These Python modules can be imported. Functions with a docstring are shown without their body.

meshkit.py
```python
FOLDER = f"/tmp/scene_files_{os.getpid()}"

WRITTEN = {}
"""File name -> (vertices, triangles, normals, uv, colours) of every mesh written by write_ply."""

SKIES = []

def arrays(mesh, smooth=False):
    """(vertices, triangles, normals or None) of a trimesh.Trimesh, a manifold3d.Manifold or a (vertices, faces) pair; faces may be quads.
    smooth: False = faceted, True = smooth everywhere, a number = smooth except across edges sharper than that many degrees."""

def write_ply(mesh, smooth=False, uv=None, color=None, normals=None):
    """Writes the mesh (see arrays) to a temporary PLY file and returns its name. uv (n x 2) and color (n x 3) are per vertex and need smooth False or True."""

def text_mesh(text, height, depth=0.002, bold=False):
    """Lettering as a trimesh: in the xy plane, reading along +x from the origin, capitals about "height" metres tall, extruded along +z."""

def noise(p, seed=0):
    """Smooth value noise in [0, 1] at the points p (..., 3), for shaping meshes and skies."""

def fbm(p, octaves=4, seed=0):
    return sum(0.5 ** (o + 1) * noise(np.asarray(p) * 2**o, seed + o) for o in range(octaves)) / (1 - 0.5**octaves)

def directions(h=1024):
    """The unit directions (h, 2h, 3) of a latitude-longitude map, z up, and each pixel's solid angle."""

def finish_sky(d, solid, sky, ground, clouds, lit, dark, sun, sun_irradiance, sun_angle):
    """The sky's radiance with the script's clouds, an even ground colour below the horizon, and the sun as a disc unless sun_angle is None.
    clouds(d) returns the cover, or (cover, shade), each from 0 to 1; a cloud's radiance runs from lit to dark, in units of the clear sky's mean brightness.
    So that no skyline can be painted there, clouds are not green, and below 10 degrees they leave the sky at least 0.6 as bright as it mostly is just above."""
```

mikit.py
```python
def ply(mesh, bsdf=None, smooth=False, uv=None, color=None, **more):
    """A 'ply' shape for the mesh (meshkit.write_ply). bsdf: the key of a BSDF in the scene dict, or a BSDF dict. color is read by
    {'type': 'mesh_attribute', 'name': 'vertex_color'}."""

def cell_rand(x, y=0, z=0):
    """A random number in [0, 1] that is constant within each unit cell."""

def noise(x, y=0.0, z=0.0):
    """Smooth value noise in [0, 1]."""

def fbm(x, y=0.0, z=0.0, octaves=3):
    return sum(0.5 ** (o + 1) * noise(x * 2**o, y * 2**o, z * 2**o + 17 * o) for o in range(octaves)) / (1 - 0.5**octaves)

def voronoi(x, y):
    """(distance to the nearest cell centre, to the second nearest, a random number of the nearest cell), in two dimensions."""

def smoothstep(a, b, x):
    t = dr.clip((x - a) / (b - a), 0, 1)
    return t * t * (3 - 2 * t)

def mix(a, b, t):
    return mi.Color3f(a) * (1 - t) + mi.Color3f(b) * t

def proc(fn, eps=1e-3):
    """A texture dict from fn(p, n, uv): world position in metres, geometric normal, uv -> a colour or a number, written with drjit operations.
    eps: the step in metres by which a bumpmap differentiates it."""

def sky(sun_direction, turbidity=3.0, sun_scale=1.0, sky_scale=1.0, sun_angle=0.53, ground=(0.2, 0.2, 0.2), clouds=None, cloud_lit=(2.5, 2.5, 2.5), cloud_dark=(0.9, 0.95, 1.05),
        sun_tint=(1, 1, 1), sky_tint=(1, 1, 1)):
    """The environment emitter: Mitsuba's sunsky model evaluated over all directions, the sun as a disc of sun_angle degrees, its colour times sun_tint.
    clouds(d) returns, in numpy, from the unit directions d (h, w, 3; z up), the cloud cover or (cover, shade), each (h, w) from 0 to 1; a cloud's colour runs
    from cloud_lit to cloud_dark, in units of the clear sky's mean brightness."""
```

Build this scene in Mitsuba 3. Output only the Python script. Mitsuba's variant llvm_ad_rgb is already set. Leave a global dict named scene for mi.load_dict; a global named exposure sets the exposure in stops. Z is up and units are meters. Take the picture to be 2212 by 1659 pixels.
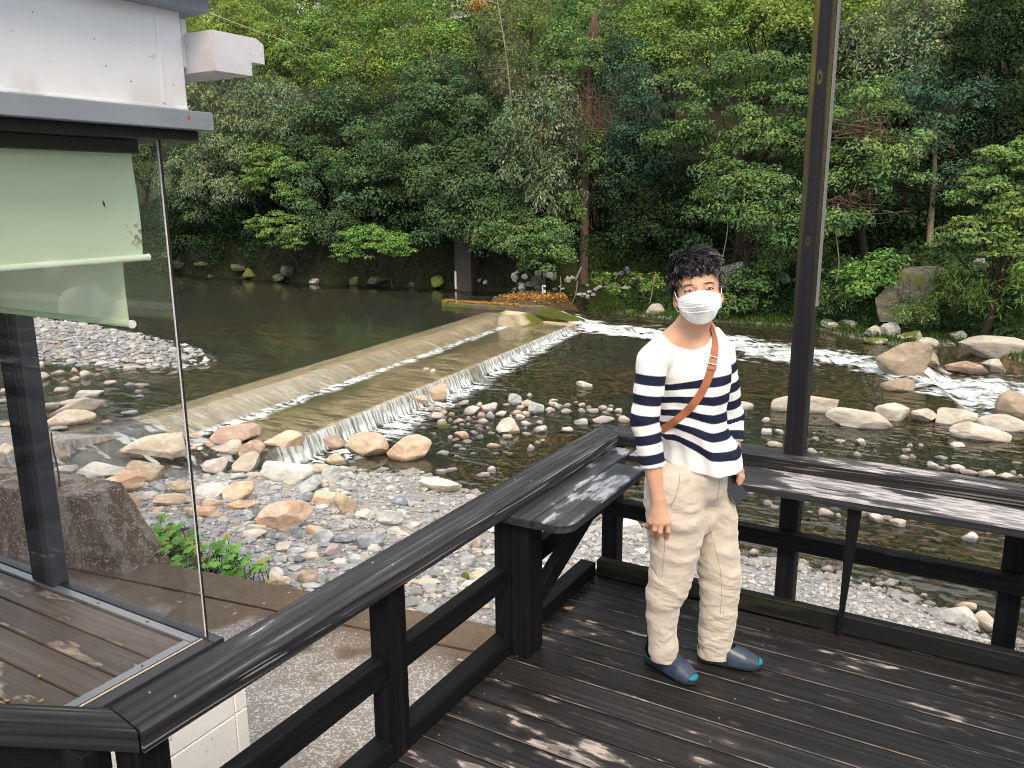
import math
import numpy as np
import trimesh
import drjit as dr
import mitsuba as mi
import mikit
import meshkit
from mikit import noise, fbm, cell_rand, smoothstep, mix, proc
from scipy.spatial import cKDTree

T = mi.ScalarTransform4f
scene, labels = {}, {}

# ------------------------------------------------------------------ camera, sky, exposure
F_PX, PITCH, ROLL, YAW, CAM_H = 830.0, math.radians(12.8), math.radians(-0.41), math.radians(30.3), 1.93
C = np.array([0.0, 0.0, CAM_H])
_fw = np.array([-math.sin(YAW) * math.cos(PITCH), math.cos(YAW) * math.cos(PITCH), -math.sin(PITCH)])
_r = np.array([math.cos(YAW), math.sin(YAW), 0.0])
_u = np.cross(_r, _fw)
_r2 = _r * math.cos(ROLL) + _u * math.sin(ROLL)
_u2 = _u * math.cos(ROLL) - _r * math.sin(ROLL)
scene['camera'] = {'type': 'perspective', 'fov': math.degrees(2 * math.atan(512 / F_PX)), 'fov_axis': 'x', 'near_clip': 0.05, 'far_clip': 600.0,
                   'to_world': T().look_at(origin=C.tolist(), target=(C + _fw).tolist(), up=_u2.tolist())}
scene['sky'] = mikit.sky([0.46, -0.62, 0.85], turbidity=3, sun_scale=0.34, sun_angle=26, clouds=lambda d: 1.0,
                         cloud_lit=(1.95, 2.05, 2.2), cloud_dark=(0.9, 0.95, 1.05), sun_tint=(1.0, 0.98, 0.93))
exposure = 2.85


# measured pixels of the photograph (2212 wide view) back to metres: used only to read positions off the photo
def ray(xv, yv):
    d = _fw + _r2 * (xv / 2.16016 - 512) / F_PX - _u2 * (yv / 2.16016 - 384) / F_PX
    return d / np.linalg.norm(d)


def onz(xv, yv, z):
    d = ray(xv, yv)
    return C + d * (z - C[2]) / d[2]


def ony(xv, yv, y):
    d = ray(xv, yv)
    return C + d * y / d[1]


# ------------------------------------------------------------------ scene helpers
def numbered(name):
    if name not in scene and name not in labels and not any(k.startswith(name + '__') for k in scene):
        return name
    i = NUM.get(name, 0) + 1
    while True:
        k = f'{name}_{i:03d}'
        if k not in scene and k not in labels:
            NUM[name] = i
            return k
        i += 1


NUM, USED = {}, set()


def tag(key, label, cat=None, group=None, kind=None):
    d = {'label': label}
    if cat:
        d['category'] = cat
    if group:
        d['group'] = group
    if kind:
        d['kind'] = kind
    labels[key] = d
    return key


def thing(name, label, cat, group=None):
    k = name
    i = 0
    while k in labels or k in scene:
        i += 1
        k = f'{name}_{i:03d}'
    return tag(k, label, cat, group)


def obj(name, mesh, bsdf, parent=None, smooth=False, **kw):
    base = (parent + '__' + name) if parent else name
    k, i = base, NUM.get(base, 0)
    if base in scene:
        while k in scene:
            i += 1
            k = f'{base}_{i:03d}'
        NUM[base] = i
    scene[k] = mikit.ply(mesh, bsdf, smooth=smooth, **kw)
    return k


def whole(name, mesh, bsdf, label, cat, group=None, smooth=False, kind=None, **kw):
    k, i = name, NUM.get('w:' + name, 0)
    while k in scene or k in labels:
        i += 1
        k = f'{name}_{i:03d}'
    NUM['w:' + name] = i
    scene[k] = mikit.ply(mesh, bsdf, smooth=smooth, **kw)
    return tag(k, label, cat, group, kind)


def struct(name, mesh, bsdf, label, smooth=False, **kw):
    scene[name] = mikit.ply(mesh, bsdf, smooth=smooth, **kw)
    labels[name] = {'label': label, 'kind': 'structure'}


# ------------------------------------------------------------------ mesh helpers
def tm(v, f):
    f = np.asarray(f, int)
    if f.shape[1] == 4:
        f = np.vstack([f[:, [0, 1, 2]], f[:, [0, 2, 3]]])
    return trimesh.Trimesh(np.asarray(v, float), f, process=False)


def cat(ms):
    return trimesh.util.concatenate(ms)


def box(x0, x1, y0, y1, z0, z1, ch=0.004):
    """A box with chamfered edges."""
    import manifold3d as m3
    c = min(ch, 0.3 * min(x1 - x0, y1 - y0, z1 - z0))
    pts = []
    for sx in (0, 1):
        for sy in (0, 1):
            for sz in (0, 1):
                X, Y, Z = (x0, x1)[sx], (y0, y1)[sy], (z0, z1)[sz]
                dx, dy, dz = c * (1 - 2 * sx), c * (1 - 2 * sy), c * (1 - 2 * sz)
                pts += [(X + dx, Y + dy, Z), (X + dx, Y, Z + dz), (X, Y + dy, Z + dz)]
    m = m3.Manifold.hull_points(np.array(pts, float)).to_mesh()
    return tm(m.vert_properties[:, :3], m.tri_verts)


def prism(poly, z0, z1, ch=0.0):
    """A vertical prism over the polygon (xy points)."""
    import shapely.geometry as sg
    m = trimesh.creation.extrude_polygon(sg.Polygon(poly), z1 - z0, engine='earcut')
    m.apply_translation([0, 0, z0])
    return m


def hull(pts):
    import manifold3d as m3
    m = m3.Manifold.hull_points(np.array(pts, float)).to_mesh()
    return tm(m.vert_properties[:, :3], m.tri_verts)


def bar(p, q, w, h, up=(0, 0, 1), ch=0.003):
    """A chamfered bar of cross-section w x h from p to q."""
    p, q = np.array(p, float), np.array(q, float)
    L = np.linalg.norm(q - p)
    d = (q - p) / L
    s = np.cross(d, up)
    s /= np.linalg.norm(s)
    n = np.cross(s, d)
    m = box(0, L, -w / 2, w / 2, -h / 2, h / 2, ch)
    M = np.eye(4)
    M[:3, 0], M[:3, 1], M[:3, 2], M[:3, 3] = d, s, n, p
    m.apply_transform(M)
    return m


def tube(path, rad, n=7, cap=True):
    path = np.asarray(path, float)
    rad = np.broadcast_to(np.asarray(rad, float), (len(path),))
    t = np.gradient(path, axis=0)
    t /= np.linalg.norm(t, axis=1, keepdims=True) + 1e-12
    ref = np.array([0.31, 0.95, 0.05]) if abs(t[0] @ np.array([0.31, 0.95, 0.05])) < 0.9 else np.array([0.9, 0.1, 0.4])
    a = np.cross(t, ref)
    a /= np.linalg.norm(a, axis=1, keepdims=True) + 1e-12
    b = np.cross(t, a)
    ang = np.arange(n) * 2 * np.pi / n
    v = path[:, None] + rad[:, None, None] * (np.cos(ang)[None, :, None] * a[:, None] + np.sin(ang)[None, :, None] * b[:, None])
    k = len(path)
    i, j = np.meshgrid(np.arange(k - 1), np.arange(n), indexing='ij')
    i, j = i.ravel(), j.ravel()
    f = np.stack([i * n + j, i * n + (j + 1) % n, (i + 1) * n + (j + 1) % n, (i + 1) * n + j], 1)
    f = np.vstack([f[:, [0, 1, 2]], f[:, [0, 2, 3]]])[:, ::-1]
    v = v.reshape(-1, 3)
    if cap:
        v = np.vstack([v, path[:1], path[-1:]])
        j = np.arange(n)
        f = np.vstack([f, np.stack([j, (j + 1) % n, j * 0 + k * n], 1), np.stack([(k - 1) * n + (j + 1) % n, (k - 1) * n + j, j * 0 + k * n + 1], 1)])
    return tm(v, f)


def curve(pts, n=24):
    """A Catmull-Rom curve through the points."""
    from scipy.interpolate import CubicSpline
    pts = np.asarray(pts, float)
    s = np.r_[0, np.cumsum(np.linalg.norm(np.diff(pts, axis=0), axis=1))]
    return CubicSpline(s, pts)(np.linspace(0, s[-1], n))


def grid(xs, ys, fz):
    X, Y = np.meshgrid(xs, ys, indexing='ij')
    Z = fz(X, Y)
    v = np.stack([X, Y, Z], -1).reshape(-1, 3)
    a, b = len(xs), len(ys)
    i, j = np.meshgrid(np.arange(a - 1), np.arange(b - 1), indexing='ij')
    i, j = i.ravel(), j.ravel()
    f = np.stack([i * b + j, (i + 1) * b + j, (i + 1) * b + j + 1, i * b + j + 1], 1)
    return tm(v, f)


def nz(X, Y, f, seed=0, octaves=4):
    return meshkit.fbm(np.stack([X * f, Y * f, X * 0 + seed * 3.7], -1), octaves, seed) - 0.5


def sstep(a, b, x):
    t = np.clip((x - a) / (b - a), 0, 1)
    return t * t * (3 - 2 * t)
# ------------------------------------------------------------------ materials
def rgb(c):
    return {'type': 'rgb', 'value': list(map(float, c))}


def pri(name, color, rough=0.6, spec=0.4, bump=None, two=True, **kw):
    d = {'type': 'principled', 'base_color': color if isinstance(color, dict) else rgb(color), 'roughness': rough if isinstance(rough, dict) else float(rough), 'specular': float(spec), **kw}
    if bump:
        d = {'type': 'bumpmap', 'arbitrary': bump[0], 'scale': float(bump[1]), 'bsdf': d}
    scene[name] = {'type': 'twosided', 'bsdf': d} if two else d


def wood(name, axis, dark, light, worn, wear, grain_contrast=1.0, bump=0.0006, rough=0.5, plank=None, focus=None, fleck=(4.0, 26.0), lines=0.0, spec=0.28):
    def split(p):
        if axis == 3:
            return 0.902 * p.x + 0.431 * p.y, 0.431 * p.x - 0.902 * p.y, p.z
        return (p.x, p.y, p.z) if axis == 0 else ((p.y, p.x, p.z) if axis == 1 else (p.z, p.x, p.y))

    def grain(p):
        l, c, e = split(p)
        w = (noise(l * 0.9, c * 6, e * 6) - 0.5) * 0.05
        return fbm(l * 1.1, (c + w) * 75, (e + w) * 75, 3)

    def col(p, n, uv):
        l, c, e = split(p)
        g = grain(p)
        base = mix(dark, light, dr.clip((g - 0.35) * 2.2 * grain_contrast, 0, 1))
        w = (noise(l * 0.9, c * 6, e * 6) - 0.5) * 0.07
        line = smoothstep(0.66, 0.78, noise(l * 1.4, (c + w) * 150, (e + w) * 150)) * smoothstep(0.42, 0.62, fbm(l * 1.6, c * 9, e * 9, 3))
        base = mix(base, mi.Color3f(worn) * 0.55, line * lines)
        off, edge = 0.0, 0.0
        if plank:
            k = (c - plank[0]) / plank[1]
            r = cell_rand(dr.floor(k), 3.0)
            base = base * (0.75 + 0.55 * r)
            off = r * 37.0
            fr = (k - dr.floor(k)) * plank[1]
            edge = smoothstep(0.0125, 0.0085, fr) + smoothstep(plank[1] - 0.0035, plank[1] - 0.001, fr)
            edge = dr.clip(edge, 0, 1) * smoothstep(0.52, 0.66, fbm(l * 3.5 + off, r * 9, 1.0, 3))
        big = fbm(l * 0.8 + 11.3 + off * 0.2, c * 1.6 + 4.2, 0.5, 3)
        f = 0.0
        if focus:
            f = dr.exp(-(dr.square((p.x - focus[0]) / focus[2]) + dr.square((p.y - focus[1]) / focus[3]))) * focus[4]
        m = fbm(l * fleck[0] + off, c * fleck[1] + off, e * 6, 5)
        th = 0.62 * m + 0.12 * g + 0.42 * big
        up = dr.clip(n.z, 0, 1)
        wr = smoothstep(0.66 - wear - f, 0.705 - wear - f, th) * up
        scuff = smoothstep(0.57 - wear - f, 0.68 - wear - f, th) * up
        fine = fbm(l * 18, c * 70, e * 60, 3)
        base = mix(base, mi.Color3f(worn) * 0.20, scuff * 0.55)
        wcol = mix(mi.Color3f(worn) * 0.55, worn, smoothstep(0.3, 0.65, fine))
        return mix(base, wcol, dr.clip(dr.maximum(wr * (0.35 + 0.75 * fine), edge * 0.55 * up), 0, 1))

    pri(name, proc(col), rough, spec, bump=(proc(lambda p, n, uv: grain(p)), bump) if bump else None)


BLACK, BLACK2 = (0.005, 0.0052, 0.0065), (0.0135, 0.0135, 0.016)
wood('deck_wood', 0, (0.0115, 0.011, 0.012), (0.033, 0.031, 0.0315), (0.46, 0.40, 0.365), -0.085, 0.9, 0.0008, 0.46, plank=(3.655 - 40 * 0.1515, 0.1515), focus=(-0.50, 1.98, 1.0, 0.42, 0.115), fleck=(8.0, 30.0))
wood('rail_wood_a', 1, (0.011, 0.011, 0.013), (0.045, 0.045, 0.049), (0.42, 0.42, 0.435), -0.045, 1.0, 0.0016, 0.5, lines=0.8)
wood('rail_wood_b', 0, (0.010, 0.010, 0.012), (0.036, 0.035, 0.038), (0.50, 0.47, 0.46), -0.01, 0.9, 0.0012, 0.5, lines=0.4, fleck=(5.0, 22.0))
wood('rail_wood_c', 3, (0.010, 0.010, 0.012), (0.034, 0.034, 0.038), (0.40, 0.40, 0.41), -0.06, 0.9, 0.0012, 0.5, lines=0.4)
wood('shelf_wood_a', 1, (0.018, 0.020, 0.024), (0.055, 0.058, 0.066), (0.40, 0.41, 0.45), 0.075, 0.7, 0.0007, 0.45, fleck=(6.0, 15.0))
wood('shelf_wood_b', 0, (0.018, 0.019, 0.023), (0.055, 0.055, 0.061), (0.47, 0.45, 0.46), 0.065, 0.7, 0.0007, 0.45, fleck=(4.5, 17.0))
wood('frame_wood_a', 1, BLACK, BLACK2, (0.2, 0.2, 0.2), -0.1, 0.7, 0.0006, 0.6, spec=0.10)
wood('frame_wood_b', 0, BLACK, BLACK2, (0.2, 0.2, 0.2), -0.1, 0.7, 0.0006, 0.6, spec=0.10)
wood('frame_wood_c', 3, BLACK, BLACK2, (0.2, 0.2, 0.2), -0.1, 0.7, 0.0006, 0.6, spec=0.10)
wood('post_wood', 2, BLACK, BLACK2, (0.2, 0.2, 0.2), -0.2, 0.7, 0.0006, 0.6, spec=0.10)
wood('room_floor_wood', 0, (0.115, 0.092, 0.080), (0.205, 0.178, 0.160), (0.36, 0.30, 0.255), -0.02, 0.6, 0.0006, 0.42, plank=(2.15 - 40 * 0.1615, 0.1615), fleck=(5.0, 12.0))


def _tall(p, n, uv):
    g = fbm(p.z * 1.1, p.x * 70, p.y * 70, 3)
    base = mix((0.008, 0.008, 0.010), (0.020, 0.020, 0.025), g)
    alg = fbm(p.z * 2.5, p.x * 20, p.y * 20, 3)
    up = smoothstep(0.7, 2.6, p.z)
    edge = dr.maximum(smoothstep(-0.784 + 0.012 * up, -0.793 + 0.012 * up, p.x + 0.015 * (alg - 0.5)), smoothstep(-0.730, -0.718, p.x + 0.015 * (alg - 0.5)) * 0.75)
    kd = lambda z, r: dr.sqrt(dr.square((p.x + 0.757) / 0.011) + dr.square((p.z - z) / r))
    ring = lambda q: smoothstep(0.35, 0.7, q) * smoothstep(1.15, 0.85, q)
    knot = dr.maximum(ring(kd(2.42, 0.030)), 0.5 * ring(kd(1.72, 0.022)))
    green = mix((0.040, 0.037, 0.010), (0.21, 0.19, 0.036), fbm(p.z * 7, p.x * 30, p.y * 30, 3))
    return mix(base, green, edge * (0.03 + 0.50 * up * up) + 0.5 * knot)


pri('tall_post_wood', proc(_tall), 0.55, 0.15)


def _moss_black(p, n, uv):
    g = fbm(p.x * 4, p.y * 20, p.z * 30, 3)
    return mix((0.007, 0.0075, 0.0085), (0.022, 0.024, 0.013), smoothstep(0.5, 0.75, g))


pri('mossy_wood', proc(_moss_black), 0.6, 0.3)
pri('steel_black', (0.008, 0.008, 0.009), 0.5, 0.15)
pri('screw_metal', (0.55, 0.56, 0.58), 0.3, 0.5, metallic=0.8)
pri('strip_metal', (0.17, 0.17, 0.185), 0.4, 0.5)
pri('pale_metal', (0.62, 0.63, 0.64), 0.4, 0.5)


# building
def _wallw(p, n, uv):
    st = fbm(p.x * 2, p.y * 3, p.z * 1.2, 4)
    sp = smoothstep(0.90, 0.94, noise(p.x * 9, p.y * 75, p.z * 75)) * smoothstep(0.5, 0.6, noise(p.x * 2, p.y * 6, p.z * 6))
    low = smoothstep(2.40, 2.24, p.z) * smoothstep(0.45, 0.7, fbm(p.x * 4, p.y * 9, p.z * 4, 3))
    c = mix((0.72, 0.735, 0.765), (0.66, 0.67, 0.695), smoothstep(0.40, 0.75, st))
    c = mix(c, (0.40, 0.37, 0.33), low * 0.45)
    return mix(c, (0.33, 0.30, 0.27), sp * 0.35)


pri('white_wall', proc(_wallw), 0.65, 0.3)


def _siding(p, n, uv):
    st = fbm(p.x * 3, p.y * 3, p.z * 2, 4)
    scr = smoothstep(0.90, 0.93, noise(p.x * 30, p.y * 70, p.z * 24)) * smoothstep(0.5, 0.6, noise(p.x * 3, p.y * 5, p.z * 5))
    return mix(mix((0.84, 0.84, 0.85), (0.76, 0.755, 0.745), smoothstep(0.4, 0.8, st)), (0.3, 0.29, 0.27), scr * 0.5)


pri('white_siding', proc(_siding), 0.55, 0.4)


def _fascia(p, n, uv):
    st = fbm(p.x * 3, p.y * 5, p.z * 9, 4)
    rust = smoothstep(0.012, 0.006, dr.sqrt(dr.square(p.y - 2.26) + dr.square(p.z - 2.228)))
    return mix(mix((0.17, 0.195, 0.235), (0.26, 0.285, 0.315), st), (0.35, 0.09, 0.06), rust)


pri('fascia_metal', proc(_fascia), 0.5, 0.4)
pri('dark_metal', (0.012, 0.012, 0.014), 0.5, 0.3)


def _beam(p, n, uv):
    st = fbm(p.x * 5, p.y * 5, p.z * 5, 4)
    dirt = smoothstep(2.33, 2.29, p.y) * smoothstep(0.3, 0.6, fbm(p.x * 8, p.y * 8, p.z * 8, 3))
    return mix(mix((0.60, 0.61, 0.66), (0.48, 0.48, 0.51), st), (0.28, 0.21, 0.17), dirt * 0.7)


pri('beam_concrete', proc(_beam), 0.7, 0.2)


def _panel_end(p, n, uv):
    st = smoothstep(0.55, 0.75, fbm(p.x * 20, p.y * 20, p.z * 9, 4))
    return mix((0.60, 0.59, 0.56), (0.16, 0.13, 0.10), st * 0.8)


pri('panel_edge', proc(_panel_end), 0.7, 0.2)
pri('aluminium', (0.33, 0.35, 0.38), 0.38, 0.5, metallic=0.55)
pri('dark_alu', (0.07, 0.075, 0.09), 0.35, 0.5, metallic=0.3)
pri('dark_frame', (0.020, 0.021, 0.026), 0.4, 0.5)
pri('gasket_beige', (0.46, 0.40, 0.31), 0.6, 0.3)


def _blind(p, n, uv):
    w = noise(p.x * 900, p.y * 900, p.z * 900)
    st = smoothstep(0.50, 0.62, fbm(p.x * 30, p.y * 45, p.z * 45, 3)) * smoothstep(2.10, 2.15, p.y) * smoothstep(0.075, 0.02, dr.abs(p.z - 1.79))
    return mix(mix((0.70, 0.85, 0.62), (0.73, 0.88, 0.65), w), (0.30, 0.22, 0.12), st * 0.8)


scene['blind_fabric'] = {'type': 'principledthin', 'base_color': proc(_blind), 'roughness': 0.7, 'diff_trans': 0.45}
pri('blind_bar', (0.66, 0.76, 0.60), 0.4, 0.4)
pri('white_plastic', (0.80, 0.80, 0.80), 0.4, 0.4)
scene['pane_glass'] = {'type': 'thindielectric', 'int_ior': 1.5}


# ground, stones, concrete
def _slab(p, n, uv):
    sp = noise(p.x * 120, p.y * 120, p.z * 120)
    sp2 = noise(p.x * 55, p.y * 55, p.z * 55)
    agg = mix((0.22, 0.198, 0.182), (0.47, 0.45, 0.425), smoothstep(0.45, 0.75, 0.6 * sp + 0.4 * sp2))
    big = fbm(p.x * 1.3 + 3.1, p.y * 1.3, p.z, 4)
    edge = smoothstep(-0.75, -0.15, p.y + (-0.17) * (p.x + 4.2) - 4.52 + 0.5 * (big - 0.5))
    ru = dr.clip(smoothstep(0.56, 0.68, big) + edge, 0, 1)
    rust = mix((0.066, 0.044, 0.026), (0.140, 0.090, 0.052), fbm(p.x * 9, p.y * 9, p.z * 9, 3))
    rust = mix(rust, (0.45, 0.40, 0.35), smoothstep(0.70, 0.80, fbm(p.x * 22, p.y * 22, p.z * 22, 3)))
    return mix(agg, rust, ru * 0.92)


pri('slab_concrete', proc(_slab), 0.75, 0.3, bump=(proc(lambda p, n, uv: noise(p.x * 75, p.y * 75, p.z * 75) + 2 * noise(p.x * 20, p.y * 20, p.z * 20)), 0.003))


def _block(p, n, uv):
    a = fbm(p.x * 4, p.y * 4, p.z * 2, 4)
    b = smoothstep(0.52, 0.72, fbm(p.x * 22, p.y * 22, p.z * 14, 5))
    c = mix((0.085, 0.056, 0.040), (0.165, 0.115, 0.082), a)
    c = mix(c, (0.29, 0.255, 0.215), smoothstep(0.40, 0.66, fbm(p.x * 9, p.y * 9, p.z * 1.6, 4)) * 0.65)
    d = smoothstep(0.66, 0.78, noise(p.x * 70, p.y * 70, p.z * 60))
    return mix(mix(c, (0.40, 0.36, 0.30), b * 0.35), (0.46, 0.43, 0.38), d * 0.6)


pri('block_concrete', proc(_block), 0.8, 0.2, bump=(proc(lambda p, n, uv: fbm(p.x * 25, p.y * 25, p.z * 25, 3)), 0.008))
pri('rust_rod', (0.13, 0.055, 0.03), 0.8, 0.2)


def _bed(p, n, uv):
    """River gravel: dry grey pebbles above the water line, brown algae on the bed."""
    f1, f2, c1 = mikit.voronoi(p.x * 9, p.y * 9)
    g1, g2, c2 = mikit.voronoi(p.x * 26 + 5.1, p.y * 26)
    peb = mix((0.17, 0.17, 0.18), (0.36, 0.35, 0.335), c2)
    peb = mix(peb, (0.40, 0.30, 0.22), smoothstep(0.86, 0.92, cell_rand(c2 * 917.0)))
    peb = peb * (0.55 + 0.45 * smoothstep(0.02, 0.20, g2 - g1))
    sand = mix((0.20, 0.19, 0.178), (0.275, 0.265, 0.25), fbm(p.x * 30, p.y * 30, 0.0, 3))
    dry = mix(sand, peb, smoothstep(0.25, 0.5, fbm(p.x * 1.5, p.y * 1.5, 0.0, 3)))
    wetc = mix((0.046, 0.038, 0.020), (0.135, 0.108, 0.062), c1) * (0.45 + 0.55 * smoothstep(0.0, 0.22, f2 - f1))
    wetc = mix(wetc, (0.17, 0.085, 0.035), smoothstep(0.80, 0.86, c1) * 0.7)
    big = fbm(p.x * 0.35, p.y * 0.35, 2.0, 3)
    pool = smoothstep(-12.6, -13.4, p.x + 0.113 * (p.y - 15.0)) * smoothstep(9.5, 13.0, p.y)
    wetc = mix(wetc, (0.052, 0.057, 0.043), dr.clip(smoothstep(0.42, 0.62, big) * 0.75 + pool * 0.7 * smoothstep(0.3, 0.6, fbm(p.x * 0.5, p.y * 1.2, 5.0, 3)), 0, 1))
    lev = dr.select(p.x + 0.113 * (p.y - 15.0) < -12.7, -1.66, -2.20)
    litter = smoothstep(22.6, 23.4, p.y) * smoothstep(-11.2, -12.0, p.x)
    dry = mix(dry, mix((0.05, 0.034, 0.018), (0.11, 0.070, 0.032), fbm(p.x * 9, p.y * 9, 1.0, 3)), litter)
    return mix(wetc, dry, smoothstep(lev - 0.03, lev + 0.035, p.z + 0.03 * (fbm(p.x * 3, p.y * 3, 0.0, 3) - 0.5)))


pri('river_stones', proc(_bed), 0.7, 0.3)


def rockmat(name, a, b, c, moss=0.0, rough=0.72, vein=0.3, low=None):
    def col(p, n, uv):
        m = fbm(p.x * 2.3, p.y * 2.3, p.z * 3.1, 4)
        f = fbm(p.x * 14, p.y * 14, p.z * 18, 4)
        k = mix(mix(a, b, smoothstep(0.38, 0.60, m)), c, smoothstep(0.50, 0.64, f) * vein * 2.2)
        s = noise(p.x * 90, p.y * 90, p.z * 90)
        k = k * (0.74 + 0.30 * s + 0.22 * smoothstep(0.3, 0.6, fbm(p.x * 5, p.y * 5, p.z * 9, 3)))
        vl = dr.abs(fbm(p.x * 3.1 + 7, p.y * 3.1, p.z * 7, 3) - 0.5)
        k = mix(k, mi.Color3f(c) * 0.55, smoothstep(0.012, 0.004, vl) * 0.55)
        if moss:
            mm = smoothstep(0.62 - moss, 0.72 - moss, fbm(p.x * 2.1 + 3, p.y * 2.1, p.z * 2.1, 4) * 0.8 + 0.2 * f)
            k = mix(k, mix((0.050, 0.070, 0.012), (0.16, 0.19, 0.035), f), mm)
        lev = dr.select(p.x + 0.113 * (p.y - 15.0) < -12.7, -1.66, dr.select((p.x > -2.2) & (p.y > 15.0), -2.34, -2.20))
        wet = smoothstep(lev + 0.085, lev + 0.02, p.z + 0.05 * (m - 0.5))
        return k * (1 - 0.62 * wet)
    pri(name, proc(col), rough, 0.35, bump=(proc(lambda p, n, uv: fbm(p.x * 13, p.y * 13, p.z * 20, 5)), 0.022))


rockmat('rock_grey', (0.30, 0.325, 0.345), (0.42, 0.43, 0.43), (0.52, 0.52, 0.50))
rockmat('rock_slate', (0.17, 0.19, 0.22), (0.26, 0.28, 0.31), (0.36, 0.37, 0.39))
rockmat('rock_white', (0.45, 0.45, 0.435), (0.55, 0.535, 0.51), (0.38, 0.375, 0.36))
rockmat('rock_cream', (0.46, 0.40, 0.32), (0.55, 0.485, 0.40), (0.62, 0.57, 0.50))
rockmat('rock_tan', (0.36, 0.275, 0.20), (0.46, 0.36, 0.265), (0.53, 0.45, 0.36))
rockmat('rock_orange', (0.50, 0.335, 0.225), (0.58, 0.425, 0.315), (0.63, 0.52, 0.42))
rockmat('rock_red', (0.32, 0.215, 0.165), (0.40, 0.285, 0.225), (0.47, 0.38, 0.32))
rockmat('rock_mauve', (0.36, 0.315, 0.31), (0.46, 0.40, 0.385), (0.54, 0.50, 0.48))
rockmat('rock_river', (0.40, 0.36, 0.30), (0.47, 0.425, 0.36), (0.55, 0.51, 0.45), vein=0.15, rough=0.6)
rockmat('rock_brown', (0.22, 0.165, 0.115), (0.30, 0.235, 0.17), (0.38, 0.31, 0.24), vein=0.15, rough=0.45)
rockmat('rock_moss', (0.40, 0.38, 0.32), (0.50, 0.48, 0.42), (0.56, 0.55, 0.50), moss=0.14)
rockmat('rock_lichen', (0.13, 0.125, 0.105), (0.22, 0.21, 0.18), (0.46, 0.45, 0.41), moss=0.05, vein=0.42)
rockmat('rock_slab', (0.10, 0.085, 0.060), (0.17, 0.145, 0.105), (0.30, 0.27, 0.20), moss=0.12, vein=0.2)
rockmat('rock_dark', (0.035, 0.034, 0.028), (0.065, 0.062, 0.050), (0.11, 0.105, 0.09), moss=0.12)


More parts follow.
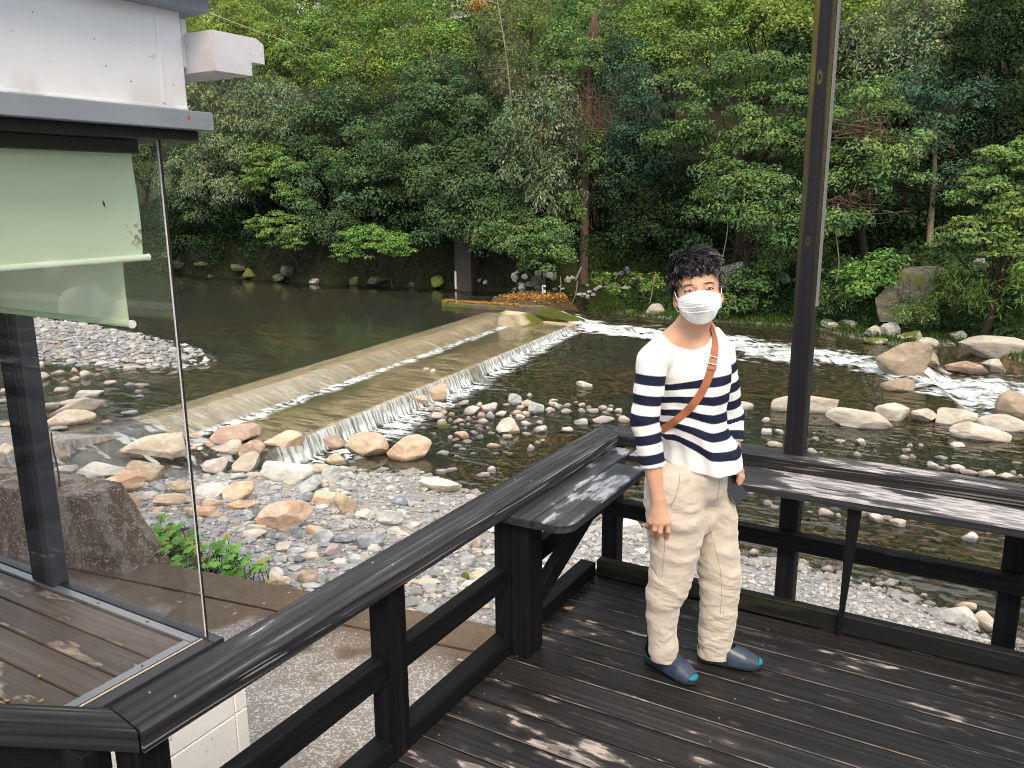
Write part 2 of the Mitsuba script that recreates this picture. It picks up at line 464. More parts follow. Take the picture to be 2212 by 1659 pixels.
def _pebble(p, n, uv):
    k = cell_rand(dr.floor(p.x * 14), dr.floor(p.y * 14), 4.0)
    c = mix((0.25, 0.26, 0.275), (0.55, 0.53, 0.50), k)
    c = mix(c, (0.52, 0.37, 0.26), smoothstep(0.88, 0.9, cell_rand(dr.floor(p.x * 14), dr.floor(p.y * 14), 9.0)))
    return c * (0.85 + 0.3 * noise(p.x * 60, p.y * 60, p.z * 60))


pri('pebbles', proc(_pebble), 0.75, 0.3)


def _weir(p, n, uv):
    st = fbm(p.x * 3.0, p.y * 14, p.z * 3, 4)
    big = fbm(p.x * 0.8, p.y * 0.5, 1.0, 3)
    c = mix((0.185, 0.130, 0.072), (0.50, 0.395, 0.265), smoothstep(0.32, 0.66, fbm(p.x * 2.2, p.y * 15, p.z * 3, 4)))
    c = mix(c, (0.50, 0.405, 0.30), smoothstep(-1.88, -1.72, p.z) * 0.6)
    ap = smoothstep(-10.7, -11.5, p.x + 0.113 * (p.y - 15.0))
    return mix(c, (0.115, 0.105, 0.045), smoothstep(0.42, 0.62, big) * (0.15 + 0.6 * ap) * smoothstep(-1.86, -1.875, p.z))


pri('weir_concrete', proc(_weir), 0.55, 0.4, bump=(proc(lambda p, n, uv: fbm(p.x * 6, p.y * 25, p.z * 9, 3)), 0.01))


def _chute(p, n, uv):
    g = fbm(p.x * 5, p.y * 5, p.z * 5, 4)
    m = smoothstep(0.45, 0.62, fbm(p.x * 1.7 + 1, p.y * 1.7, p.z * 2, 3))
    return mix(mix((0.36, 0.30, 0.21), (0.48, 0.42, 0.31), g), mix((0.07, 0.085, 0.018), (0.15, 0.16, 0.03), g), m)


pri('chute_concrete', proc(_chute), 0.75, 0.2)


def _soil(p, n, uv):
    g = fbm(p.x * 1.5, p.y * 1.5, p.z * 1.5, 4)
    f = fbm(p.x * 9, p.y * 9, p.z * 9, 4)
    c = mix((0.010, 0.012, 0.006), (0.024, 0.026, 0.013), g)
    low = smoothstep(0.6, -0.8, p.z) * smoothstep(-16.0, -11.0, p.x)
    c = mix(c, mix((0.025, 0.040, 0.010), (0.055, 0.080, 0.020), f), low)
    return mix(c, (0.045, 0.034, 0.021), smoothstep(0.55, 0.7, f) * 0.6)


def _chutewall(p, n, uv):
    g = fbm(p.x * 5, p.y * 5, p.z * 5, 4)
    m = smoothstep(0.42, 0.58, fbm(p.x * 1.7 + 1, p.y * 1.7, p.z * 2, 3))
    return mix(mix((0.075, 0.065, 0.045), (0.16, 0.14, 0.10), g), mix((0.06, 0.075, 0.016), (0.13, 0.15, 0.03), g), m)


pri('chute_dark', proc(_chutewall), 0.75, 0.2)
pri('pebble_mix', {'type': 'mesh_attribute', 'name': 'vertex_color'}, 0.75, 0.3)
pri('forest_soil', proc(_soil), 0.9, 0.1, bump=(proc(lambda p, n, uv: fbm(p.x * 4, p.y * 4, p.z * 4, 4)), 0.1))
scene['leaf'] = {'type': 'principledthin', 'base_color': {'type': 'mesh_attribute', 'name': 'vertex_color'}, 'roughness': 0.32, 'diff_trans': 0.38}
pri('bark', proc(lambda p, n, uv: mix((0.022, 0.018, 0.013), (0.065, 0.054, 0.040), fbm(p.x * 9, p.y * 9, p.z * 2.5, 4))), 0.85, 0.2)
pri('pale_bark', proc(lambda p, n, uv: mix((0.16, 0.13, 0.09), (0.34, 0.29, 0.21), fbm(p.x * 9, p.y * 9, p.z * 2.5, 4))), 0.85, 0.2)
pri('dark_concrete', proc(lambda p, n, uv: mix((0.035, 0.030, 0.024), (0.075, 0.062, 0.048), fbm(p.x * 4, p.y * 4, p.z * 2, 4))), 0.85, 0.2)
pri('vine_bark', proc(lambda p, n, uv: mix((0.070, 0.048, 0.034), (0.165, 0.115, 0.085), fbm(p.x * 20, p.y * 20, p.z * 1.5, 4))), 0.85, 0.2)
pri('dead_leaf', {'type': 'mesh_attribute', 'name': 'vertex_color'}, 0.8, 0.2)
# ------------------------------------------------------------------ terrain and river
ZU, ZM, ZL, ZR = -1.66, -1.87, -2.20, -2.45          # pool, weir apron, lower river, lowest pool
YW = ([-60, -30, -16, -12.4, -10.3, -9, -7.3, -5.9, -3.7, -2.2, -0.7, -0.15, 0.4, 1.5, 6, 40],
      [6, 7.0, 7.2, 7.3, 7.9, 8.9, 9.65, 9.2, 9.3, 9.05, 9.05, 8.8, 8.35, 8.3, 8.0, 8])
YB = ([-60, -36, -32, -24, -18.5, -15, -13, -11.6, -9.6, -5.9, -4.8, -3.25, -1.9, -0.95, 0, 0.95, 4, 40],
      [27.0, 27.2, 26.3, 26.0, 27.1, 26.7, 27.3, 27.3, 26.9, 27.1, 27.1, 25.7, 24.8, 25.8, 24.8, 23.8, 22, 19])



def uw(x, y):
    return x + 0.113 * (y - 15.0)


def ground(X, Y):
    u = uw(X, Y)
    up = sstep(-12.4, -13.2, u)
    bed = (1 - up) * (-2.42 - 0.16 * sstep(-0.5, 0.5, nz(X, Y, 0.35, 3) * 2)) + up * (-2.02 - 0.28 * sstep(15, 21, Y))
    bed = bed - 0.35 * sstep(-1.8, -0.6, X) * sstep(17.5, 18.3, Y)
    rough = nz(X, Y, 2.6, 1, 4) * 0.10 + nz(X, Y, 0.7, 2, 3) * 0.14
    bed = bed + rough
    # near bank of gravel
    yw = np.interp(X, *YW)
    dy = yw - Y
    lev = np.where(u < -12.4, ZU, ZL)
    ramp = lev + np.where(dy > 0, 0.155 * dy, 0.24 * dy) + nz(X, Y, 1.1, 5, 3) * 0.10 * sstep(-0.4, 0.8, dy) + rough * 0.35 * sstep(-0.6, 0.5, dy)
    ramp = np.minimum(ramp, -1.42 + 0.05 * rough)
    g = np.maximum(bed, ramp)
    # gravel island above the weir
    e = np.sqrt(((X + 22.5) / 7.6) ** 2 + ((Y - 12.6 + 0.10 * (X + 22.5)) / 2.0) ** 2)
    g = np.maximum(g, ZU + 0.34 * (1 - e) - 1.6 * np.maximum(e - 1, 0) + rough * 0.4 - 0.06)
    # gravel shoal in mid stream below the weir
    e2 = np.sqrt(((X + 6.4) / 3.4) ** 2 + ((Y - 13.6) / 1.5) ** 2)
    g = np.maximum(g, ZL - 0.09 - 0.10 * e2 + rough * 0.35)
    e3 = np.sqrt(((X + 0.6) / 3.2) ** 2 + ((Y - 11.4) / 2.3) ** 2)
    g = np.maximum(g, ZL - 0.12 - 0.10 * e3 + rough * 0.3)
    e4 = np.sqrt(((X + 14.0) / 1.25) ** 2 + ((Y - 25.2) / 1.7) ** 2)
    g = np.maximum(g, np.minimum(ZU + 0.16, ZU + 1.5 * (1 - e4)) + rough * 0.5)
    # far bank foot
    db = Y - np.interp(X, *YB)
    g = np.maximum(g, np.minimum(-2.5 + 0.5 * (db + 0.7), -2.1) + rough)
    return g


def hill(X, Y):
    yb = np.interp(X, *YB)
    db = Y - yb
    left = sstep(-11, -15, X)
    wallz = 2.1 * sstep(0.0, 0.9, db) * left + 1.5 * sstep(0.0, 2.4, db) * (1 - left)
    z = -2.65 + 0.6 * left + wallz + 0.40 * np.maximum(db - 1.2, 0) + 0.10 * np.maximum(db - 8, 0) + nz(X, Y, 0.45, 8, 4) * 0.7 * sstep(-0.1, 1.5, db) + nz(X, Y, 1.7, 9, 3) * 0.28
    return z


def spaced(*segs):
    out = []
    for a, b, st in segs:
        out.append(np.arange(a, b, st))
    return np.concatenate(out + [[segs[-1][1]]])


gx = spaced((-160, -40, 4), (-40, -27, 0.4), (-27, 2, 0.11), (2, 8, 0.3), (8, 60, 3), (60, 160, 10))
gy = spaced((-60, 2, 3), (2, 15, 0.11), (15, 29, 0.16), (29, 32, 0.6))
struct('riverbed', grid(gx, gy, ground), 'river_stones', 'gravel and stony bed of the river with dry grey gravel along the near bank', smooth=True)
hx = spaced((-160, -44, 4), (-44, 8, 0.22), (8, 30, 1.0), (30, 160, 6))
hy_ = np.concatenate([np.arange(-0.6, 4, 0.16), np.arange(4, 14, 0.5), np.arange(14, 40, 2.0), np.arange(40, 221, 12.0)])


def hill_mesh():
    X, D = np.meshgrid(hx, hy_, indexing='ij')
    Y = D + np.interp(X, *YB)
    Z = hill(X, Y)
    lean = nz(X * 1.0, Z * 1.6 + D, 1.1, 12, 3) * 0.5 * sstep(0, 0.5, D) * sstep(6, 2, D)
    v = np.stack([X, Y + lean, Z], -1).reshape(-1, 3)
    a, b = X.shape
    i, j = np.meshgrid(np.arange(a - 1), np.arange(b - 1), indexing='ij')
    i, j = i.ravel(), j.ravel()
    return tm(v, np.stack([i * b + j, (i + 1) * b + j, (i + 1) * b + j + 1, i * b + j + 1], 1))


struct('hillside', hill_mesh(), 'forest_soil', 'dark mossy bank and wooded hillside rising behind the river', smooth=40)


# water surface: one sheet that steps down over the weir, the chute and the rapids
def chute_w(x, y):
    """1 inside the chute beside the weir (a smooth tongue of water)."""
    return sstep(21.9, 22.5, y + 0.0 * x) * sstep(25.6, 24.9, y)


def flow_z(X, Y):
    u = uw(X, Y)
    film = np.where(u < -12.5, ZU, ZU - 0.012 + (ZM + 0.020 - ZU) * np.clip((u + 12.5) / 0.70, 0, 1))
    film = np.where(u > -11.8, ZM + 0.015, film)
    zl = ZL + 0.17 * sstep(12.5, 21.5, Y) * sstep(-5.5, -9.0, u)
    film = np.where(u > -10.06, ZM + 0.01 + (zl - ZM - 0.01) * np.clip((u + 10.06) / 0.12, 0, 1) ** 1.6, film)
    tongue = ZU + (ZL - ZU) * sstep(-13.4, -11.2, X + 0.113 * (Y - 23.5)) 
    side = ZU + (ZL - ZU) * sstep(-12.9, -10.4, u)
    c = chute_w(X, Y)
    z = film * (1 - c) + tongue * c
    far = sstep(25.3, 25.7, Y)
    z = z * (1 - far) + (ZU + (ZL - ZU) * sstep(-13.2, -12.6, X)) * far
    near = sstep(8.6, 8.1, Y)
    z = z * (1 - near) + side * near
    # drop to the lowest pool at the right
    xe = np.interp(Y, [16.8, 17.4, 18.2, 19.3, 20.5, 21.3, 23.8, 30], [9, 0.1, -0.43, -0.77, -1.34, -1.48, -1.15, -1.15])
    dr_ = sstep(0.0, 0.55, X - xe)
    z = z + (ZR - ZL) * dr_
    r = rapid(X, Y)
    lump = (nz(X, Y * 1.5, 1.6, 21, 3) * 0.32 + nz(X * 1.0, Y * 1.8, 4.2, 22, 3) * 0.24)
    z = z + r * (lump + 0.03)
    z = z + 0.012 * nz(X, Y, 2.2, 23, 2) * sstep(-9.9, -9.2, u)
    return z


RAP = [(-12.0, 24.75, 0.3), (-10.52, 23.62, 0.95), (-8.88, 23.43, 1.25), (-7.14, 23.14, 1.3), (-5.4, 22.46, 1.3), (-4.05, 22.17, 1.2), (-2.8, 21.88, 0.85), (-1.64, 20.91, 0.45), (-0.87, 20.62, 1.0), (0.19, 20.72, 1.8), (1.54, 20.42, 2.3), (5.79, 19.55, 2.3)]


def rapid(X, Y):
    out = np.zeros_like(X)
    for (x0, y0, w0), (x1, y1, w1) in zip(RAP, RAP[1:]):
        d = np.array([x1 - x0, y1 - y0])
        t = np.clip(((X - x0) * d[0] + (Y - y0) * d[1]) / (d @ d), 0, 1)
        q = np.hypot(X - x0 - t * d[0], Y - y0 - t * d[1]) / (w0 + t * (w1 - w0))
        out = np.maximum(out, sstep(1.5, 0.45, q))
    return out


wx = spaced((-120, -40, 8), (-40, -14.5, 0.35), (-14.5, -13.2, 0.10), (-13.2, 3.0, 0.065), (3, 8, 0.25), (8, 60, 4))
wy = spaced((3, 8, 0.5), (8, 17, 0.14), (17, 26, 0.075), (26, 30, 0.5))


def foam_tex(p, n, uv):
    u = p.x + 0.113 * (p.y - 15.0)
    st = noise(p.y * 2.6, u * 0.6, 3.0)                      # uneven length along the weir
    st2 = fbm(p.y * 9.0, u * 2.2, 5.0, 3)                    # streaks that run with the water
    fine = fbm(p.x * 14, p.y * 14, 1.0, 3)
    on = smoothstep(8.4, 9.0, p.y) * smoothstep(22.3, 21.9, p.y)
    # foot of the first step
    w1 = 0.06 + 0.42 * st * st * smoothstep(24.0, 8.0, p.y) + 0.14 * st2
    a = smoothstep(-11.90, -11.80, u) * smoothstep(-11.72 + w1, -11.82 + 0.55 * w1, u) * smoothstep(0.42, 0.60, fine * 0.5 + fbm(p.y * 24, u * 3.0, 5.0, 3) * 0.5)
    film = smoothstep(-12.50, -12.30, u) * smoothstep(-11.78, -11.85, u) * smoothstep(0.50, 0.80, fbm(p.y * 24, u * 2.2, 5.0, 3)) * 0.22
    # second step: white threads down the drop, foam in front of it
    w2 = 0.12 + 0.75 * st * smoothstep(22.0, 9.5, p.y) + 0.25 * st2
    b = smoothstep(-10.02, -9.96, u) * smoothstep(-9.86 + w2, -9.96 + 0.6 * w2, u) * smoothstep(0.40, 0.60, fine * 0.45 + fbm(p.y * 24, u * 3.0, 4.0, 3) * 0.55)
    fall = smoothstep(-10.10, -10.05, u) * smoothstep(-9.90, -9.95, u) * (0.16 + 0.50 * smoothstep(0.30, 0.74, fbm(p.y * 26, p.z * 2.5, 2.0, 3)))
    gate = smoothstep(0.30, 0.48, noise(p.y * 0.9, 7.0, 1.0) + 0.25 * smoothstep(16.0, 12.0, p.y))
    f = dr.maximum(dr.maximum(a, film), dr.maximum(b, fall) * (0.25 + 0.75 * gate)) * on
    # edge foam of the tongue
    # rapids
    r = mi.Float(0.0)
    for (x0, y0, w0), (x1, y1, w1_) in zip(RAP, RAP[1:]):
        dx, dy = x1 - x0, y1 - y0
        t = dr.clip(((p.x - x0) * dx + (p.y - y0) * dy) / (dx * dx + dy * dy), 0, 1)
        q = dr.sqrt(dr.square(p.x - x0 - t * dx) + dr.square(p.y - y0 - t * dy)) / (w0 + t * (w1_ - w0))
        r = dr.maximum(r, smoothstep(1.75, 0.25, q))
    wx_, wy_ = p.x + 0.5 * noise(p.x * 1.1, p.y * 1.7, 3.0), p.y + 0.35 * noise(p.x * 1.3, p.y * 1.3, 8.0)
    turb = fbm(wx_ * 1.7, wy_ * 4.2, 2.0, 4) * 0.55 + 0.45 * fbm(wx_ * 6.5, wy_ * 15, 1.0, 3)
    thin = smoothstep(-8.0, -5.5, p.x) * smoothstep(-0.9, -2.2, p.x)
    rf = smoothstep(0.64 + 0.03 * thin - 0.42 * r, 0.92 - 0.30 * r, turb) * smoothstep(0.02, 0.22, r) * (1 - 0.15 * thin)
    # water running round the near end of the weir
    sd = smoothstep(9.2, 8.2, p.y) * smoothstep(5.0, 7.2, p.y) * smoothstep(-13.0, -12.2, u) * smoothstep(-9.6, -11.0, u) * smoothstep(0.56, 0.70, fbm(p.x * 2.5, p.y * 8, 3.0, 4)) * 0.55
    tg = smoothstep(0.10, 0.02, dr.abs(p.y - 24.85 - 0.12 * (p.x + 12.6) + 0.1 * (turb - 0.5))) * smoothstep(-13.0, -12.4, p.x) * smoothstep(-10.9, -11.6, p.x)
    f = dr.maximum(dr.maximum(f, rf), dr.maximum(sd, tg * 0.9))
    return dr.clip(f, 0, 1)


def ripple(p, n, uv):
    """Height of the small waves, in metres."""
    u = p.x + 0.113 * (p.y - 15.0)
    calm = smoothstep(-13.0, -13.6, u)
    w = fbm(p.x * 1.6, p.y * 4.2, 2.0, 3) * 0.030 + noise(p.x * 7, p.y * 13, 4.0) * 0.008
    pool = fbm(p.x * 0.9, p.y * 3.0, 9.0, 3) * 0.016 + noise(p.x * 5, p.y * 9, 1.0) * 0.0025
    sheet = fbm(u * 1.6, p.y * 9.0, 7.0, 3) * 0.010 + fbm(u * 5.0, p.y * 17.0, 3.0, 2) * 0.006 * smoothstep(-11.4, -10.6, u)
    onw = smoothstep(-12.6, -12.4, u) * smoothstep(-9.9, -10.1, u) * smoothstep(8.5, 9.0, p.y) * smoothstep(22.4, 21.9, p.y)
    lively = 0.45 + 0.55 * smoothstep(0.35, 0.6, fbm(p.x * 0.35, p.y * 0.5, 3.0, 2))
    return (w * lively) * (1 - calm) * (1 - onw) + pool * calm + sheet * onw


scene['water_body'] = {'type': 'blendbsdf', 'weight': proc(foam_tex),
                       'bsdf_0': {'type': 'bumpmap', 'arbitrary': proc(ripple, 0.012), 'scale': 1.0, 'bsdf': {'type': 'dielectric', 'int_ior': 1.333, 'specular_transmittance': rgb((0.93, 0.97, 0.94))}},
                       'bsdf_1': {'type': 'twosided', 'bsdf': {'type': 'diffuse', 'reflectance': rgb((0.76, 0.83, 0.845))}}}
struct('river_water', grid(wx, wy, flow_z), 'water_body', 'clear river water flowing over the weir and down white rapids to the right', smooth=True)


# ------------------------------------------------------------------ the weir and the chute
def weir_mesh(prof, y0, y1, n=60):
    """A profile (u, z) swept along the weir."""
    ys = np.linspace(y0, y1, n)
    P = np.array(prof)
    v = np.stack([P[None, :, 0] - 0.113 * (ys[:, None] - 15.0), np.broadcast_to(ys[:, None], (n, len(P))), np.broadcast_to(P[None, :, 1], (n, len(P)))], -1).reshape(-1, 3)
    k = len(P)
    i, j = np.meshgrid(np.arange(n - 1), np.arange(k), indexing='ij')
    i, j = i.ravel(), j.ravel()
    f = np.stack([i * k + j, (i + 1) * k + j, (i + 1) * k + (j + 1) % k, i * k + (j + 1) % k], 1)
    m = tm(v, f)
    import shapely.geometry as sg
    vv, ff = trimesh.creation.triangulate_polygon(sg.Polygon(P), engine='earcut')
    caps = []
    for e, yy in ((0, y0), (1, y1)):
        cv = np.stack([vv[:, 0] - 0.113 * (yy - 15.0), np.full(len(vv), yy), vv[:, 1]], 1)
        caps.append(tm(cv, ff if e else ff[:, ::-1]))
    m = cat([m] + caps)
    m.fix_normals()
    return m


w = thing('weir', 'low brown concrete weir of two steps crossing the river with water sheeting over it', 'weir')
obj('crest_wall', weir_mesh([(-13.05, -2.6), (-13.05, ZU - 0.05), (-12.98, ZU - 0.035), (-12.86, ZU - 0.035), (-12.84, ZU - 0.06), (-12.81, ZU - 0.06), (-12.79, ZU - 0.035), (-12.55, ZU - 0.035), (-12.47, ZU - 0.045), (-11.82, ZM - 0.012), (-11.78, -2.6)], 8.35, 22.15), 'weir_concrete', w, smooth=30)
obj('apron', weir_mesh([(-11.78, -2.6), (-11.78, ZM - 0.014), (-10.10, ZM - 0.012), (-10.06, ZM - 0.03), (-10.04, -2.6)], 8.9, 22.6), 'weir_concrete', w, smooth=30)
t = thing('chute_block', 'sloping pale concrete block with green moss beside the far end of the weir', 'concrete block')
obj('block', hull([(-12.75, 20.9, -2.4), (-12.3, 20.9, -2.4), (-12.45, 22.35, -2.4), (-11.95, 22.35, -2.4), (-12.7, 21.0, -1.46), (-12.2, 20.9, -1.50), (-12.75, 21.5, -1.46), (-11.95, 21.6, -1.50), (-12.3, 22.5, -2.0), (-11.85, 22.6, -2.02), (-11.5, 22.5, -2.4), (-11.6, 21.2, -2.4)]), 'chute_concrete', t)
t = thing('chute_wall', 'long curved concrete guide wall with moss and fallen yellow leaves beyond the weir', 'wall')
cw = curve([(-16.0, 22.85, 0), (-14.6, 22.9, 0), (-13.4, 23.1, 0), (-12.6, 23.5, 0), (-12.0, 24.3, 0), (-11.75, 24.8, 0)], 40)
zt = np.interp(np.linspace(0, 1, 40), [0, 0.55, 0.7, 0.85, 1], [ZU + 0.13, ZU + 0.13, ZU + 0.12, ZU - 0.15, ZL + 0.12])
tdir = np.gradient(cw[:, :2], axis=0)
tdir /= np.linalg.norm(tdir, axis=1, keepdims=True)
nrm = np.stack([-tdir[:, 1], tdir[:, 0]], 1)
wv = []
for i in range(40):
    wd = 0.22 + 0.30 * math.sin(math.pi * min(1, i / 39 * 1.2))
    for s_, dz in ((-1, -0.8), (-1, -0.02), (-0.8, 0), (0.8, 0), (1, -0.02), (1, -0.8)):
        wv.append((*(cw[i, :2] + nrm[i] * s_ * wd * 0.5), zt[i] + dz))
i, j = np.meshgrid(np.arange(39), np.arange(6), indexing='ij')
i, j = i.ravel(), j.ravel()
m = tm(wv, np.vstack([np.stack([i * 6 + j, i * 6 + (j + 1) % 6, (i + 1) * 6 + (j + 1) % 6, (i + 1) * 6 + j], 1), [[39 * 6, 39 * 6 + 1, 39 * 6 + 2, 39 * 6 + 3], [39 * 6, 39 * 6 + 3, 39 * 6 + 4, 39 * 6 + 5]]]))
m.fix_normals()
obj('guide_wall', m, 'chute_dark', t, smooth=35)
# ------------------------------------------------------------------ our deck, its railings and shelves
dk = thing('deck', 'black stained timber deck of long boards worn pale in the middle', 'deck')
y, i = 3.655, 0
while y > -3.0:
    y0 = y - 0.1515 + 0.0085
    x0, x1 = (-1.735 if y > 0.9 else -2.6), 3.2
    rr = np.random.RandomState(100 + i)
    obj('board', box(x0, x1, y0 + rr.uniform(-.001, .001), y, -0.032, rr.uniform(-0.0015, 0.0), 0.003), 'deck_wood', dk)
    y -= 0.1515
    i += 1
for yy in (3.62, 2.6, 1.6, 0.6, -0.4):
    pass
for xx in (-1.69, -0.7, 0.3, 1.3, 2.3):
    obj('joist', box(xx - 0.045, xx + 0.045, -2.8, 3.66, -0.14, -0.036), 'frame_wood_a', dk)
obj('edge_beam', box(-1.74, 3.2, 3.67, 3.74, -0.16, -0.004), 'frame_wood_b', dk)
for xx, yy in ((-1.66, 3.62), (-0.75, 3.62), (0.3, 3.62), (1.4, 3.62), (2.5, 3.62), (-1.66, 0.9), (1.4, 0.9), (-0.1, 0.9)):
    obj('support_post', box(xx - .06, xx + .06, yy - .06, yy + .06, -2.2, -0.16), 'post_wood', dk)
for k in range(10):
    yb_ = 3.655 - k * 0.1515
    for xx in (-1.60, -0.72, 0.28):
        for o in (0.035, 0.112):
            if (k * 3 + int(xx * 7) + int(o * 50)) % 3:
                continue
            m = trimesh.creation.cylinder(0.0026, 0.003, sections=8)
            m.apply_translation([xx + 0.006 * ((k * 7) % 5 - 2), yb_ - o, 0.0005])
            obj('screw', m, 'screw_metal', dk)

ZT, ZB = 0.715, 0.655
ra = thing('side_railing', 'black timber railing with weathered grained top rail running away on the left', 'railing')
# mitred top rails
def rail_poly(pts, z0, z1):
    v = [(*p, z0) for p in pts] + [(*p, z1) for p in pts]
    c = 0.004
    ctr = np.mean(pts, axis=0)
    out = []
    for p in pts:
        q = np.array(p) + (ctr - np.array(p)) / np.linalg.norm(ctr - np.array(p)) * c * 1.4
        out += [(*q, z0), (*q, z1), (*p, z0 + c), (*p, z1 - c)]
    return hull(out)


def rail_with_grain(p0, p1, p2, p3, name, mat, parent):
    """Top rail: corners in order outer start, outer end, inner end, inner start; finely divided top with furrowed grain."""
    n, k = 160, 14
    s, q = np.linspace(0, 1, n), np.linspace(0, 1, k)
    P0, P1, P2, P3 = (np.array(p, float) for p in (p0, p1, p2, p3))
    O = P0 + (P1 - P0) * s[:, None]
    I = P3 + (P2 - P3) * s[:, None]
    XY = O[:, None] + (I - O)[:, None] * q[None, :, None]
    L = np.linalg.norm(P1 - P0)
    z = ZT - 0.0015 + 0.003 * (meshkit.fbm(np.stack([np.broadcast_to(s[:, None] * L * 1.3, (n, k)), np.broadcast_to(q[None] * 11, (n, k)), np.zeros((n, k))], -1), 2, 5) - 0.5)
    z[:, 0] -= 0.004
    z[:, -1] -= 0.004
    top = np.concatenate([XY, z[..., None]], -1)
    bot = np.concatenate([XY, np.full((n, k, 1), ZB)], -1)
    v = np.concatenate([top.reshape(-1, 3), bot.reshape(-1, 3)])
    f = []
    idx = np.arange(n * k).reshape(n, k)
    f += np.stack([idx[:-1, :-1], idx[1:, :-1], idx[1:, 1:], idx[:-1, 1:]], -1).reshape(-1, 4).tolist()
    b = idx + n * k
    f += np.stack([b[:-1, :-1], b[:-1, 1:], b[1:, 1:], b[1:, :-1]], -1).reshape(-1, 4).tolist()
    for e in (0, -1):
        f += np.stack([idx[:-1, e], idx[1:, e], b[1:, e], b[:-1, e]], -1).reshape(-1, 4).tolist()
        f += np.stack([idx[e, :-1], idx[e, 1:], b[e, 1:], b[e, :-1]], -1).reshape(-1, 4).tolist()
    m = tm(v, f)
    m.fix_normals()
    return obj(name, m, mat, parent)


rail_with_grain((-1.775, 1.064), (-1.775, 4.018), (-1.618, 3.862), (-1.618, 1.041), 'top_rail', 'rail_wood_a', ra)
labels[ra + '__top_rail'] = {'label': 'weathered top rail with pale furrowed grain'}
for y0, y1 in ((1.035, 1.125), (1.981, 2.073)):
    obj('post', box(-1.73, -1.64, y0, y1, -0.15, ZB - 0.002), 'post_wood', ra)
obj('post', box(-1.725, -1.642, 2.79, 2.908, -0.15, ZB - 0.002), 'post_wood', ra)
obj('post', box(-1.742, -1.652, 3.95, 4.04, -0.15, ZB - 0.002), 'post_wood', ra)
for y0, y1 in ((1.127, 1.979), (2.075, 2.788), (2.91, 3.948)):
    obj('mid_rail', box(-1.718, -1.662, y0, y1, 0.300, 0.395), 'frame_wood_a', ra)
    obj('kerb_rail', box(-1.726, -1.641, y0, min(y1, 3.655), 0.003, 0.078), 'frame_wood_a', ra)
scr = []
for yy in (1.16, 2.03, 3.0, 3.93):
    for xx in (-1.735, -1.665):
        m = trimesh.creation.cylinder(0.0032, 0.004, sections=8)
        m.apply_translation([xx, yy + (xx + 1.7) * 0.3, ZT])
        obj('screw', m, 'screw_metal', ra)

rb = thing('river_railing', 'black timber railing along the river side of the deck to the right of the man', 'railing')
rail_with_grain((-1.7735, 4.02), (2.9, 4.02), (2.9, 3.864), (-1.6165, 3.864), 'top_rail', 'rail_wood_b', rb)
for x0, x1 in ((0.148, 0.237), (1.10, 1.19), (2.05, 2.14)):
    obj('post', box(x0, x1, 3.955, 4.04, -0.15, ZB - 0.002), 'post_wood', rb)
obj('mid_rail', box(-1.65, 2.9, 3.885, 3.953, 0.250, 0.330), 'frame_wood_b', rb)
obj('kerb_rail', box(-1.639, 2.9, 3.66, 3.71, 0.003, 0.090), 'mossy_wood', rb)
tp = thing('tall_post', 'tall black timber post with yellow green algae rising from the river railing', 'post')
obj('post', box(-0.800, -0.711, 3.955, 4.045, -0.15, 3.4), 'tall_post_wood', tp)
obj('pale_edge_strip', box(-0.7100, -0.7065, 3.975, 4.043, 1.42, 3.4, 0.001), 'strip_metal', tp)

# shelves
sa = thing('side_shelf', 'narrow drinking shelf of two worn black planks with a rounded corner beside the side railing', 'shelf')
ZS = 0.652


def rounded(x0, x1, y0, y1, r):
    a = np.linspace(0, np.pi / 2, 9)
    return [(x0, y1), (x0, y0)] + [(x1 - r + r * math.sin(t), y0 + r - r * math.cos(t)) for t in a] + [(x1, y1)]


def slab_with_bevel(poly, z0, z1, c=0.006):
    import shapely.geometry as sg
    p = sg.Polygon(poly)
    q = p.buffer(-c, join_style=2)
    a = np.array(p.exterior.coords)[:-1]
    b = np.array(q.exterior.coords)[:-1]
    return hull([(*t, z0) for t in a] + [(*t, z1 - c) for t in a] + [(*t, z1) for t in b])


obj('plank', slab_with_bevel([(-1.662, 2.750), (-1.5225, 2.750), (-1.5225, 3.845), (-1.662, 3.845)], ZS - 0.036, ZS - 0.001, 0.004), 'shelf_wood_a', sa)
obj('plank', slab_with_bevel(rounded(-1.5185, -1.357, 2.752, 3.60, 0.075), ZS - 0.036, ZS, 0.005), 'shelf_wood_a', sa)
obj('leg', box(-1.64, -1.556, 2.783, 2.912, 0.001, ZS - 0.038), 'post_wood', sa)
obj('brace', bar((-1.585, 2.915, 0.235), (-1.50, 3.43, ZS - 0.055), 0.05, 0.075), 'frame_wood_a', sa)
for yy in (3.36, 3.60):
    obj('bracket', box(-1.42, -1.405, yy, yy + 0.035, ZS - 0.10, ZS - 0.037, 0.002), 'steel_black', sa)
sb = thing('river_shelf', 'narrow drinking shelf of worn black planks under the river railing', 'shelf')
obj('plank', slab_with_bevel([(-1.353, 3.60), (2.9, 3.60), (2.9, 3.752), (-1.353, 3.752)], ZS - 0.036, ZS, 0.005), 'shelf_wood_b', sb)
obj('plank', slab_with_bevel([(-1.515, 3.756), (2.9, 3.756), (2.9, 3.95), (-1.515, 3.95)], ZS - 0.036, ZS - 0.002, 0.004), 'shelf_wood_b', sb)
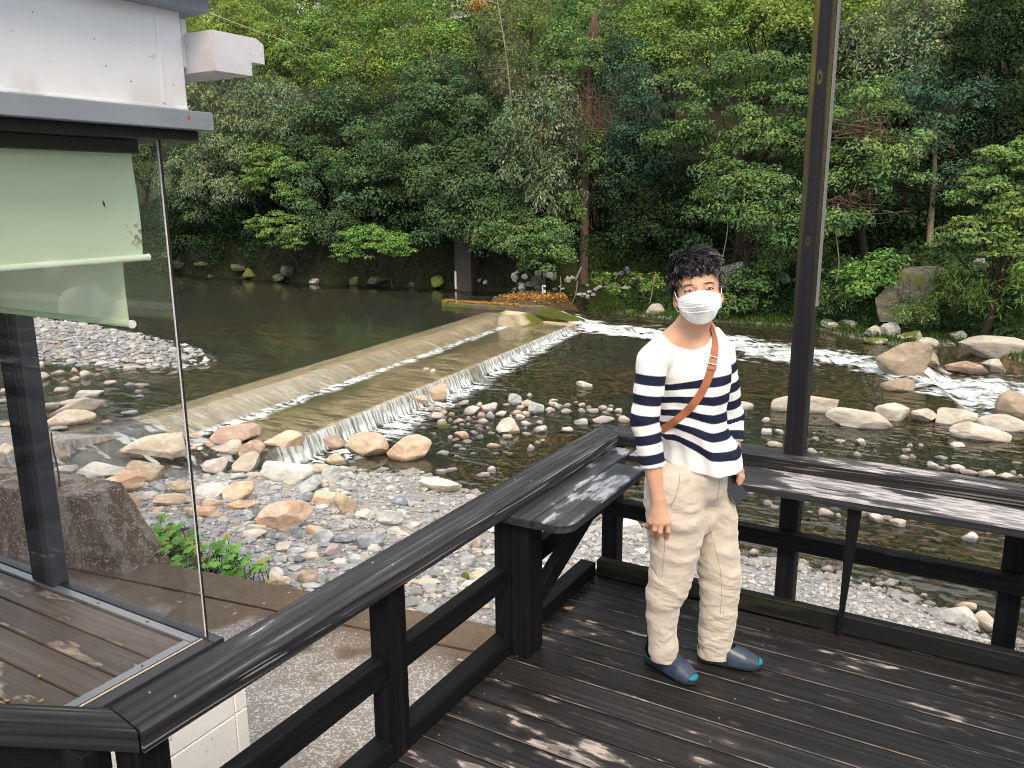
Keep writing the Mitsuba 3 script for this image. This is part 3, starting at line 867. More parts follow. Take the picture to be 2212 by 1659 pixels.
for xx in (-0.43, 1.2):
    obj('steel_leg', cat([box(xx - 0.022, xx - 0.015, 3.632, 3.656, 0.0, ZS - 0.037, 0.001), hull([(xx - 0.015, 3.634, 0.0), (xx - 0.015, 3.655, 0.0), (xx - 0.008, 3.634, 0.0), (xx - 0.008, 3.655, 0.0), (xx - 0.015, 3.63, 0.61), (xx + 0.035, 3.63, 0.61), (xx - 0.015, 3.64, 0.61), (xx + 0.035, 3.64, 0.61)])]), 'steel_black', sb)

# near railing that turns away at the lower left
d_ = np.array([-0.90, -0.43])
d_ /= np.linalg.norm(d_)
n_ = np.array([-d_[1], d_[0]])
nr = thing('near_railing', 'black timber railing corner with scratched top rail at the lower left', 'railing')
inner, outer = np.array([-1.777, 1.061]), np.array([-1.628, 1.036])
e_in, e_out = inner + d_ * 1.6, outer + d_ * 1.75
rail_with_grain(tuple(outer), tuple(e_out), tuple(e_in), tuple(inner), 'top_rail', 'rail_wood_c', nr)
mid0 = (inner + outer) / 2 + d_ * 0.14
obj('mid_rail', bar((*(mid0 - n_ * 0.012), 0.60), (*(mid0 + d_ * 1.5 - n_ * 0.012), 0.60), 0.04, 0.09), 'frame_wood_c', nr)
obj('mid_rail', bar((*(mid0 - n_ * 0.012), 0.33), (*(mid0 + d_ * 1.5 - n_ * 0.012), 0.33), 0.05, 0.09), 'frame_wood_c', nr)
pp = (inner + outer) / 2 + d_ * 0.085
obj('post', box(pp[0] - 0.045, pp[0] + 0.045, pp[1] - 0.055, pp[1] + 0.02, -0.15, ZB - 0.002), 'post_wood', nr)
pp = mid0 + d_ * 1.2
obj('post', box(pp[0] - 0.045, pp[0] + 0.045, pp[1] - 0.045, pp[1] + 0.045, -0.15, ZB - 0.002), 'post_wood', nr)

# small dead leaf and twig at the corner of the deck
rr = np.random.RandomState(5)


def leaf_curl(p, L, W, yaw):
    s = np.linspace(0, 1, 7)
    w = W * np.sin(np.pi * s) ** 0.7
    x = (s - 0.5) * L
    zc = 0.25 * L * (2 * s - 1) ** 2
    v = np.concatenate([np.stack([x, w / 2, zc + w * 0.3], 1), np.stack([x, 0 * x, zc], 1), np.stack([x, -w / 2, zc + w * 0.3], 1)])
    f = []
    for r in (0, 7):
        for i in range(6):
            f.append([r + i, r + i + 1, r + 8 + i, r + 7 + i])
    m = tm(v, f)
    m.apply_transform(trimesh.transformations.rotation_matrix(yaw, [0, 0, 1]))
    m.apply_translation(p)
    return m


m = leaf_curl(onz(1344 / 1.8228 + 1475 * .3333, 2016 / 1.8228 + 635 * .3333, 0.004), 0.055, 0.03, 0.6)
whole('fallen_leaf', m, 'dead_leaf', 'curled brown dead leaf lying on the deck boards near the shelf leg', 'leaf', color=np.tile([0.30, 0.16, 0.08], (len(m.vertices), 1)), smooth=True)
# ------------------------------------------------------------------ the glazed building at the left
b = thing('glazed_building', 'white riverside building with a glass corner room and grey metal trim at the left', 'building')
XW, XG, YG = -2.80, -2.90, 2.222
obj('upper_wall', box(-6.5, XW, -2.0, 2.303, 2.262, 2.64, 0.006), 'white_wall', b)
obj('wall_batten', box(XW + 0.0005, XW + 0.006, 2.185, 2.199, 2.28, 2.625, 0.002), 'white_wall', b + '__upper_wall')
obj('caulk_strip', box(XW + 0.0005, XW + 0.0055, -1.9, 2.298, 2.2625, 2.274, 0.002), 'white_wall', b + '__upper_wall')
for yy, zz in ((1.93, 2.47), (1.965, 2.385), (2.15, 2.44), (2.06, 2.345), (2.24, 2.35), (1.72, 2.52), (2.19, 2.335)):
    m = trimesh.creation.cylinder(0.0016, 0.005, sections=8)
    m.apply_transform(trimesh.transformations.rotation_matrix(math.pi / 2, [0, 1, 0]))
    m.apply_translation([XW + 0.001, yy, zz])
    obj('nail_head', m, 'dark_metal', b + '__upper_wall')
obj('hook_ring', tube([(XW + 0.004, 2.165 + 0.006 * math.cos(t), 2.445 + 0.006 * math.sin(t)) for t in np.linspace(0, 2 * np.pi, 14)], 0.0012, 5, cap=False), 'pale_metal', b + '__upper_wall')
obj('corner_panel', box(-2.86, XW - 0.004, 2.305, 2.332, 2.42, 2.60, 0.003), 'panel_edge', b)
obj('fascia', box(-6.5, -2.75, -2.0, 2.378, 2.187, 2.257, 0.003), 'fascia_metal', b)
obj('soffit', box(-6.45, -2.80, -2.0, 2.34, 2.150, 2.186, 0.002), 'dark_metal', b)
obj('eave', box(-6.5, -2.72, -2.0, 2.375, 2.618, 2.72, 0.003), 'fascia_metal', b)
obj('roof_slab', box(-6.5, -2.62, -2.0, 2.44, 2.70, 2.80, 0.003), 'dark_metal', b)
m = cat([hull([(x, y_, z) for x in (-3.3, -2.645) for y_, z in ((2.315, 2.40), (2.498, 2.40), (2.498, 2.545), (2.315, 2.545))]),
         hull([(x, y_, z) for x in (-3.3, -2.645) for y_, z in ((2.4985, 2.452), (2.568, 2.452), (2.568, 2.525), (2.53, 2.545), (2.4985, 2.545))])])
obj('beam_end', m, 'beam_concrete', b)
# base wall of grooved white boards
bw = obj('base_wall', box(-6.5, XW - 0.012, -2.0, 2.322, -1.5, -0.09, 0.004), 'white_siding', b)
zz_ = [-1.50, -1.22, -0.945, -0.66, -0.375, -0.092]
for z0, z1 in zip(zz_, zz_[1:]):
    for y0, y1 in ((-1.5, 0.75), (0.755, 2.262), (2.268, 2.334)):
        obj('siding_board', box(XW - 0.011, XW, y0, y1, z0 + 0.004, z1 - 0.004, 0.005), 'white_siding', bw)
m = hull([(XW + 0.0005, 2.0, -0.62), (XW + 0.002, 2.06, -0.62), (XW + 0.002, 2.03, -0.52), (XW + 0.0005, 2.02, -0.53)])
# floor of the glass room
y, i = 2.150, 0
while y > -1.8:
    rr = np.random.RandomState(300 + i)
    obj('floor_board', box(-6.4, -2.972, y - 0.1615 + 0.009, y, -0.03, rr.uniform(-0.002, 0.0), 0.004), 'room_floor_wood', b)
    y -= 0.1615
    i += 1
obj('floor_frame', box(-6.5, -2.83, -1.9, 2.28, -0.088, -0.034), 'dark_frame', b)
obj('side_sill', box(-2.968, -2.918, -1.9, 2.16, -0.033, 0.006, 0.002), 'aluminium', b)
obj('side_track', box(-2.916, -2.826, -1.9, 2.205, -0.033, 0.010, 0.003), 'dark_frame', b)
obj('side_gasket', box(-2.899, -2.889, -1.88, 2.20, 0.0105, 0.0145, 0.001), 'gasket_beige', b)
obj('front_sill', box(-6.4, -2.918, 2.162, 2.205, -0.033, 0.006, 0.002), 'aluminium', b)
obj('front_track', box(-6.4, -2.826, 2.207, 2.262, -0.033, 0.010, 0.003), 'dark_frame', b)
for k, yy in enumerate((1.55, 1.93, 1.2)):
    m = trimesh.creation.icosphere(2, 0.006)
    m.apply_translation([-2.944, yy, 0.006])
    obj('bolt', m, 'dark_alu', b + '__side_sill', smooth=True)
for k, xx in enumerate((-3.25, -3.62)):
    m = trimesh.creation.icosphere(2, 0.006)
    m.apply_translation([xx, 2.183, 0.006])
    obj('bolt', m, 'dark_alu', b + '__front_sill', smooth=True)


def pane(p, q, z0, z1):
    return tm([(*p, z0), (*q, z0), (*q, z1), (*p, z1)], [[0, 1, 2, 3]])


obj('side_pane', pane((-2.894, -1.85), (-2.894, YG), 0.016, 2.16), 'pane_glass', b)
obj('front_pane', pane((-2.898, YG + 0.004), (-3.96, YG + 0.004), 0.012, 2.16), 'pane_glass', b)
obj('front_pane', pane((-4.15, YG + 0.004), (-6.3, YG + 0.004), 0.012, 2.16), 'pane_glass', b)
obj('corner_seal', box(-2.9000, -2.8912, YG - 0.004, YG + 0.006, 0.012, 2.16, 0.001), 'pale_metal', b)
obj('corner_edge', box(-2.8900, -2.8875, YG - 0.003, YG + 0.007, 0.012, 2.16, 0.0005), 'dark_frame', b)
obj('mullion', box(-4.030, -3.966, 2.17, 2.255, 0.011, 2.15, 0.003), 'dark_alu', b)
obj('column', box(-4.145, -4.034, 2.166, 2.26, 0.011, 2.15, 0.004), 'dark_frame', b)
obj('ceiling', box(-6.45, -2.93, -1.9, 2.16, 2.10, 2.148, 0.002), 'dark_metal', b)
obj('back_wall', box(-6.50, -6.42, -1.9, 2.2, 0.0, 2.1, 0.002), 'dark_frame', b)


def cloth(p, q, z0, z1, n=40, k=30, amp=0.004):
    p, q = np.array(p, float), np.array(q, float)
    s, w = np.linspace(0, 1, n), np.linspace(z0, z1, k)
    d = (q - p) / np.linalg.norm(q - p)
    nn = np.array([-d[1], d[0]])
    S, W = np.meshgrid(s, w, indexing='ij')
    off = amp * np.sin(S * 9 + W * 2) * sstep(0, 0.3, (z1 - W))
    edge = 0.006 * np.sin(W * 11) * (S > 0.96)
    P = p + (q - p) * S[..., None] + nn * off[..., None] + d * edge[..., None]
    v = np.concatenate([P, W[..., None]], -1).reshape(-1, 3)
    i, j = np.meshgrid(np.arange(n - 1), np.arange(k - 1), indexing='ij')
    i, j = i.ravel(), j.ravel()
    return tm(v, np.stack([i * k + j, (i + 1) * k + j, (i + 1) * k + j + 1, i * k + j + 1], 1))


s1 = thing('roller_blind', 'pale green roller blind hanging behind the side glass with a rust stain near its edge', 'blind')
obj('fabric', cloth((-2.995, -1.0), (-2.995, 2.175), 1.705, 2.12), 'blind_fabric', s1, smooth=True)
obj('bottom_bar', tube([(-2.995, -1.0, 1.695), (-2.995, 2.195, 1.695)], 0.013, 12), 'blind_bar', s1, smooth=30)
obj('end_cap', tube([(-2.995, 2.1955, 1.695), (-2.995, 2.202, 1.695)], 0.0145, 14), 'white_plastic', s1, smooth=30)
s2 = thing('roller_blind_001', 'shaded green roller blind hanging behind the front glass with a round white end cap', 'blind')
obj('fabric', cloth((-6.3, 2.12), (-3.045, 2.12), 1.436, 2.09), 'blind_fabric', s2, smooth=True)
obj('bottom_bar', tube([(-6.3, 2.12, 1.428), (-3.040, 2.12, 1.428)], 0.014, 12), 'blind_fabric', s2, smooth=30)
obj('end_cap', tube([(-3.0395, 2.12, 1.428), (-3.030, 2.12, 1.428)], 0.017, 16), 'white_plastic', s2, smooth=30)
# insect on the blind
m = trimesh.creation.icosphere(2, 1.0)
m.apply_scale([0.003, 0.0035, 0.012])
m.apply_transform(trimesh.transformations.rotation_matrix(0.25, [1, 0, 0]))
p = ray(410 / 2.213 * 1.0 + 0, 0)
dd = ray(672 * .6076 / 1.8228, 1320 * .6076 / 1.8228)
pt = C + dd * (-2.900 - C[0]) / dd[0]
m.apply_translation(pt)
whole('insect', m, 'dark_metal', 'small dark insect resting on the side glass in front of the green blind', 'insect', smooth=True)

# concrete landing, its wall block and rod
sl = thing('concrete_landing', 'rust stained concrete landing with exposed aggregate below the railing', 'concrete slab')
def lv(t):      # the landing's river edge
    return np.array([-5.70 + 3.05 * t, 4.43 + 0.505 * t])


P = [lv(-1.2), lv(2.4), np.array([2.5, 2.0]), np.array([2.5, -3]), np.array([-9.5, -3])]
Q = [lv(-1.2) - [0, 0.33], lv(2.4) - [0, 0.42]]
ZSL = -1.25


def flat_grid(poly, z0, st, seed):
    import shapely.geometry as sg
    m = trimesh.creation.extrude_polygon(sg.Polygon(poly), 0.9, engine='earcut')
    m.apply_translation([0, 0, z0 - 0.9])
    return m


obj('edge_strip', flat_grid([lv(-1.2), lv(2.4), Q[1], Q[0]], ZSL, 0.1, 1), 'slab_concrete', sl)
obj('slab', flat_grid([Q[0] - [0, 0.02], Q[1] - [0, 0.02], P[2], P[3], P[4]], ZSL - 0.008, 0.1, 1), 'slab_concrete', sl)
wb = thing('concrete_block', 'brown weathered concrete wall block with a sloped end and white lichen seen through the glass', 'concrete block')
ZK = -0.62
tp_ = [(-9.6, 3.92), (-6.78, 4.46), (-6.64, 4.02), (-9.6, 3.42)]
ft = [(-9.6, 4.3), (-6.05, 4.55), (-5.98, 4.02), (-9.6, 3.30)]
m = hull([(*p, ZK) for p in tp_] + [(*p, ZSL - 0.4) for p in ft])
m = m.subdivide_to_size(0.12)
v = np.array(m.vertices)
v += (meshkit.fbm(v * 5, 3, 4)[:, None] - 0.5) * np.array([0.03, 0.03, 0.015])
obj('block', tm(v, m.faces), 'block_concrete', wb, smooth=35)
rd = curve([(-7.165, 4.09, ZK - 0.03), (-7.16, 4.10, ZK + 0.18), (-7.185, 4.10, ZK + 0.34), (-7.20, 4.11, ZK + 0.50)], 20)
whole('rusty_rod', tube(rd, 0.0085, 7), 'rust_rod', 'thin bent rusty rod standing out of the concrete wall block', 'rod', smooth=True)

for i, (px_, py_, lab) in enumerate(((45, 1228, 'small yellow dead leaf at the left edge of the glass room floor'), (265, 1230, 'small pale dead leaf on the room floor above the near railing'), (255, 1070, 'yellowish dead leaf on the middle board of the glass room floor'))):
    m = leaf_curl(onz(px_ * .3333, 2016 / 1.8228 + py_ * .3333, 0.003), 0.028, 0.016, 0.5 + i)
    whole('fallen_leaf', m, 'dead_leaf', lab, 'leaf', color=np.tile([0.36, 0.24, 0.10], (len(m.vertices), 1)), smooth=True)
# ------------------------------------------------------------------ stones and boulders
ICO = {k: trimesh.creation.icosphere(k) for k in (1, 2, 3)}


def rock_mesh(seed, sub=3, angular=0.5, flat=1.0):
    """A unit boulder: a sphere cut by random planes and roughened."""
    rs = np.random.RandomState(seed)
    v = np.array(ICO[sub].vertices)
    nf = int(6 + 12 * angular)
    for _ in range(nf):
        d = rs.normal(size=3)
        d /= np.linalg.norm(d)
        k = rs.uniform(0.50, 0.84)
        s = v @ d - k
        v = v - np.where(s > 0, s * min(1.0, 0.82 + 0.20 * angular), 0)[:, None] * d
    v *= 1 + 0.13 * (meshkit.fbm(v * 1.3 + seed * 1.7, 3, 3)[:, None] - 0.5)
    if sub > 2:
        v *= 1 + 0.05 * (meshkit.fbm(v * 4.5 + seed * 2.3, 3, 7)[:, None] - 0.5)
    v -= (v.max(0) + v.min(0)) / 2
    v /= np.abs(v).max(0)
    return v, ICO[sub].faces


CROPS = {'v': (0, 0, 1 / 1.8228 * 1.8228), 'A': (700, 1600, 3.16), 'B': (1100, 2000, 2.212), 'C': (1600, 1500, 2.458), 'D': (3000, 1150, 2.1434), 'E': (0, 1200, 1.659), 'Z': (2800, 1700, 1.7955), 'G': (1750, 1050, 2.3284)}


def px(crop, x, y):
    if crop == 'v':
        return x, y
    ox, oy, s = CROPS[crop]
    return (ox + x / s) / 1.82278, (oy + y / s) / 1.82278


def surf(xv, yv):
    """Where the sight line meets the ground or the water, whichever is higher."""
    d = ray(xv, yv)
    t = np.linspace(4, 45, 1400)
    P = C + d * t[:, None]
    g = ground(P[:, 0], P[:, 1])
    wz = flow_z(P[:, 0], P[:, 1])
    top = np.maximum(g, wz)
    k = np.argmax(P[:, 2] < top)
    return P[k], bool(g[k] > wz[k] + 0.01)


PLACED = []
ORDER = {}
RK = {'gy': 'rock_grey', 'sl': 'rock_slate', 'wh': 'rock_white', 'cr': 'rock_cream', 'ta': 'rock_tan', 'or': 'rock_orange', 're': 'rock_red', 'ma': 'rock_mauve', 'ri': 'rock_river', 'br': 'rock_brown', 'mo': 'rock_moss', 'li': 'rock_lichen', 'dk': 'rock_dark'}


def add_rock(crop, cx, by, w, h, kind, label=None, group=None, ang=0.5, tilt=None, depth=None, sub=None, name=None, z=None, seed=None):
    x, y = px(crop, cx, by)
    s = 1.0 if crop == 'v' else 1 / CROPS[crop][2] / 1.82278
    if z is None:
        P, dry = surf(x, y)
    else:
        P, dry = onz(x, y, z), True
    dist = (P - C) @ _fw
    m = dist / F_PX / 2.16016 * s
    W, Hh = w * m, h * m
    th = math.atan2(C[2] - P[2], np.hypot(P[0], P[1]))
    D = (depth or 0.72) * min(W, 2.2 * Hh)
    Hz = max((Hh - D * math.sin(th) * 0.75) / math.cos(th), 0.28 * W, 0.02)
    hid = 0.25 * Hz if dry else 0.45 * Hz
    fwd = np.array([P[0], P[1]]) / np.hypot(P[0], P[1])
    ctr = np.array([*(P[:2] + fwd * D * 0.38), P[2] + (Hz - hid) / 2])
    seed = seed or int(cx * 7 + by * 13 + w) % 9973
    sub = sub or (3 if w * s * 0.463 > 9 else 2)
    v, f = rock_mesh(seed, sub, ang)
    v = v * np.array([W / 2, D / 2, (Hz + hid) / 2])
    rs = np.random.RandomState(seed)
    a = tilt if tilt is not None else rs.uniform(-0.14, 0.14)
    R = trimesh.transformations.rotation_matrix(a, [0, 1, 0])[:3, :3]
    yaw = math.atan2(-fwd[0], fwd[1])
    R = trimesh.transformations.rotation_matrix(yaw, [0, 0, 1])[:3, :3] @ R
    v = v @ R.T + ctr
    big = w * s * 0.463 > 22
    nm = name or ('boulder' if big else 'stone')
    words = {'gy': 'grey', 'sl': 'slate', 'wh': 'whitish', 'cr': 'cream', 'ta': 'tan', 'or': 'orange', 're': 'reddish', 'ma': 'mauve', 'ri': 'beige', 'br': 'brown', 'mo': 'mossy', 'li': 'lichen spotted', 'dk': 'dark'}[kind]
    where = {'A': 'on the gravel by the weir foot', 'B': 'on the gravel behind the side railing', 'C': 'in the stony cluster below the weir', 'D': 'in the river by the tall post', 'E': 'behind the glass by the bank', 'Z': 'seen through the river railing', 'G': 'on the mossy far bank', 'v': 'beside the river'}[crop]
    if crop == 'D' and P[1] > 24:
        where = 'on the far bank right of the tall post'
    if label is None:
        label = f'small {words} {nm} {where}'
        group = group or f'{words} stones {where}'
    elif label.startswith('!'):
        label = label[1:]
    k = whole(nm, tm(v, f), RK[kind], label, 'boulder' if nm == 'boulder' else 'stone', group, smooth=(22 if ang > 0.55 else 32))
    PLACED.append((*ctr, W / 2, D / 2))
    if group:
        ORDER.setdefault(label, []).append((x, k))
    return k


R_ = add_rock
# by the near end of the weir
R_('A', 730, 440, 620, 175, 're', 'long reddish tan boulder at the foot of the weir nearest the glass', ang=.8)
R_('A', 1330, 500, 510, 225, 'or', 'orange brown block boulder standing in the water in front of the weir', ang=.9)
R_('A', 1860, 500, 470, 165, 're', 'wet reddish wedge boulder beside the white foam at the weir foot', ang=.9)
R_('A', 930, 620, 330, 215, 're', 'leaning reddish slab behind the grey tan boulder at the water edge', ang=.8, tilt=-.45)
R_('A', 665, 600, 280, 200, 'ri', 'rounded grey beige boulder with a dark wet base left of the leaning reddish slab')
R_('A', 880, 830, 370, 285, 'ri', 'upright grey tan boulder leaning on the reddish slab', tilt=-.3, ang=.6)
R_('A', 490, 830, 340, 225, 'ma', 'pale pinkish angular boulder at the left edge of the side channel', ang=.9)
R_('A', 1360, 930, 690, 290, 'wh', 'large whitish layered boulder with a flat bright top', ang=.9, tilt=.06)
R_('A', 225, 395, 200, 60, 're', 'flat reddish stone at the foam left of the long reddish tan boulder')
R_('A', 430, 500, 230, 75, 're', 'low reddish slab under the long reddish tan boulder', ang=.8)
R_('A', 255, 500, 140, 50, 'wh')
R_('A', 185, 540, 100, 50, 'ta')
R_('A', 290, 545, 90, 38, 'wh')
R_('A', 1580, 722, 110, 90, 'gy')
R_('A', 740, 912, 210, 105, 'gy', 'smooth grey stone in front of the upright grey tan boulder')
R_('A', 940, 890, 170, 85, 'ri')
R_('A', 1960, 720, 290, 160, 'ta', 'brown wedge boulder left of the two big tan boulders', ang=1)
R_('v', 795, 985, 92, 60, 'ta', 'big grey brown domed boulder, left of the pair by the stream', ang=.7, seed=77)
R_('v', 885, 993, 100, 62, 'or', 'big orange tan block boulder, right of the pair by the stream', ang=1, seed=41)
R_('A', 1760, 860, 270, 160, 'ta', 'tan boulder at the right end of the large whitish layered boulder')
R_('A', 1950, 945, 310, 235, 'gy', 'grey boulder with rough top beside the tan boulder on the stream edge', ang=.7)
R_('A', 1640, 1085, 370, 225, 'gy', 'long grey boulder sloping down to the small pool', tilt=-.35, ang=.6)
R_('A', 1810, 1030, 130, 90, 'ta')
R_('A', 2080, 830, 210, 110, 'ri')
R_('A', 2100, 1005, 150, 120, 'gy')
R_('A', 1400, 977, 165, 62, 'cr', 'small smooth cream pebble in front of the large whitish boulder')
R_('A', 440, 1150, 415, 225, 'wh', 'pale grey white slab boulder at the left of the small pool', tilt=-.2, ang=.8)
R_('A', 770, 1172, 410, 265, 'or', 'pale orange boulder with facets at the left of the small pool', ang=.9)
R_('A', 445, 1282, 260, 165, 'ta', 'grey tan boulder in front of the pale grey white slab')
R_('A', 265, 1240, 130, 140, 'ma')
R_('A', 820, 1285, 410, 100, 'or', 'low orange slab half buried in gravel beside the small pool', ang=.8)
R_('A', 330, 1400, 470, 115, 'or', 'flat pale orange slab bedded in the gravel behind the glass edge', ang=.8)
R_('A', 240, 1285, 85, 50, 'or')
R_('A', 1345, 1552, 710, 430, 'or', 'largest bright orange boulder standing on the gravel', ang=1, seed=23)
R_('A', 1620, 1192, 220, 145, 'sl', 'slate grey stone at the upper right of the largest orange boulder')
R_('A', 1860, 1222, 390, 210, 'or', 'long orange boulder lying behind the largest orange boulder', ang=.8)
R_('A', 2090, 1352, 310, 310, 'ta', 'upright brown boulder right of the largest orange boulder', ang=.9)
R_('A', 1770, 1300, 210, 100, 'gy')
R_('A', 1870, 1342, 115, 85, 'sl')
R_('A', 985, 1385, 90, 190, 'sl', 'dark slate stone leaning against the left side of the largest orange boulder')
R_('A', 880, 1440, 220, 110, 'gy')
R_('A', 750, 1512, 85, 95, 'or')
R_('A', 885, 1492, 190, 62, 'gy')
R_('A', 985, 1545, 240, 95, 'cr')
R_('A', 970, 1658, 305, 150, 'cr', 'smooth rounded cream stone in front of the largest orange boulder')
R_('A', 790, 1572, 125, 62, 'gy')
R_('A', 1235, 1662, 215, 92, 'sl')
R_('A', 1475, 1652, 165, 170, 'sl', 'dark slate stone below the right corner of the largest orange boulder', ang=.8)
R_('A', 1700, 1615, 190, 190, 'or', 'pointed orange stone tilted up on the gravel', tilt=-.7)
R_('A', 1815, 1502, 105, 82, 'gy')
R_('A', 2130, 1482, 135, 92, 'gy')
R_('A', 1985, 1405, 140, 40, 'cr')
R_('v', 950, 1066, 96, 42, 'cr', 'pale cream boulder with a flat pointed shape at the stream edge', ang=.9)
# gravel slope in front
for q in ((390, 332, 195, 160, 'gy', 'grey white boulder with green tint on the gravel beside the pointed orange stone'), (560, 312, 195, 92, 'sl', 'blue grey flat stone left of the biggest blue grey stone'), (790, 362, 285, 162, 'sl', 'biggest smooth blue grey stone on the gravel above the top rail'), (465, 432, 155, 142, 'ma', 'upright pinkish beige stone on the gravel'), (970, 162, 220, 172, 'gy', 'grey boulder leaning beside the top rail'), (740, 102, 180, 100, 'cr', 'cream angular stone behind the side railing'), (240, 682, 175, 170, 'ta', 'tan stone with a split face by the landing edge'), (360, 642, 115, 105, 'gy', 'rounded grey stone right of the split tan stone'), (285, 712, 165, 82, 'gy', 'grey green stone at the landing edge under the top rail'), (45, 692, 135, 112, 'or', 'orange tan stone resting at the landing edge'), (1740, 662, 172, 150, 'cr', 'bright cream stone just above the middle rail'), (1280, 702, 255, 112, 'cr', 'pale cream stone with a tapered end on the fine gravel'), (1600, 352, 165, 110, 'cr', 'cream stone near the side shelf leg')):
    R_('B', *q[:5], q[5])
for q in ((160, 422, 155, 82, 'gy'), (260, 462, 172, 92, 'cr'), (1000, 232, 120, 85, 'wh'), (1065, 242, 105, 55, 'cr'), (1160, 182, 155, 78, 'gy'), (600, 142, 90, 60, 'gy'), (680, 502, 155, 112, 'gy'), (40, 382, 145, 92, 'cr'), (600, 552, 92, 60, 'gy'), (830, 392, 125, 92, 'wh'), (1390, 462, 165, 92, 'wh'), (1720, 342, 105, 112, 'ma'), (1810, 422, 82, 60, 'wh'), (1640, 512, 145, 112, 'gy'), (1620, 632, 72, 82, 'dk'), (1720, 222, 112, 72, 'gy'), (1890, 902, 72, 60, 'or'), (1430, 885, 125, 72, 'sl'), (1850, 222, 135, 62, 'gy'), (1600, 532, 62, 62, 'wh'), (100, 480, 70, 70, 'gy'), (1415, 550, 60, 40, 'gy'), (1230, 520, 90, 60, 'ta'), (1905, 970, 90, 80, 'sl'), (1790, 890, 80, 60, 'ta'), (1120, 300, 60, 40, 'gy'), (20, 300, 60, 80, 'sl')):
    R_('B', *q)
# the cluster in mid stream
R_('C', 310, 200, 205, 190, 'ta', 'upright reddish tan boulder at the foot of the second weir step', ang=.9)
R_('C', 105, 217, 215, 92, 'ta', 'flat topped tan boulder left of the upright reddish tan boulder', ang=.7)
R_('C', 985, 522, 245, 180, 'cr', 'big wrinkled cream boulder in the middle of the stony cluster', ang=.8)
R_('C', 1055, 237, 142, 130, 'gy', 'rounded grey boulder at the top of the stony cluster')
R_('C', 1255, 327, 158, 130, 'gy', 'grey green block boulder right of the rounded grey boulder', ang=.8)
R_('C', 625, 332, 195, 100, 'ri', 'sloping grey beige boulder in the left part of the stony cluster', tilt=-.3)
R_('C', 310, 382, 182, 92, 'ma', 'smooth mauve boulder at the left end of the stony cluster')
R_('C', 350, 462, 135, 62, 'mo', 'low stone with yellow green moss at the left of the stony cluster')
R_('C', 815, 377, 92, 92, 'sl', 'blue grey rounded stone in the stony cluster')
R_('C', 1910, 412, 222, 82, 'ma', 'pale pink slab stone right of the stony cluster', ang=.8)
R_('C', 1690, 422, 132, 66, 'wh', 'smooth whitish stone standing alone above the rail corner')
R_('C', 1720, 62, 162, 76, 'ri', 'beige stone alone in the green water above the stony cluster')
R_('C', 540, 562, 142, 86, 'or', 'rounded orange tan stone in front of the stony cluster')
R_('C', 845, 647, 148, 45, 'ta', 'flat yellow tan stone in the stream in front of the stony cluster')
R_('C', 1295, 502, 142, 86, 'ma', 'angular mauve stone right of the big wrinkled cream boulder', ang=.9)
R_('C', 1560, 502, 116, 66, 'ri', 'rounded beige stone standing alone just left of the rail corner')
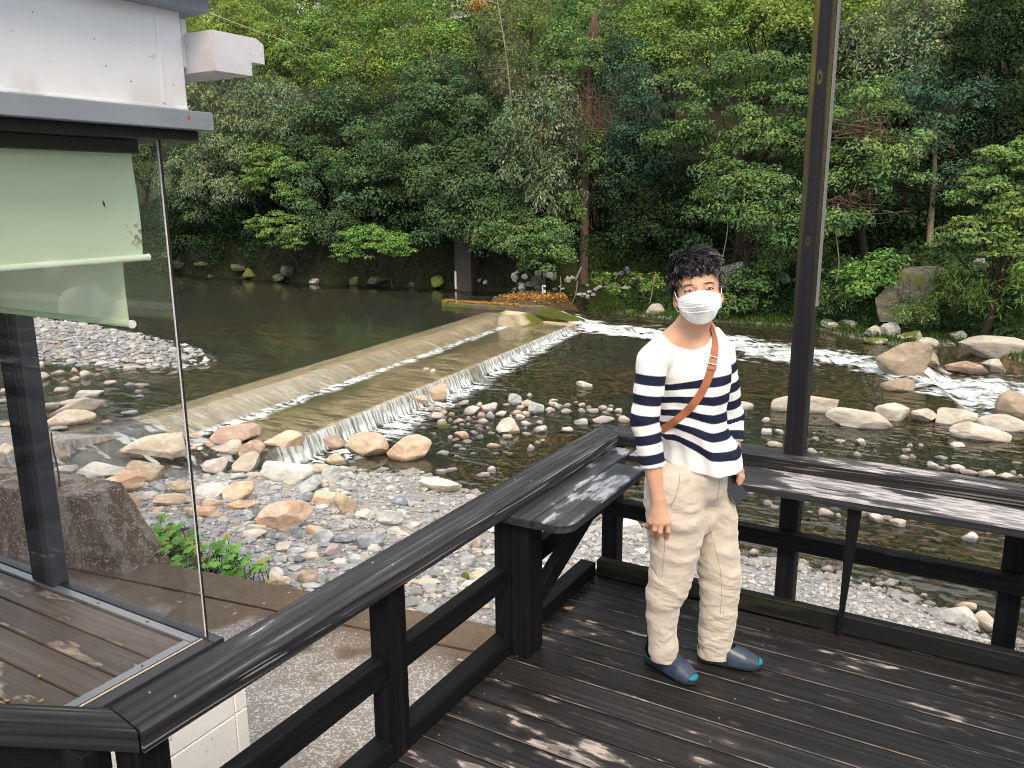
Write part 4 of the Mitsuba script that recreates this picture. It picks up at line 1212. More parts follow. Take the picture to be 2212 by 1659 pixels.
for q in ((535, 242, 152, 50, 'ma'), (250, 302, 82, 60, 'ta'), (300, 256, 72, 26, 'ta'), (345, 422, 92, 60, 'ri'), (350, 327, 82, 42, 'or'), (435, 337, 72, 42, 'or'), (705, 267, 62, 70, 'cr'), (805, 292, 162, 82, 'ma'), (970, 252, 82, 46, 'ri'), (1195, 152, 52, 40, 'ri'), (1170, 252, 122, 86, 'ri'), (1105, 282, 82, 52, 'ta'), (730, 367, 92, 72, 're'), (915, 347, 122, 62, 'wh'), (740, 412, 112, 56, 'ma'), (1060, 332, 112, 62, 'ta'), (1105, 377, 92, 62, 'ma'), (1150, 347, 102, 62, 'ta'), (500, 422, 112, 66, 'ta'), (600, 382, 62, 46, 'ri'), (1160, 437, 112, 56, 'ma'), (1290, 422, 62, 42, 'wh'), (1425, 207, 92, 40, 'cr'), (1420, 247, 92, 52, 'cr'), (1475, 277, 82, 62, 'gy'), (1395, 302, 112, 56, 'cr'), (1555, 252, 92, 46, 'gy'), (1550, 322, 112, 62, 'ri'), (1700, 252, 76, 42, 'ta'), (1765, 267, 52, 32, 'ma'), (1700, 307, 82, 46, 'gy'), (1800, 307, 122, 52, 'ri'), (1900, 277, 92, 46, 'ri'), (1960, 307, 82, 52, 'ri'), (2050, 312, 82, 52, 'ri'), (1930, 332, 82, 42, 'ma'), (1980, 257, 52, 32, 'gy'), (2110, 402, 132, 72, 'cr'), (2060, 352, 82, 36, 'ta'), (95, 442, 106, 42, 'ma'), (165, 467, 76, 36, 'ri'), (275, 527, 42, 36, 'gy'), (425, 562, 52, 42, 'wh'), (655, 522, 102, 52, 'gy'), (710, 562, 86, 52, 'sl'), (480, 582, 76, 32, 'ta'), (590, 602, 102, 42, 'ri'), (500, 642, 96, 36, 'gy'), (945, 617, 82, 42, 'gy'), (1205, 682, 76, 76, 'ma'), (1270, 617, 62, 42, 'ri'), (1315, 582, 52, 26, 'wh'), (980, 562, 102, 56, 'ri'), (1165, 522, 92, 30, 'wh'), (540, 437, 66, 36, 'gy'), (600, 432, 42, 30, 'wh'), (700, 447, 92, 30, 'ta'), (820, 517, 82, 22, 'wh'), (340, 912, 112, 72, 'wh'), (440, 877, 122, 34, 'wh'), (825, 892, 86, 76, 'wh'), (740, 932, 142, 42, 'ma'), (490, 747, 72, 36, 'ta'), (350, 717, 132, 42, 'gy'), (1250, 362, 50, 30, 'ri'), (1015, 372, 40, 50, 'gy'), (1150, 470, 40, 30, 'gy'), (470, 460, 50, 30, 'gy'), (425, 395, 50, 40, 'ma'), (560, 395, 40, 25, 'wh'), (655, 365, 40, 30, 'cr'), (710, 480, 60, 40, 'gy'), (790, 465, 40, 30, 'wh'), (1380, 315, 40, 30, 'wh'), (870, 710, 60, 22, 'gy'), (545, 670, 80, 22, 'wh'), (650, 715, 70, 26, 'gy'), (1640, 215, 40, 22, 'wh')):
    R_('C', *q)
R_('v', 921, 800, 14, 7, 'wh', 'two-tone small pale stone lying on the weir apron, left of a pair', z=ZM)
R_('v', 935, 804, 12, 8, 'wh', 'small pale stone lying on the weir apron, right of a pair', z=ZM)
# right side
R_('D', 1190, 700, 445, 305, 'br', 'largest smooth grey brown boulder splitting the rapids', ang=.25, seed=11, depth=.8)
R_('D', 1430, 612, 125, 105, 'br', 'smooth brown boulder tucked behind the largest one in the rapids', ang=.3)
R_('D', 1140, 835, 270, 130, 'br', 'low wet brown boulder that the white water pours over', ang=.2)
R_('D', 355, 1015, 555, 150, 'ri', 'long pale pinkish boulder lying behind the tall post', ang=.7, depth=.5)
R_('D', 810, 1147, 540, 135, 'ri', 'flat tilted beige slab boulder right of the tall post', ang=.6, tilt=.10, depth=.6)
R_('D', 1095, 1082, 275, 160, 'ri', 'beige boulder with a green tuft, first of the row across the stream', ang=.6)
R_('D', 1355, 1092, 212, 125, 'ri', 'smallest beige boulder in the middle of the row across the stream', ang=.6)
R_('D', 1638, 1118, 325, 168, 'ri', 'domed beige boulder, third of the row across the stream', ang=.5)
R_('D', 2010, 1162, 430, 108, 'ri', 'flat pinkish beige boulder at the right end of the row across the stream', ang=.5)
R_('D', 1830, 1252, 475, 118, 'cr', 'flat pale slab lying in front of the row across the stream', ang=.5, tilt=.08)
R_('D', 2115, 1090, 290, 275, 'br', 'smooth brown boulder at the right edge of the white water', ang=.3)
R_('D', 2010, 565, 660, 225, 'ri', 'big pale flat ledge boulder with moss on the far right bank', ang=.7, depth=.6)
R_('D', 1950, 672, 185, 120, 'ri', 'square tan block boulder at the top of the white water', ang=1)
R_('D', 1720, 690, 350, 105, 're', 'reddish brown ledge under the thin fall left of the square block', ang=.5)
R_('D', 1075, 387, 165, 145, 'mo', 'pale boulder with a vertical face and moss on the far bank', ang=.9)
R_('D', 930, 392, 145, 115, 'mo', 'bright mossy boulder leaning left on the far bank', ang=.8)
R_('D', 960, 442, 190, 66, 'mo', 'low mossy boulder at the water edge of the far bank', ang=.6)
R_('D', 1232, 322, 125, 82, 'ri', 'small beige boulder behind the mossy boulders of the far bank', ang=.7)
R_('D', 1250, 422, 205, 112, 'mo', 'mossy angular boulder in the middle of the far bank group', ang=.9)
R_('D', 1365, 472, 225, 102, 'mo', 'low mossy wedge boulder behind the largest boulder', ang=.9)
R_('D', 1630, 412, 175, 92, 'mo', 'mossy boulder left of the big pale ledge', ang=.7)
R_('D', 1640, 332, 165, 70, 'li', 'dark grey boulder on the bank above the mossy boulder', ang=.6)
R_('D', 1550, 232, 132, 82, 'ri', 'pale rounded boulder high on the far bank', ang=.6)
R_('D', 1440, 262, 112, 78, 'ri', 'pale boulder beside the rounded one high on the far bank', ang=.6)
R_('D', 1240, 232, 105, 62, 'wh', 'small grey white stone on the far bank under the lichen wall', ang=.7)
R_('D', 190, 190, 155, 132, 'wh', 'white lichen covered boulder in the grass left of the tall post', ang=.5)
R_('D', 545, 292, 105, 72, 'mo', 'small mossy stone right beside the tall post on the far bank', ang=.6)
R_('D', 605, 322, 132, 78, 'mo', 'pointed mossy stone at the far water edge right of the tall post', ang=.9)
R_('D', 740, 312, 205, 82, 'mo', 'wide mossy stone at the far water edge', ang=.7)
R_('D', 660, 247, 125, 62, 'mo', 'mossy stone behind the wide one at the far water edge', ang=.6)
R_('D', 1580, 467, 165, 50, 'mo', 'flat dark mossy stone in front of the big pale ledge', ang=.4)
R_('D', 1010, 252, 265, 145, 'li', 'dark lichen spotted boulder under the concrete slab on the far bank', ang=.6)
R_('G', 1935, 455, 190, 125, 'ri', 'pale grey green boulder at the far water edge beside the man', ang=.7)
R_('G', 1710, 440, 95, 58, 'li', 'smaller grey stone left of the pale boulder at the far water edge', ang=.6)
for q in ((35, 1102, 76, 52), (40, 1207, 92, 62), (145, 1197, 72, 46), (110, 1312, 132, 66), (440, 1257, 76, 42), (660, 1277, 82, 42), (830, 1287, 92, 66), (430, 1362, 92, 52), (800, 1387, 76, 46), (1245, 1307, 52, 32), (1215, 1352, 72, 42), (1200, 1412, 76, 46), (1275, 1402, 56, 36), (1340, 1307, 46, 32), (1650, 1307, 112, 46), (1510, 1412, 102, 42), (1450, 1492, 112, 72), (1500, 1507, 82, 42), (1570, 1487, 82, 36), (1650, 1517, 122, 72), (1745, 1547, 152, 66), (1890, 1562, 142, 76), (2060, 1582, 162, 76), (2115, 1542, 52, 42), (2175, 1577, 56, 42), (2150, 1450, 70, 24), (955, 1355, 26, 18), (440, 1195, 24, 16), (500, 1365, 40, 22)):
    R_('D', *q, 'cr' if q[0] % 3 == 0 else ('wh' if q[0] % 3 == 1 else 'ri'))
R_('D', 150 - 300, 990, 150, 72, 'ri', 'flat beige stone standing alone between the man and the tall post')
for q in ((280, 442, 52, 26), (400, 522, 76, 46), (450, 547, 62, 36), (815, 597, 112, 62), (675, 502, 62, 36), (1060, 602, 82, 72), (1165, 642, 102, 72), (1315, 672, 112, 72), (1250, 622, 82, 42), (300, 867, 72, 42), (340, 937, 62, 26), (820, 997, 86, 56), (845, 1022, 52, 30), (1505, 1167, 46, 30), (900, 610, 40, 40), (1110, 590, 60, 30), (1030, 640, 50, 30), (700, 575, 40, 20), (1960, 725, 40, 22), (895, 665, 40, 20)):
    R_('Z', *q, ('wh', 'ma', 'cr')[q[0] % 3])
R_('Z', 1825, 782, 108, 86, 'wh', 'bright white stone alone in the brown shallows seen under the river shelf', ang=.8)
R_('Z', 1740, 1387, 255, 182, 'wh', 'large white boulder on the gravel edge seen through the river railing', ang=.5)
R_('Z', 1795, 1272, 145, 92, 'ta', 'tan boulder behind the large white boulder at the gravel edge')
R_('Z', 1930, 1402, 165, 142, 'ri', 'grey beige boulder right of the large white boulder at the gravel edge')
R_('v', 1362, 1152, 58, 34, 'wh', 'white boulder on the gravel left of the man behind the corner post')
# seen through the glass
R_('E', 985, 992, 435, 146, 'cr', 'long pale cream boulder at the near end of the weir', ang=.8, depth=.6)
R_('E', 950, 1167, 255, 172, 'ta', 'smooth tan boulder behind the bright orange one', ang=.5)
R_('E', 660, 1132, 340, 112, 'wh', 'flat pale grey boulder left of the smooth tan boulder', ang=.6)
R_('E', 830, 1237, 255, 172, 'or', 'bright orange boulder just beyond the concrete wall block', ang=1)
R_('E', 890, 1342, 92, 112, 'or', 'pale orange stone at the sloped end of the concrete wall block')
R_('E', 50, 1010, 120, 112, 'cr', 'cream boulder at the far left behind the glass', ang=.6)
R_('E', 495, 722, 385, 80, 'ri', 'long pale boulder in the shallow water seen through the glass, behind its twin', ang=.6, tilt=-.12, depth=.5)
R_('E', 455, 788, 330, 104, 'cr', 'long cream boulder in the shallow water seen through the glass, front of a pair', ang=.7, tilt=-.15, depth=.5)
R_('E', 590, 605, 175, 62, 'wh', 'whitish wedge boulder in the shallow water seen through the glass', ang=.8)
R_('E', 1150, 1492, 195, 102, 'gy', 'pale grey flat stone behind the green plants', ang=.8)
R_('E', 1130, 1317, 245, 102, 'ta', 'low tan boulder just left of the glass corner', ang=.7)
R_('E', 1190, 1227, 185, 96, 'ta', 'angular tan boulder above the low tan one by the glass corner', ang=.9)
for q in ((1050, 1232, 86, 72, 'gy'), (985, 1262, 112, 52, 'gy'), (1040, 1362, 92, 46, 'or'), (450, 662, 132, 50, 'ri'), (335, 687, 102, 60, 'ri'), (530, 618, 90, 36, 'ri'), (405, 572, 92, 40, 'ri'), (380, 462, 92, 42, 'ri'), (490, 502, 66, 36, 'ri'), (560, 478, 70, 55, 'cr'), (720, 530, 82, 40, 'ri'), (850, 532, 76, 28, 'gy'), (930, 540, 92, 32, 'ri'), (910, 580, 56, 30, 'gy'), (915, 605, 50, 22, 'gy'), (850, 722, 112, 34, 'gy'), (1130, 458, 72, 22, 'ri'), (1048, 308, 46, 20, 'ri'), (1175, 415, 50, 24, 'ri'), (1000, 428, 60, 16, 'ri'), (850, 430, 92, 36, 'ri'), (520, 320, 72, 46, 'sl'), (415, 338, 52, 26, 'or'), (265, 425, 46, 60, 'cr'), (285, 490, 72, 56, 'ri'), (665, 405, 82, 40, 'wh'), (560, 340, 60, 26, 'ri'), (470, 345, 50, 30, 'gy'), (620, 230, 50, 26, 'gy'), (545, 150, 66, 36, 'ri'), (930, 390, 92, 36, 'ri'), (860, 265, 60, 24, 'ri'), (690, 450, 52, 26, 'ma'), (640, 468, 52, 26, 'ri'), (420, 515, 46, 22, 'ri'), (740, 350, 50, 24, 'sl'), (660, 340, 70, 30, 'wh'), (490, 445, 52, 40, 'or'), (600, 470, 42, 26, 'ri'), (340, 880, 70, 22, 'ri'), (390, 825, 110, 40, 'wh'), (40, 800, 80, 40, 'cr'), (30, 640, 60, 30, 'wh'), (30, 580, 50, 40, 'ri'), (700, 775, 80, 20, 'gy'), (440, 1090, 140, 40, 'wh')):
    R_('E', *q)

# loose stones between the measured ones, and the fine gravel
rs = np.random.RandomState(9)
KD = [np.array([p[0], p[1]]) for p in PLACED]


def clear(x, y, r):
    for p in PLACED:
        if abs(p[0] - x) < p[3] + r and abs(p[1] - y) < p[4] + r:
            return False
    return True


def in_view(x, y, z, pad=1.03):
    v = np.array([x, y, z]) - C
    w = v @ _fw
    return w > 1 and abs(v @ _r2 / w * F_PX) < 512 * pad and abs(v @ _u2 / w * F_PX) < 384 * pad


VAR = [rock_mesh(5000 + i, 2, 0.5 + 0.05 * i) for i in range(12)]
made = 0
tries = 0
while made < 24 and tries < 6000:
    tries += 1
    x, y = rs.uniform(-10.5, -1.8), rs.uniform(5.0, 9.6)
    dy = np.interp(x, *YW) - y
    if dy < 0.0 or y < 4.9 - 0.10 * (x + 3) * -1 or not in_view(x, y, -2.0):
        continue
    if rs.rand() > 0.35 + 0.65 * (meshkit.noise(np.array([[x * 0.8, y * 0.8, 3.0]]))[0]):
        continue
    r = 0.035 + 0.10 * rs.rand() ** 2.2
    if x > -3.2:
        r *= 0.55
    if not clear(x, y, r * 0.8):
        continue
    z = float(ground(np.array([x]), np.array([y]))[0])
    v, f = VAR[rs.randint(12)]
    v = v * r * np.array([1, rs.uniform(.6, .9), rs.uniform(.4, .7)])
    a = rs.uniform(0, 6.28)
    v = v @ trimesh.transformations.rotation_matrix(a, [0, 0, 1])[:3, :3].T + [x, y, z + 0.012 + r * 0.1]
    kind = rs.choice(['gy', 'sl', 'wh', 'cr', 'or', 'ma', 'ta'], p=[.40, .17, .15, .11, .05, .06, .06])
    words = {'gy': 'grey', 'sl': 'slate', 'wh': 'whitish', 'cr': 'cream', 'ta': 'tan', 'or': 'orange', 'ma': 'mauve'}[kind]
    lab = f'small loose {words} stone on the gravel slope'
    k = whole('stone', tm(v, f), RK[kind], lab, 'stone', f'loose {words} stones on the gravel slope', smooth=30)
    q = np.array([x, y, z]) - C
    ORDER.setdefault(lab, []).append((q @ _r2 / (q @ _fw), k))
    PLACED.append((x, y, z, r, r))
    made += 1

OCT = np.array([[1, 0, 0], [0, 1, 0], [-1, 0, 0], [0, -1, 0], [0, 0, 1], [0, 0, -1], [.6, .6, .5], [-.6, .6, .5], [-.6, -.6, .5], [.6, -.6, .5]], float)
OV = []
import manifold3d as m3_
for i in range(8):
    q = OCT * np.random.RandomState(i).uniform(.75, 1.2, OCT.shape)
    mm = m3_.Manifold.hull_points(q).to_mesh()
    OV.append((np.array(mm.vert_properties[:, :3]), np.array(mm.tri_verts)))


def gravel(n, region, rmin, rmax, seed, bias=2.0):
    rs = np.random.RandomState(seed)
    xs, ys = region(rs, n)
    zs = ground(xs, ys)
    vs, fs, cs, o = [], [], [], 0
    pal = np.array([[.26, .27, .278], [.32, .325, .33], [.39, .387, .378], [.50, .49, .475], [.18, .19, .21], [.41, .375, .32], [.42, .32, .25], [.36, .33, .318]])
    for x, y, z in zip(xs, ys, zs):
        v, f = OV[rs.randint(8)]
        r = rmin + (rmax - rmin) * rs.rand() ** bias
        a = rs.uniform(0, 6.28)
        c, s = math.cos(a), math.sin(a)
        w = v * r * np.array([1, rs.uniform(.6, 1), rs.uniform(.4, .75)])
        w = np.stack([w[:, 0] * c - w[:, 1] * s, w[:, 0] * s + w[:, 1] * c, w[:, 2]], 1) + [x, y, z + r * 0.15]
        vs.append(w)
        fs.append(f + o)
        o += len(w)
        cs.append(np.tile(pal[rs.choice(8, p=[.28, .28, .17, .07, .09, .06, .015, .035])] * rs.uniform(.8, 1.2), (len(w), 1)))
    return tm(np.vstack(vs), np.vstack(fs)), np.vstack(cs)


def near_strip(rs, n):
    x = rs.uniform(-10.8, 1.4, n * 4)
    y = rs.uniform(4.7, 10.0, n * 4)
    dy = np.interp(x, *YW) - y
    dens = 0.35 + 0.65 * sstep(0.35, 0.6, meshkit.fbm(np.stack([x * .9, y * .9, x * 0], -1), 3, 4))
    k = (dy > -0.15) & (rs.rand(n * 4) < np.where(x > -3.4, 1.0, dens))
    return x[k][:n], y[k][:n]


def slope_strip(rs, n):
    x, y = near_strip(rs, n * 2)
    k = (x < -3.0) & (y > 5.0)
    return x[k][:n], y[k][:n]


m, c_ = gravel(19000, near_strip, 0.010, 0.046, 3, 2.4)
whole('gravel', m, 'pebble_mix', 'loose grey and white gravel pebbles covering the near bank', 'gravel', kind='stuff', color=c_)
m, c_ = gravel(1500, slope_strip, 0.035, 0.095, 33, 2.2)
whole('cobbles', m, 'pebble_mix', 'fist sized cobbles strewn among the gravel of the near bank', 'cobbles', kind='stuff', color=c_)


def bar_region(rs, n):
    a, q = rs.uniform(0, 6.28, n), np.sqrt(rs.rand(n))
    x = -22.0 + 7.4 * q * np.cos(a)
    y = 12.6 - 0.10 * (x + 22.5) + 1.95 * q * np.sin(a)
    return x, y


m, c_ = gravel(4000, bar_region, 0.03, 0.13, 4, 2.5)
whole('bar_gravel', m, 'pebble_mix', 'pale gravel and pebbles of the bar above the weir', 'gravel', kind='stuff', color=c_)


def shallows(rs, n):
    x = rs.uniform(-10, 2, n * 3)
    y = rs.uniform(8.4, 17.3, n * 3)
    k = y > np.interp(x, *YW) - 0.2
    return x[k][:n], y[k][:n]


whole('bed_stones', gravel(7000, shallows, 0.025, 0.15, 6, 2.2)[0], 'river_stones', 'brown stones lying under the shallow water', 'gravel', kind='stuff')
# ------------------------------------------------------------------ trees and undergrowth
def leaf_quads(c, nrm, L, W, col, rs, droop=0.25):
    """Folded leaves: centre, normal, length, width, colour of each."""
    n = len(c)
    d = rs.normal(size=(n, 3))
    d[:, 2] -= droop
    d -= nrm * (d * nrm).sum(1, keepdims=True)
    d /= np.linalg.norm(d, axis=1, keepdims=True) + 1e-9
    s = np.cross(nrm, d)
    L, W = L[:, None], W[:, None]
    v = np.stack([c - d * L * .5, c + s * W * .5 + nrm * W * .16 - d * L * .08, c + d * L * .5 - nrm * W * .10, c - s * W * .5 + nrm * W * .16 - d * L * .08], 1).reshape(-1, 3)
    b = np.arange(n)[:, None] * 4
    f = np.vstack([b + [0, 1, 2], b + [0, 2, 3]])
    return v, f, np.repeat(col, 4, axis=0)


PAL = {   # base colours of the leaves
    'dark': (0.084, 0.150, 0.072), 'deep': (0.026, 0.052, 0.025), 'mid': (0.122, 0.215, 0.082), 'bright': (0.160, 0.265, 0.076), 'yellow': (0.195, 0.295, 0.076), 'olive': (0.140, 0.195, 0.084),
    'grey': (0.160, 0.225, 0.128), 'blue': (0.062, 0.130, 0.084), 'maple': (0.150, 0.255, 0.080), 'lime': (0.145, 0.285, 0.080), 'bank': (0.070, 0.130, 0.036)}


def clumps(lobes, rs, size=0.56, flat=0.6, per=1.0, leaf=0.13, pal='dark', droop=0.25, up=0.55, back=0.45, wl=0.5):
    """Leaf clumps spread over the shells of the lobes (centre, radii)."""
    cs, ns, ls, cols = [], [], [], []
    base = np.array(PAL[pal])
    for (cx, cy, cz), (rx, ry, rz) in lobes:
        area = 2 * math.pi * ((rx * rz + rx * ry + ry * rz) / 3)
        m = max(5, int(area * 1.10 / (size * size)))
        d = rs.normal(size=(m * 2, 3))
        d /= np.linalg.norm(d, axis=1, keepdims=True)
        keep = (d[:, 1] < 0.25) | (rs.rand(len(d)) < back)
        keep &= (d[:, 2] > -0.55) | (rs.rand(len(d)) < 0.3)
        d = d[keep][:m]
        rad = 0.50 + 0.62 * rs.rand(len(d)) ** 0.7
        cc = np.array([cx, cy, cz]) + d * np.array([rx, ry, rz]) * rad[:, None]
        for k in range(len(cc)):
            q = size * rs.uniform(0.6, 1.35)
            n = int(per * 84 * (q / 0.42) ** 2 * (0.13 / leaf) ** 2)
            e = rs.normal(size=(n, 3))
            e[:, 2] = e[:, 2] * 0.8 + up
            e /= np.linalg.norm(e, axis=1, keepdims=True)
            r = q * rs.rand(n) ** 0.28
            pos = cc[k] + e * r[:, None] * np.array([1, 1, flat])
            pos[:, 2] -= droop * 0.5 * q * (np.hypot(e[:, 0], e[:, 1]) * r / q) ** 2
            nn = e * 0.55 + np.array([0, 0, 0.55]) + d[k] * 0.35 + rs.normal(size=(n, 3)) * 0.42
            nn /= np.linalg.norm(nn, axis=1, keepdims=True)
            t = rs.uniform(0.75, 1.3)
            cl = base * t * np.array([1 + rs.uniform(-.12, .22), 1.0, 1 + rs.uniform(-.2, .2)])
            j = rs.uniform(0.72, 1.32, (n, 1))
            cn = cl * j
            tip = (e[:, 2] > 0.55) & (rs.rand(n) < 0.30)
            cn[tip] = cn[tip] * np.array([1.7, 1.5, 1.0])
            cs.append(pos)
            ns.append(nn)
            ls.append(leaf * rs.uniform(0.65, 1.3, n))
            cols.append(cn)
    c, nn, L, col = np.vstack(cs), np.vstack(ns), np.concatenate(ls), np.vstack(cols)
    return leaf_quads(c, nn, L, L * wl, np.clip(col, 0.004, 0.6), rs, droop * 2)


def lobe_v(xv, yv, rxv, ryv, Y, deep=0.8):
    """An ellipse measured in the photograph, standing at the distance Y."""
    P = ony(xv, yv, Y)
    m = ((P - C) @ _fw) / F_PX / 2.16016
    return tuple(P), (rxv * m, deep * min(rxv, ryv * 1.2) * m, ryv * m)


TRI = 0


def tree(name, label, lobes, foot=None, seed=1, bark='bark', trunk=0.14, twigs=True, category='tree', group=None, **kw):
    """A tree: leafy crown, trunk from the ground and limbs into each lobe."""
    global TRI
    rs = np.random.RandomState(seed)
    k = thing(name, label, category, group)
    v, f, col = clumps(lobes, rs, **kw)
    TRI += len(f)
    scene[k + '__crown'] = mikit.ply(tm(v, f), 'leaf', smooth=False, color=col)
    cs = np.array([l[0] for l in lobes])
    if foot is None:
        fx = cs[:, 0].mean() + rs.uniform(-.4, .4)
        fy = cs[:, 1].max() + 1.2
        foot = (fx, fy)
    z0 = float(hill(np.array([foot[0]]), np.array([foot[1]]))[0]) - 0.2
    base = np.array([foot[0], foot[1], z0])
    top = cs[np.argmax(cs[:, 2])]
    mid = base + (np.array([top[0], top[1], max(top[2], z0 + 1)]) - base) * 0.5 + [rs.uniform(-.3, .3), 0.2, 0]
    path = curve([base, base + (mid - base) * 0.5 + [rs.uniform(-.15, .15), 0, 0], mid, top], 14)
    scene[k + '__trunk'] = mikit.ply(tube(path, np.linspace(trunk, trunk * 0.2, 14), 8), bark, smooth=True)
    lm = []
    for c0, r0 in lobes:
        a = path[rs.randint(4, 10)]
        c0 = np.array(c0)
        for q in range(4 if twigs else 2):
            e = c0 + rs.uniform(-.8, .8, 3) * np.array(r0)
            md = (a + e) / 2 + rs.uniform(-.25, .25, 3) + [0, 0, 0.15]
            lm.append(tube(curve([a, md, e], 8), np.linspace(trunk * 0.32, 0.010, 8), 5, cap=False))
    scene[k + '__limbs'] = mikit.ply(cat(lm), bark, smooth=True)
    labels[k + '__limbs'] = {'label': 'limbs and twigs inside the crown', 'kind': 'stuff'}
    return k


lv_ = lobe_v
# front row, from left to right
tree('broadleaf_tree', 'drooping olive green tree hanging over the pool just right of the glass room', [lv_(470, 215, 115, 85, 27.3), lv_(530, 320, 110, 85, 26.8), lv_(430, 395, 85, 75, 26.4), lv_(600, 240, 75, 85, 27.3), lv_(500, 400, 60, 50, 26.2)], seed=1, pal='grey', droop=.9, size=.46, leaf=.15, wl=.36, bark='pale_bark')
tree('broadleaf_tree', 'dark tree at the far left with its foliage seen through the glass corner', [lv_(300, 330, 80, 90, 27.2), lv_(200, 400, 110, 100, 27.5), lv_(330, 210, 70, 80, 28.0), lv_(80, 300, 130, 160, 28)], seed=2, pal='mid', per=.6)
tree('maple_tree', 'bright green layered maple below the drooping olive tree', [lv_(590, 370, 70, 50, 26.2), lv_(560, 340, 45, 35, 26.4), lv_(630, 410, 40, 35, 26.2)], seed=3, pal='maple', flat=.3, leaf=.11, size=.3)
tree('maple_tree', 'low maple branch reaching over the dark pool at the left', [lv_(600, 492, 72, 34, 25.4), lv_(560, 485, 30, 16, 25.2), lv_(630, 520, 30, 20, 25.3)], seed=4, pal='maple', flat=.25, leaf=.11, size=.26, trunk=.07)
tree('evergreen_tree', 'dense dark evergreen left of centre with foliage down to the water', [lv_(740, 290, 100, 100, 27.6), lv_(700, 410, 75, 95, 26.8), lv_(800, 420, 85, 105, 26.6), lv_(720, 490, 60, 45, 26.2), lv_(660, 310, 50, 70, 27.2)], seed=5, pal='dark')
tree('maple_tree', 'light green low branch spreading over the pool below the dense dark evergreen', [lv_(800, 522, 92, 34, 25.4), lv_(750, 545, 45, 18, 25.2), lv_(855, 530, 40, 24, 25.4)], seed=6, pal='lime', flat=.3, leaf=.11, size=.26, trunk=.07)
tree('evergreen_tree', 'broad dark evergreen in the centre of the far bank', [lv_(940, 230, 120, 95, 27.6), lv_(900, 330, 95, 95, 27.0), lv_(1000, 390, 100, 100, 26.6), lv_(950, 475, 85, 50, 26.2), lv_(1040, 290, 60, 80, 27.2)], seed=7, pal='dark', size=.54)
tree('weeping_tree', 'weeping grey green tree with hanging foliage left of the vine covered trunk', [lv_(1165, 265, 82, 82, 26.4), lv_(1140, 360, 68, 80, 26.2), lv_(1205, 225, 50, 50, 26.6), lv_(1195, 400, 55, 90, 26.4)], seed=8, pal='grey', droop=1.1, wl=.33, leaf=.16, size=.42, flat=.8)
tree('shrub', 'rounded green shrub overhanging the bank above the water gauge', [lv_(1130, 515, 100, 55, 25.9), lv_(1060, 500, 60, 40, 26.0), lv_(1190, 545, 45, 38, 25.8)], seed=9, pal='mid', leaf=.11, size=.30, trunk=.06, category='shrub')
tree('evergreen_tree', 'dark low tree between the broad evergreen and the rounded shrub', [lv_(1060, 445, 70, 55, 26.6), lv_(1010, 520, 55, 40, 26.2)], seed=10, pal='dark', leaf=.12, trunk=.08)
tree('ivy_tree', 'tree wrapped in dark bluish ivy right of the vine covered trunk', [lv_(1350, 160, 55, 75, 29.0), lv_(1375, 270, 55, 90, 28.6), lv_(1335, 380, 40, 70, 28.6), lv_(1410, 330, 45, 80, 29)], seed=11, pal='blue', leaf=.11, size=.30, flat=1.0)
tree('broadleaf_tree', 'thin dark understorey tree in the shade behind the man', [lv_(1350, 430, 70, 55, 28.6), lv_(1410, 500, 85, 50, 28.3), lv_(1310, 530, 55, 45, 27.6)], seed=12, pal='deep', per=.55, trunk=.07)
tree('layered_tree', 'wide layered tree with bright topped tiers behind the man', [lv_(1500, 195, 105, 36, 27.8), lv_(1620, 165, 130, 45, 28.0), lv_(1690, 230, 100, 45, 27.6), lv_(1560, 265, 110, 40, 27.4), lv_(1660, 310, 100, 42, 27.2), lv_(1465, 300, 60, 40, 27.6)], seed=13, pal='mid', flat=.42, size=.5, leaf=.14, wl=.45)
tree('layered_tree', 'lower layered tree with drooping edge left of the tall post', [lv_(1590, 395, 80, 50, 26.8), lv_(1660, 440, 95, 70, 26.6), lv_(1560, 450, 55, 45, 26.8), lv_(1700, 500, 60, 40, 26.4)], seed=14, pal='mid', flat=.5, size=.46, leaf=.14, wl=.45)
tree('layered_tree', 'layered evergreen with reddish bare twigs just right of the tall post', [lv_(1860, 230, 90, 60, 27.4), lv_(1890, 320, 95, 60, 27.0), lv_(1840, 400, 75, 50, 26.8), lv_(1930, 390, 70, 45, 26.8), lv_(1820, 480, 60, 40, 26.4)], seed=15, pal='mid', flat=.45, size=.48, leaf=.14, wl=.45)
tree('slender_tree', 'slender tree with a bare pale trunk standing in shade at the right', [lv_(2010, 300, 90, 55, 29.6), lv_(2060, 230, 80, 50, 29.8), lv_(1990, 200, 60, 50, 29.8), lv_(2080, 390, 55, 40, 29.4)], foot=(float(ony(2008, 560, 29.5)[0]), 29.5), seed=16, pal='blue', per=.7, bark='pale_bark', trunk=.12)
tree('maple_tree', 'yellow green maple with fanned tiers at the right edge of the picture', [lv_(2130, 420, 75, 40, 24.6), lv_(2180, 350, 60, 45, 24.8), lv_(2100, 500, 85, 40, 24.4), lv_(2190, 470, 60, 45, 24.4), lv_(2170, 555, 60, 34, 24.2), lv_(2240, 400, 60, 120, 24.8)], seed=17, pal='maple', flat=.28, size=.30, leaf=.12)
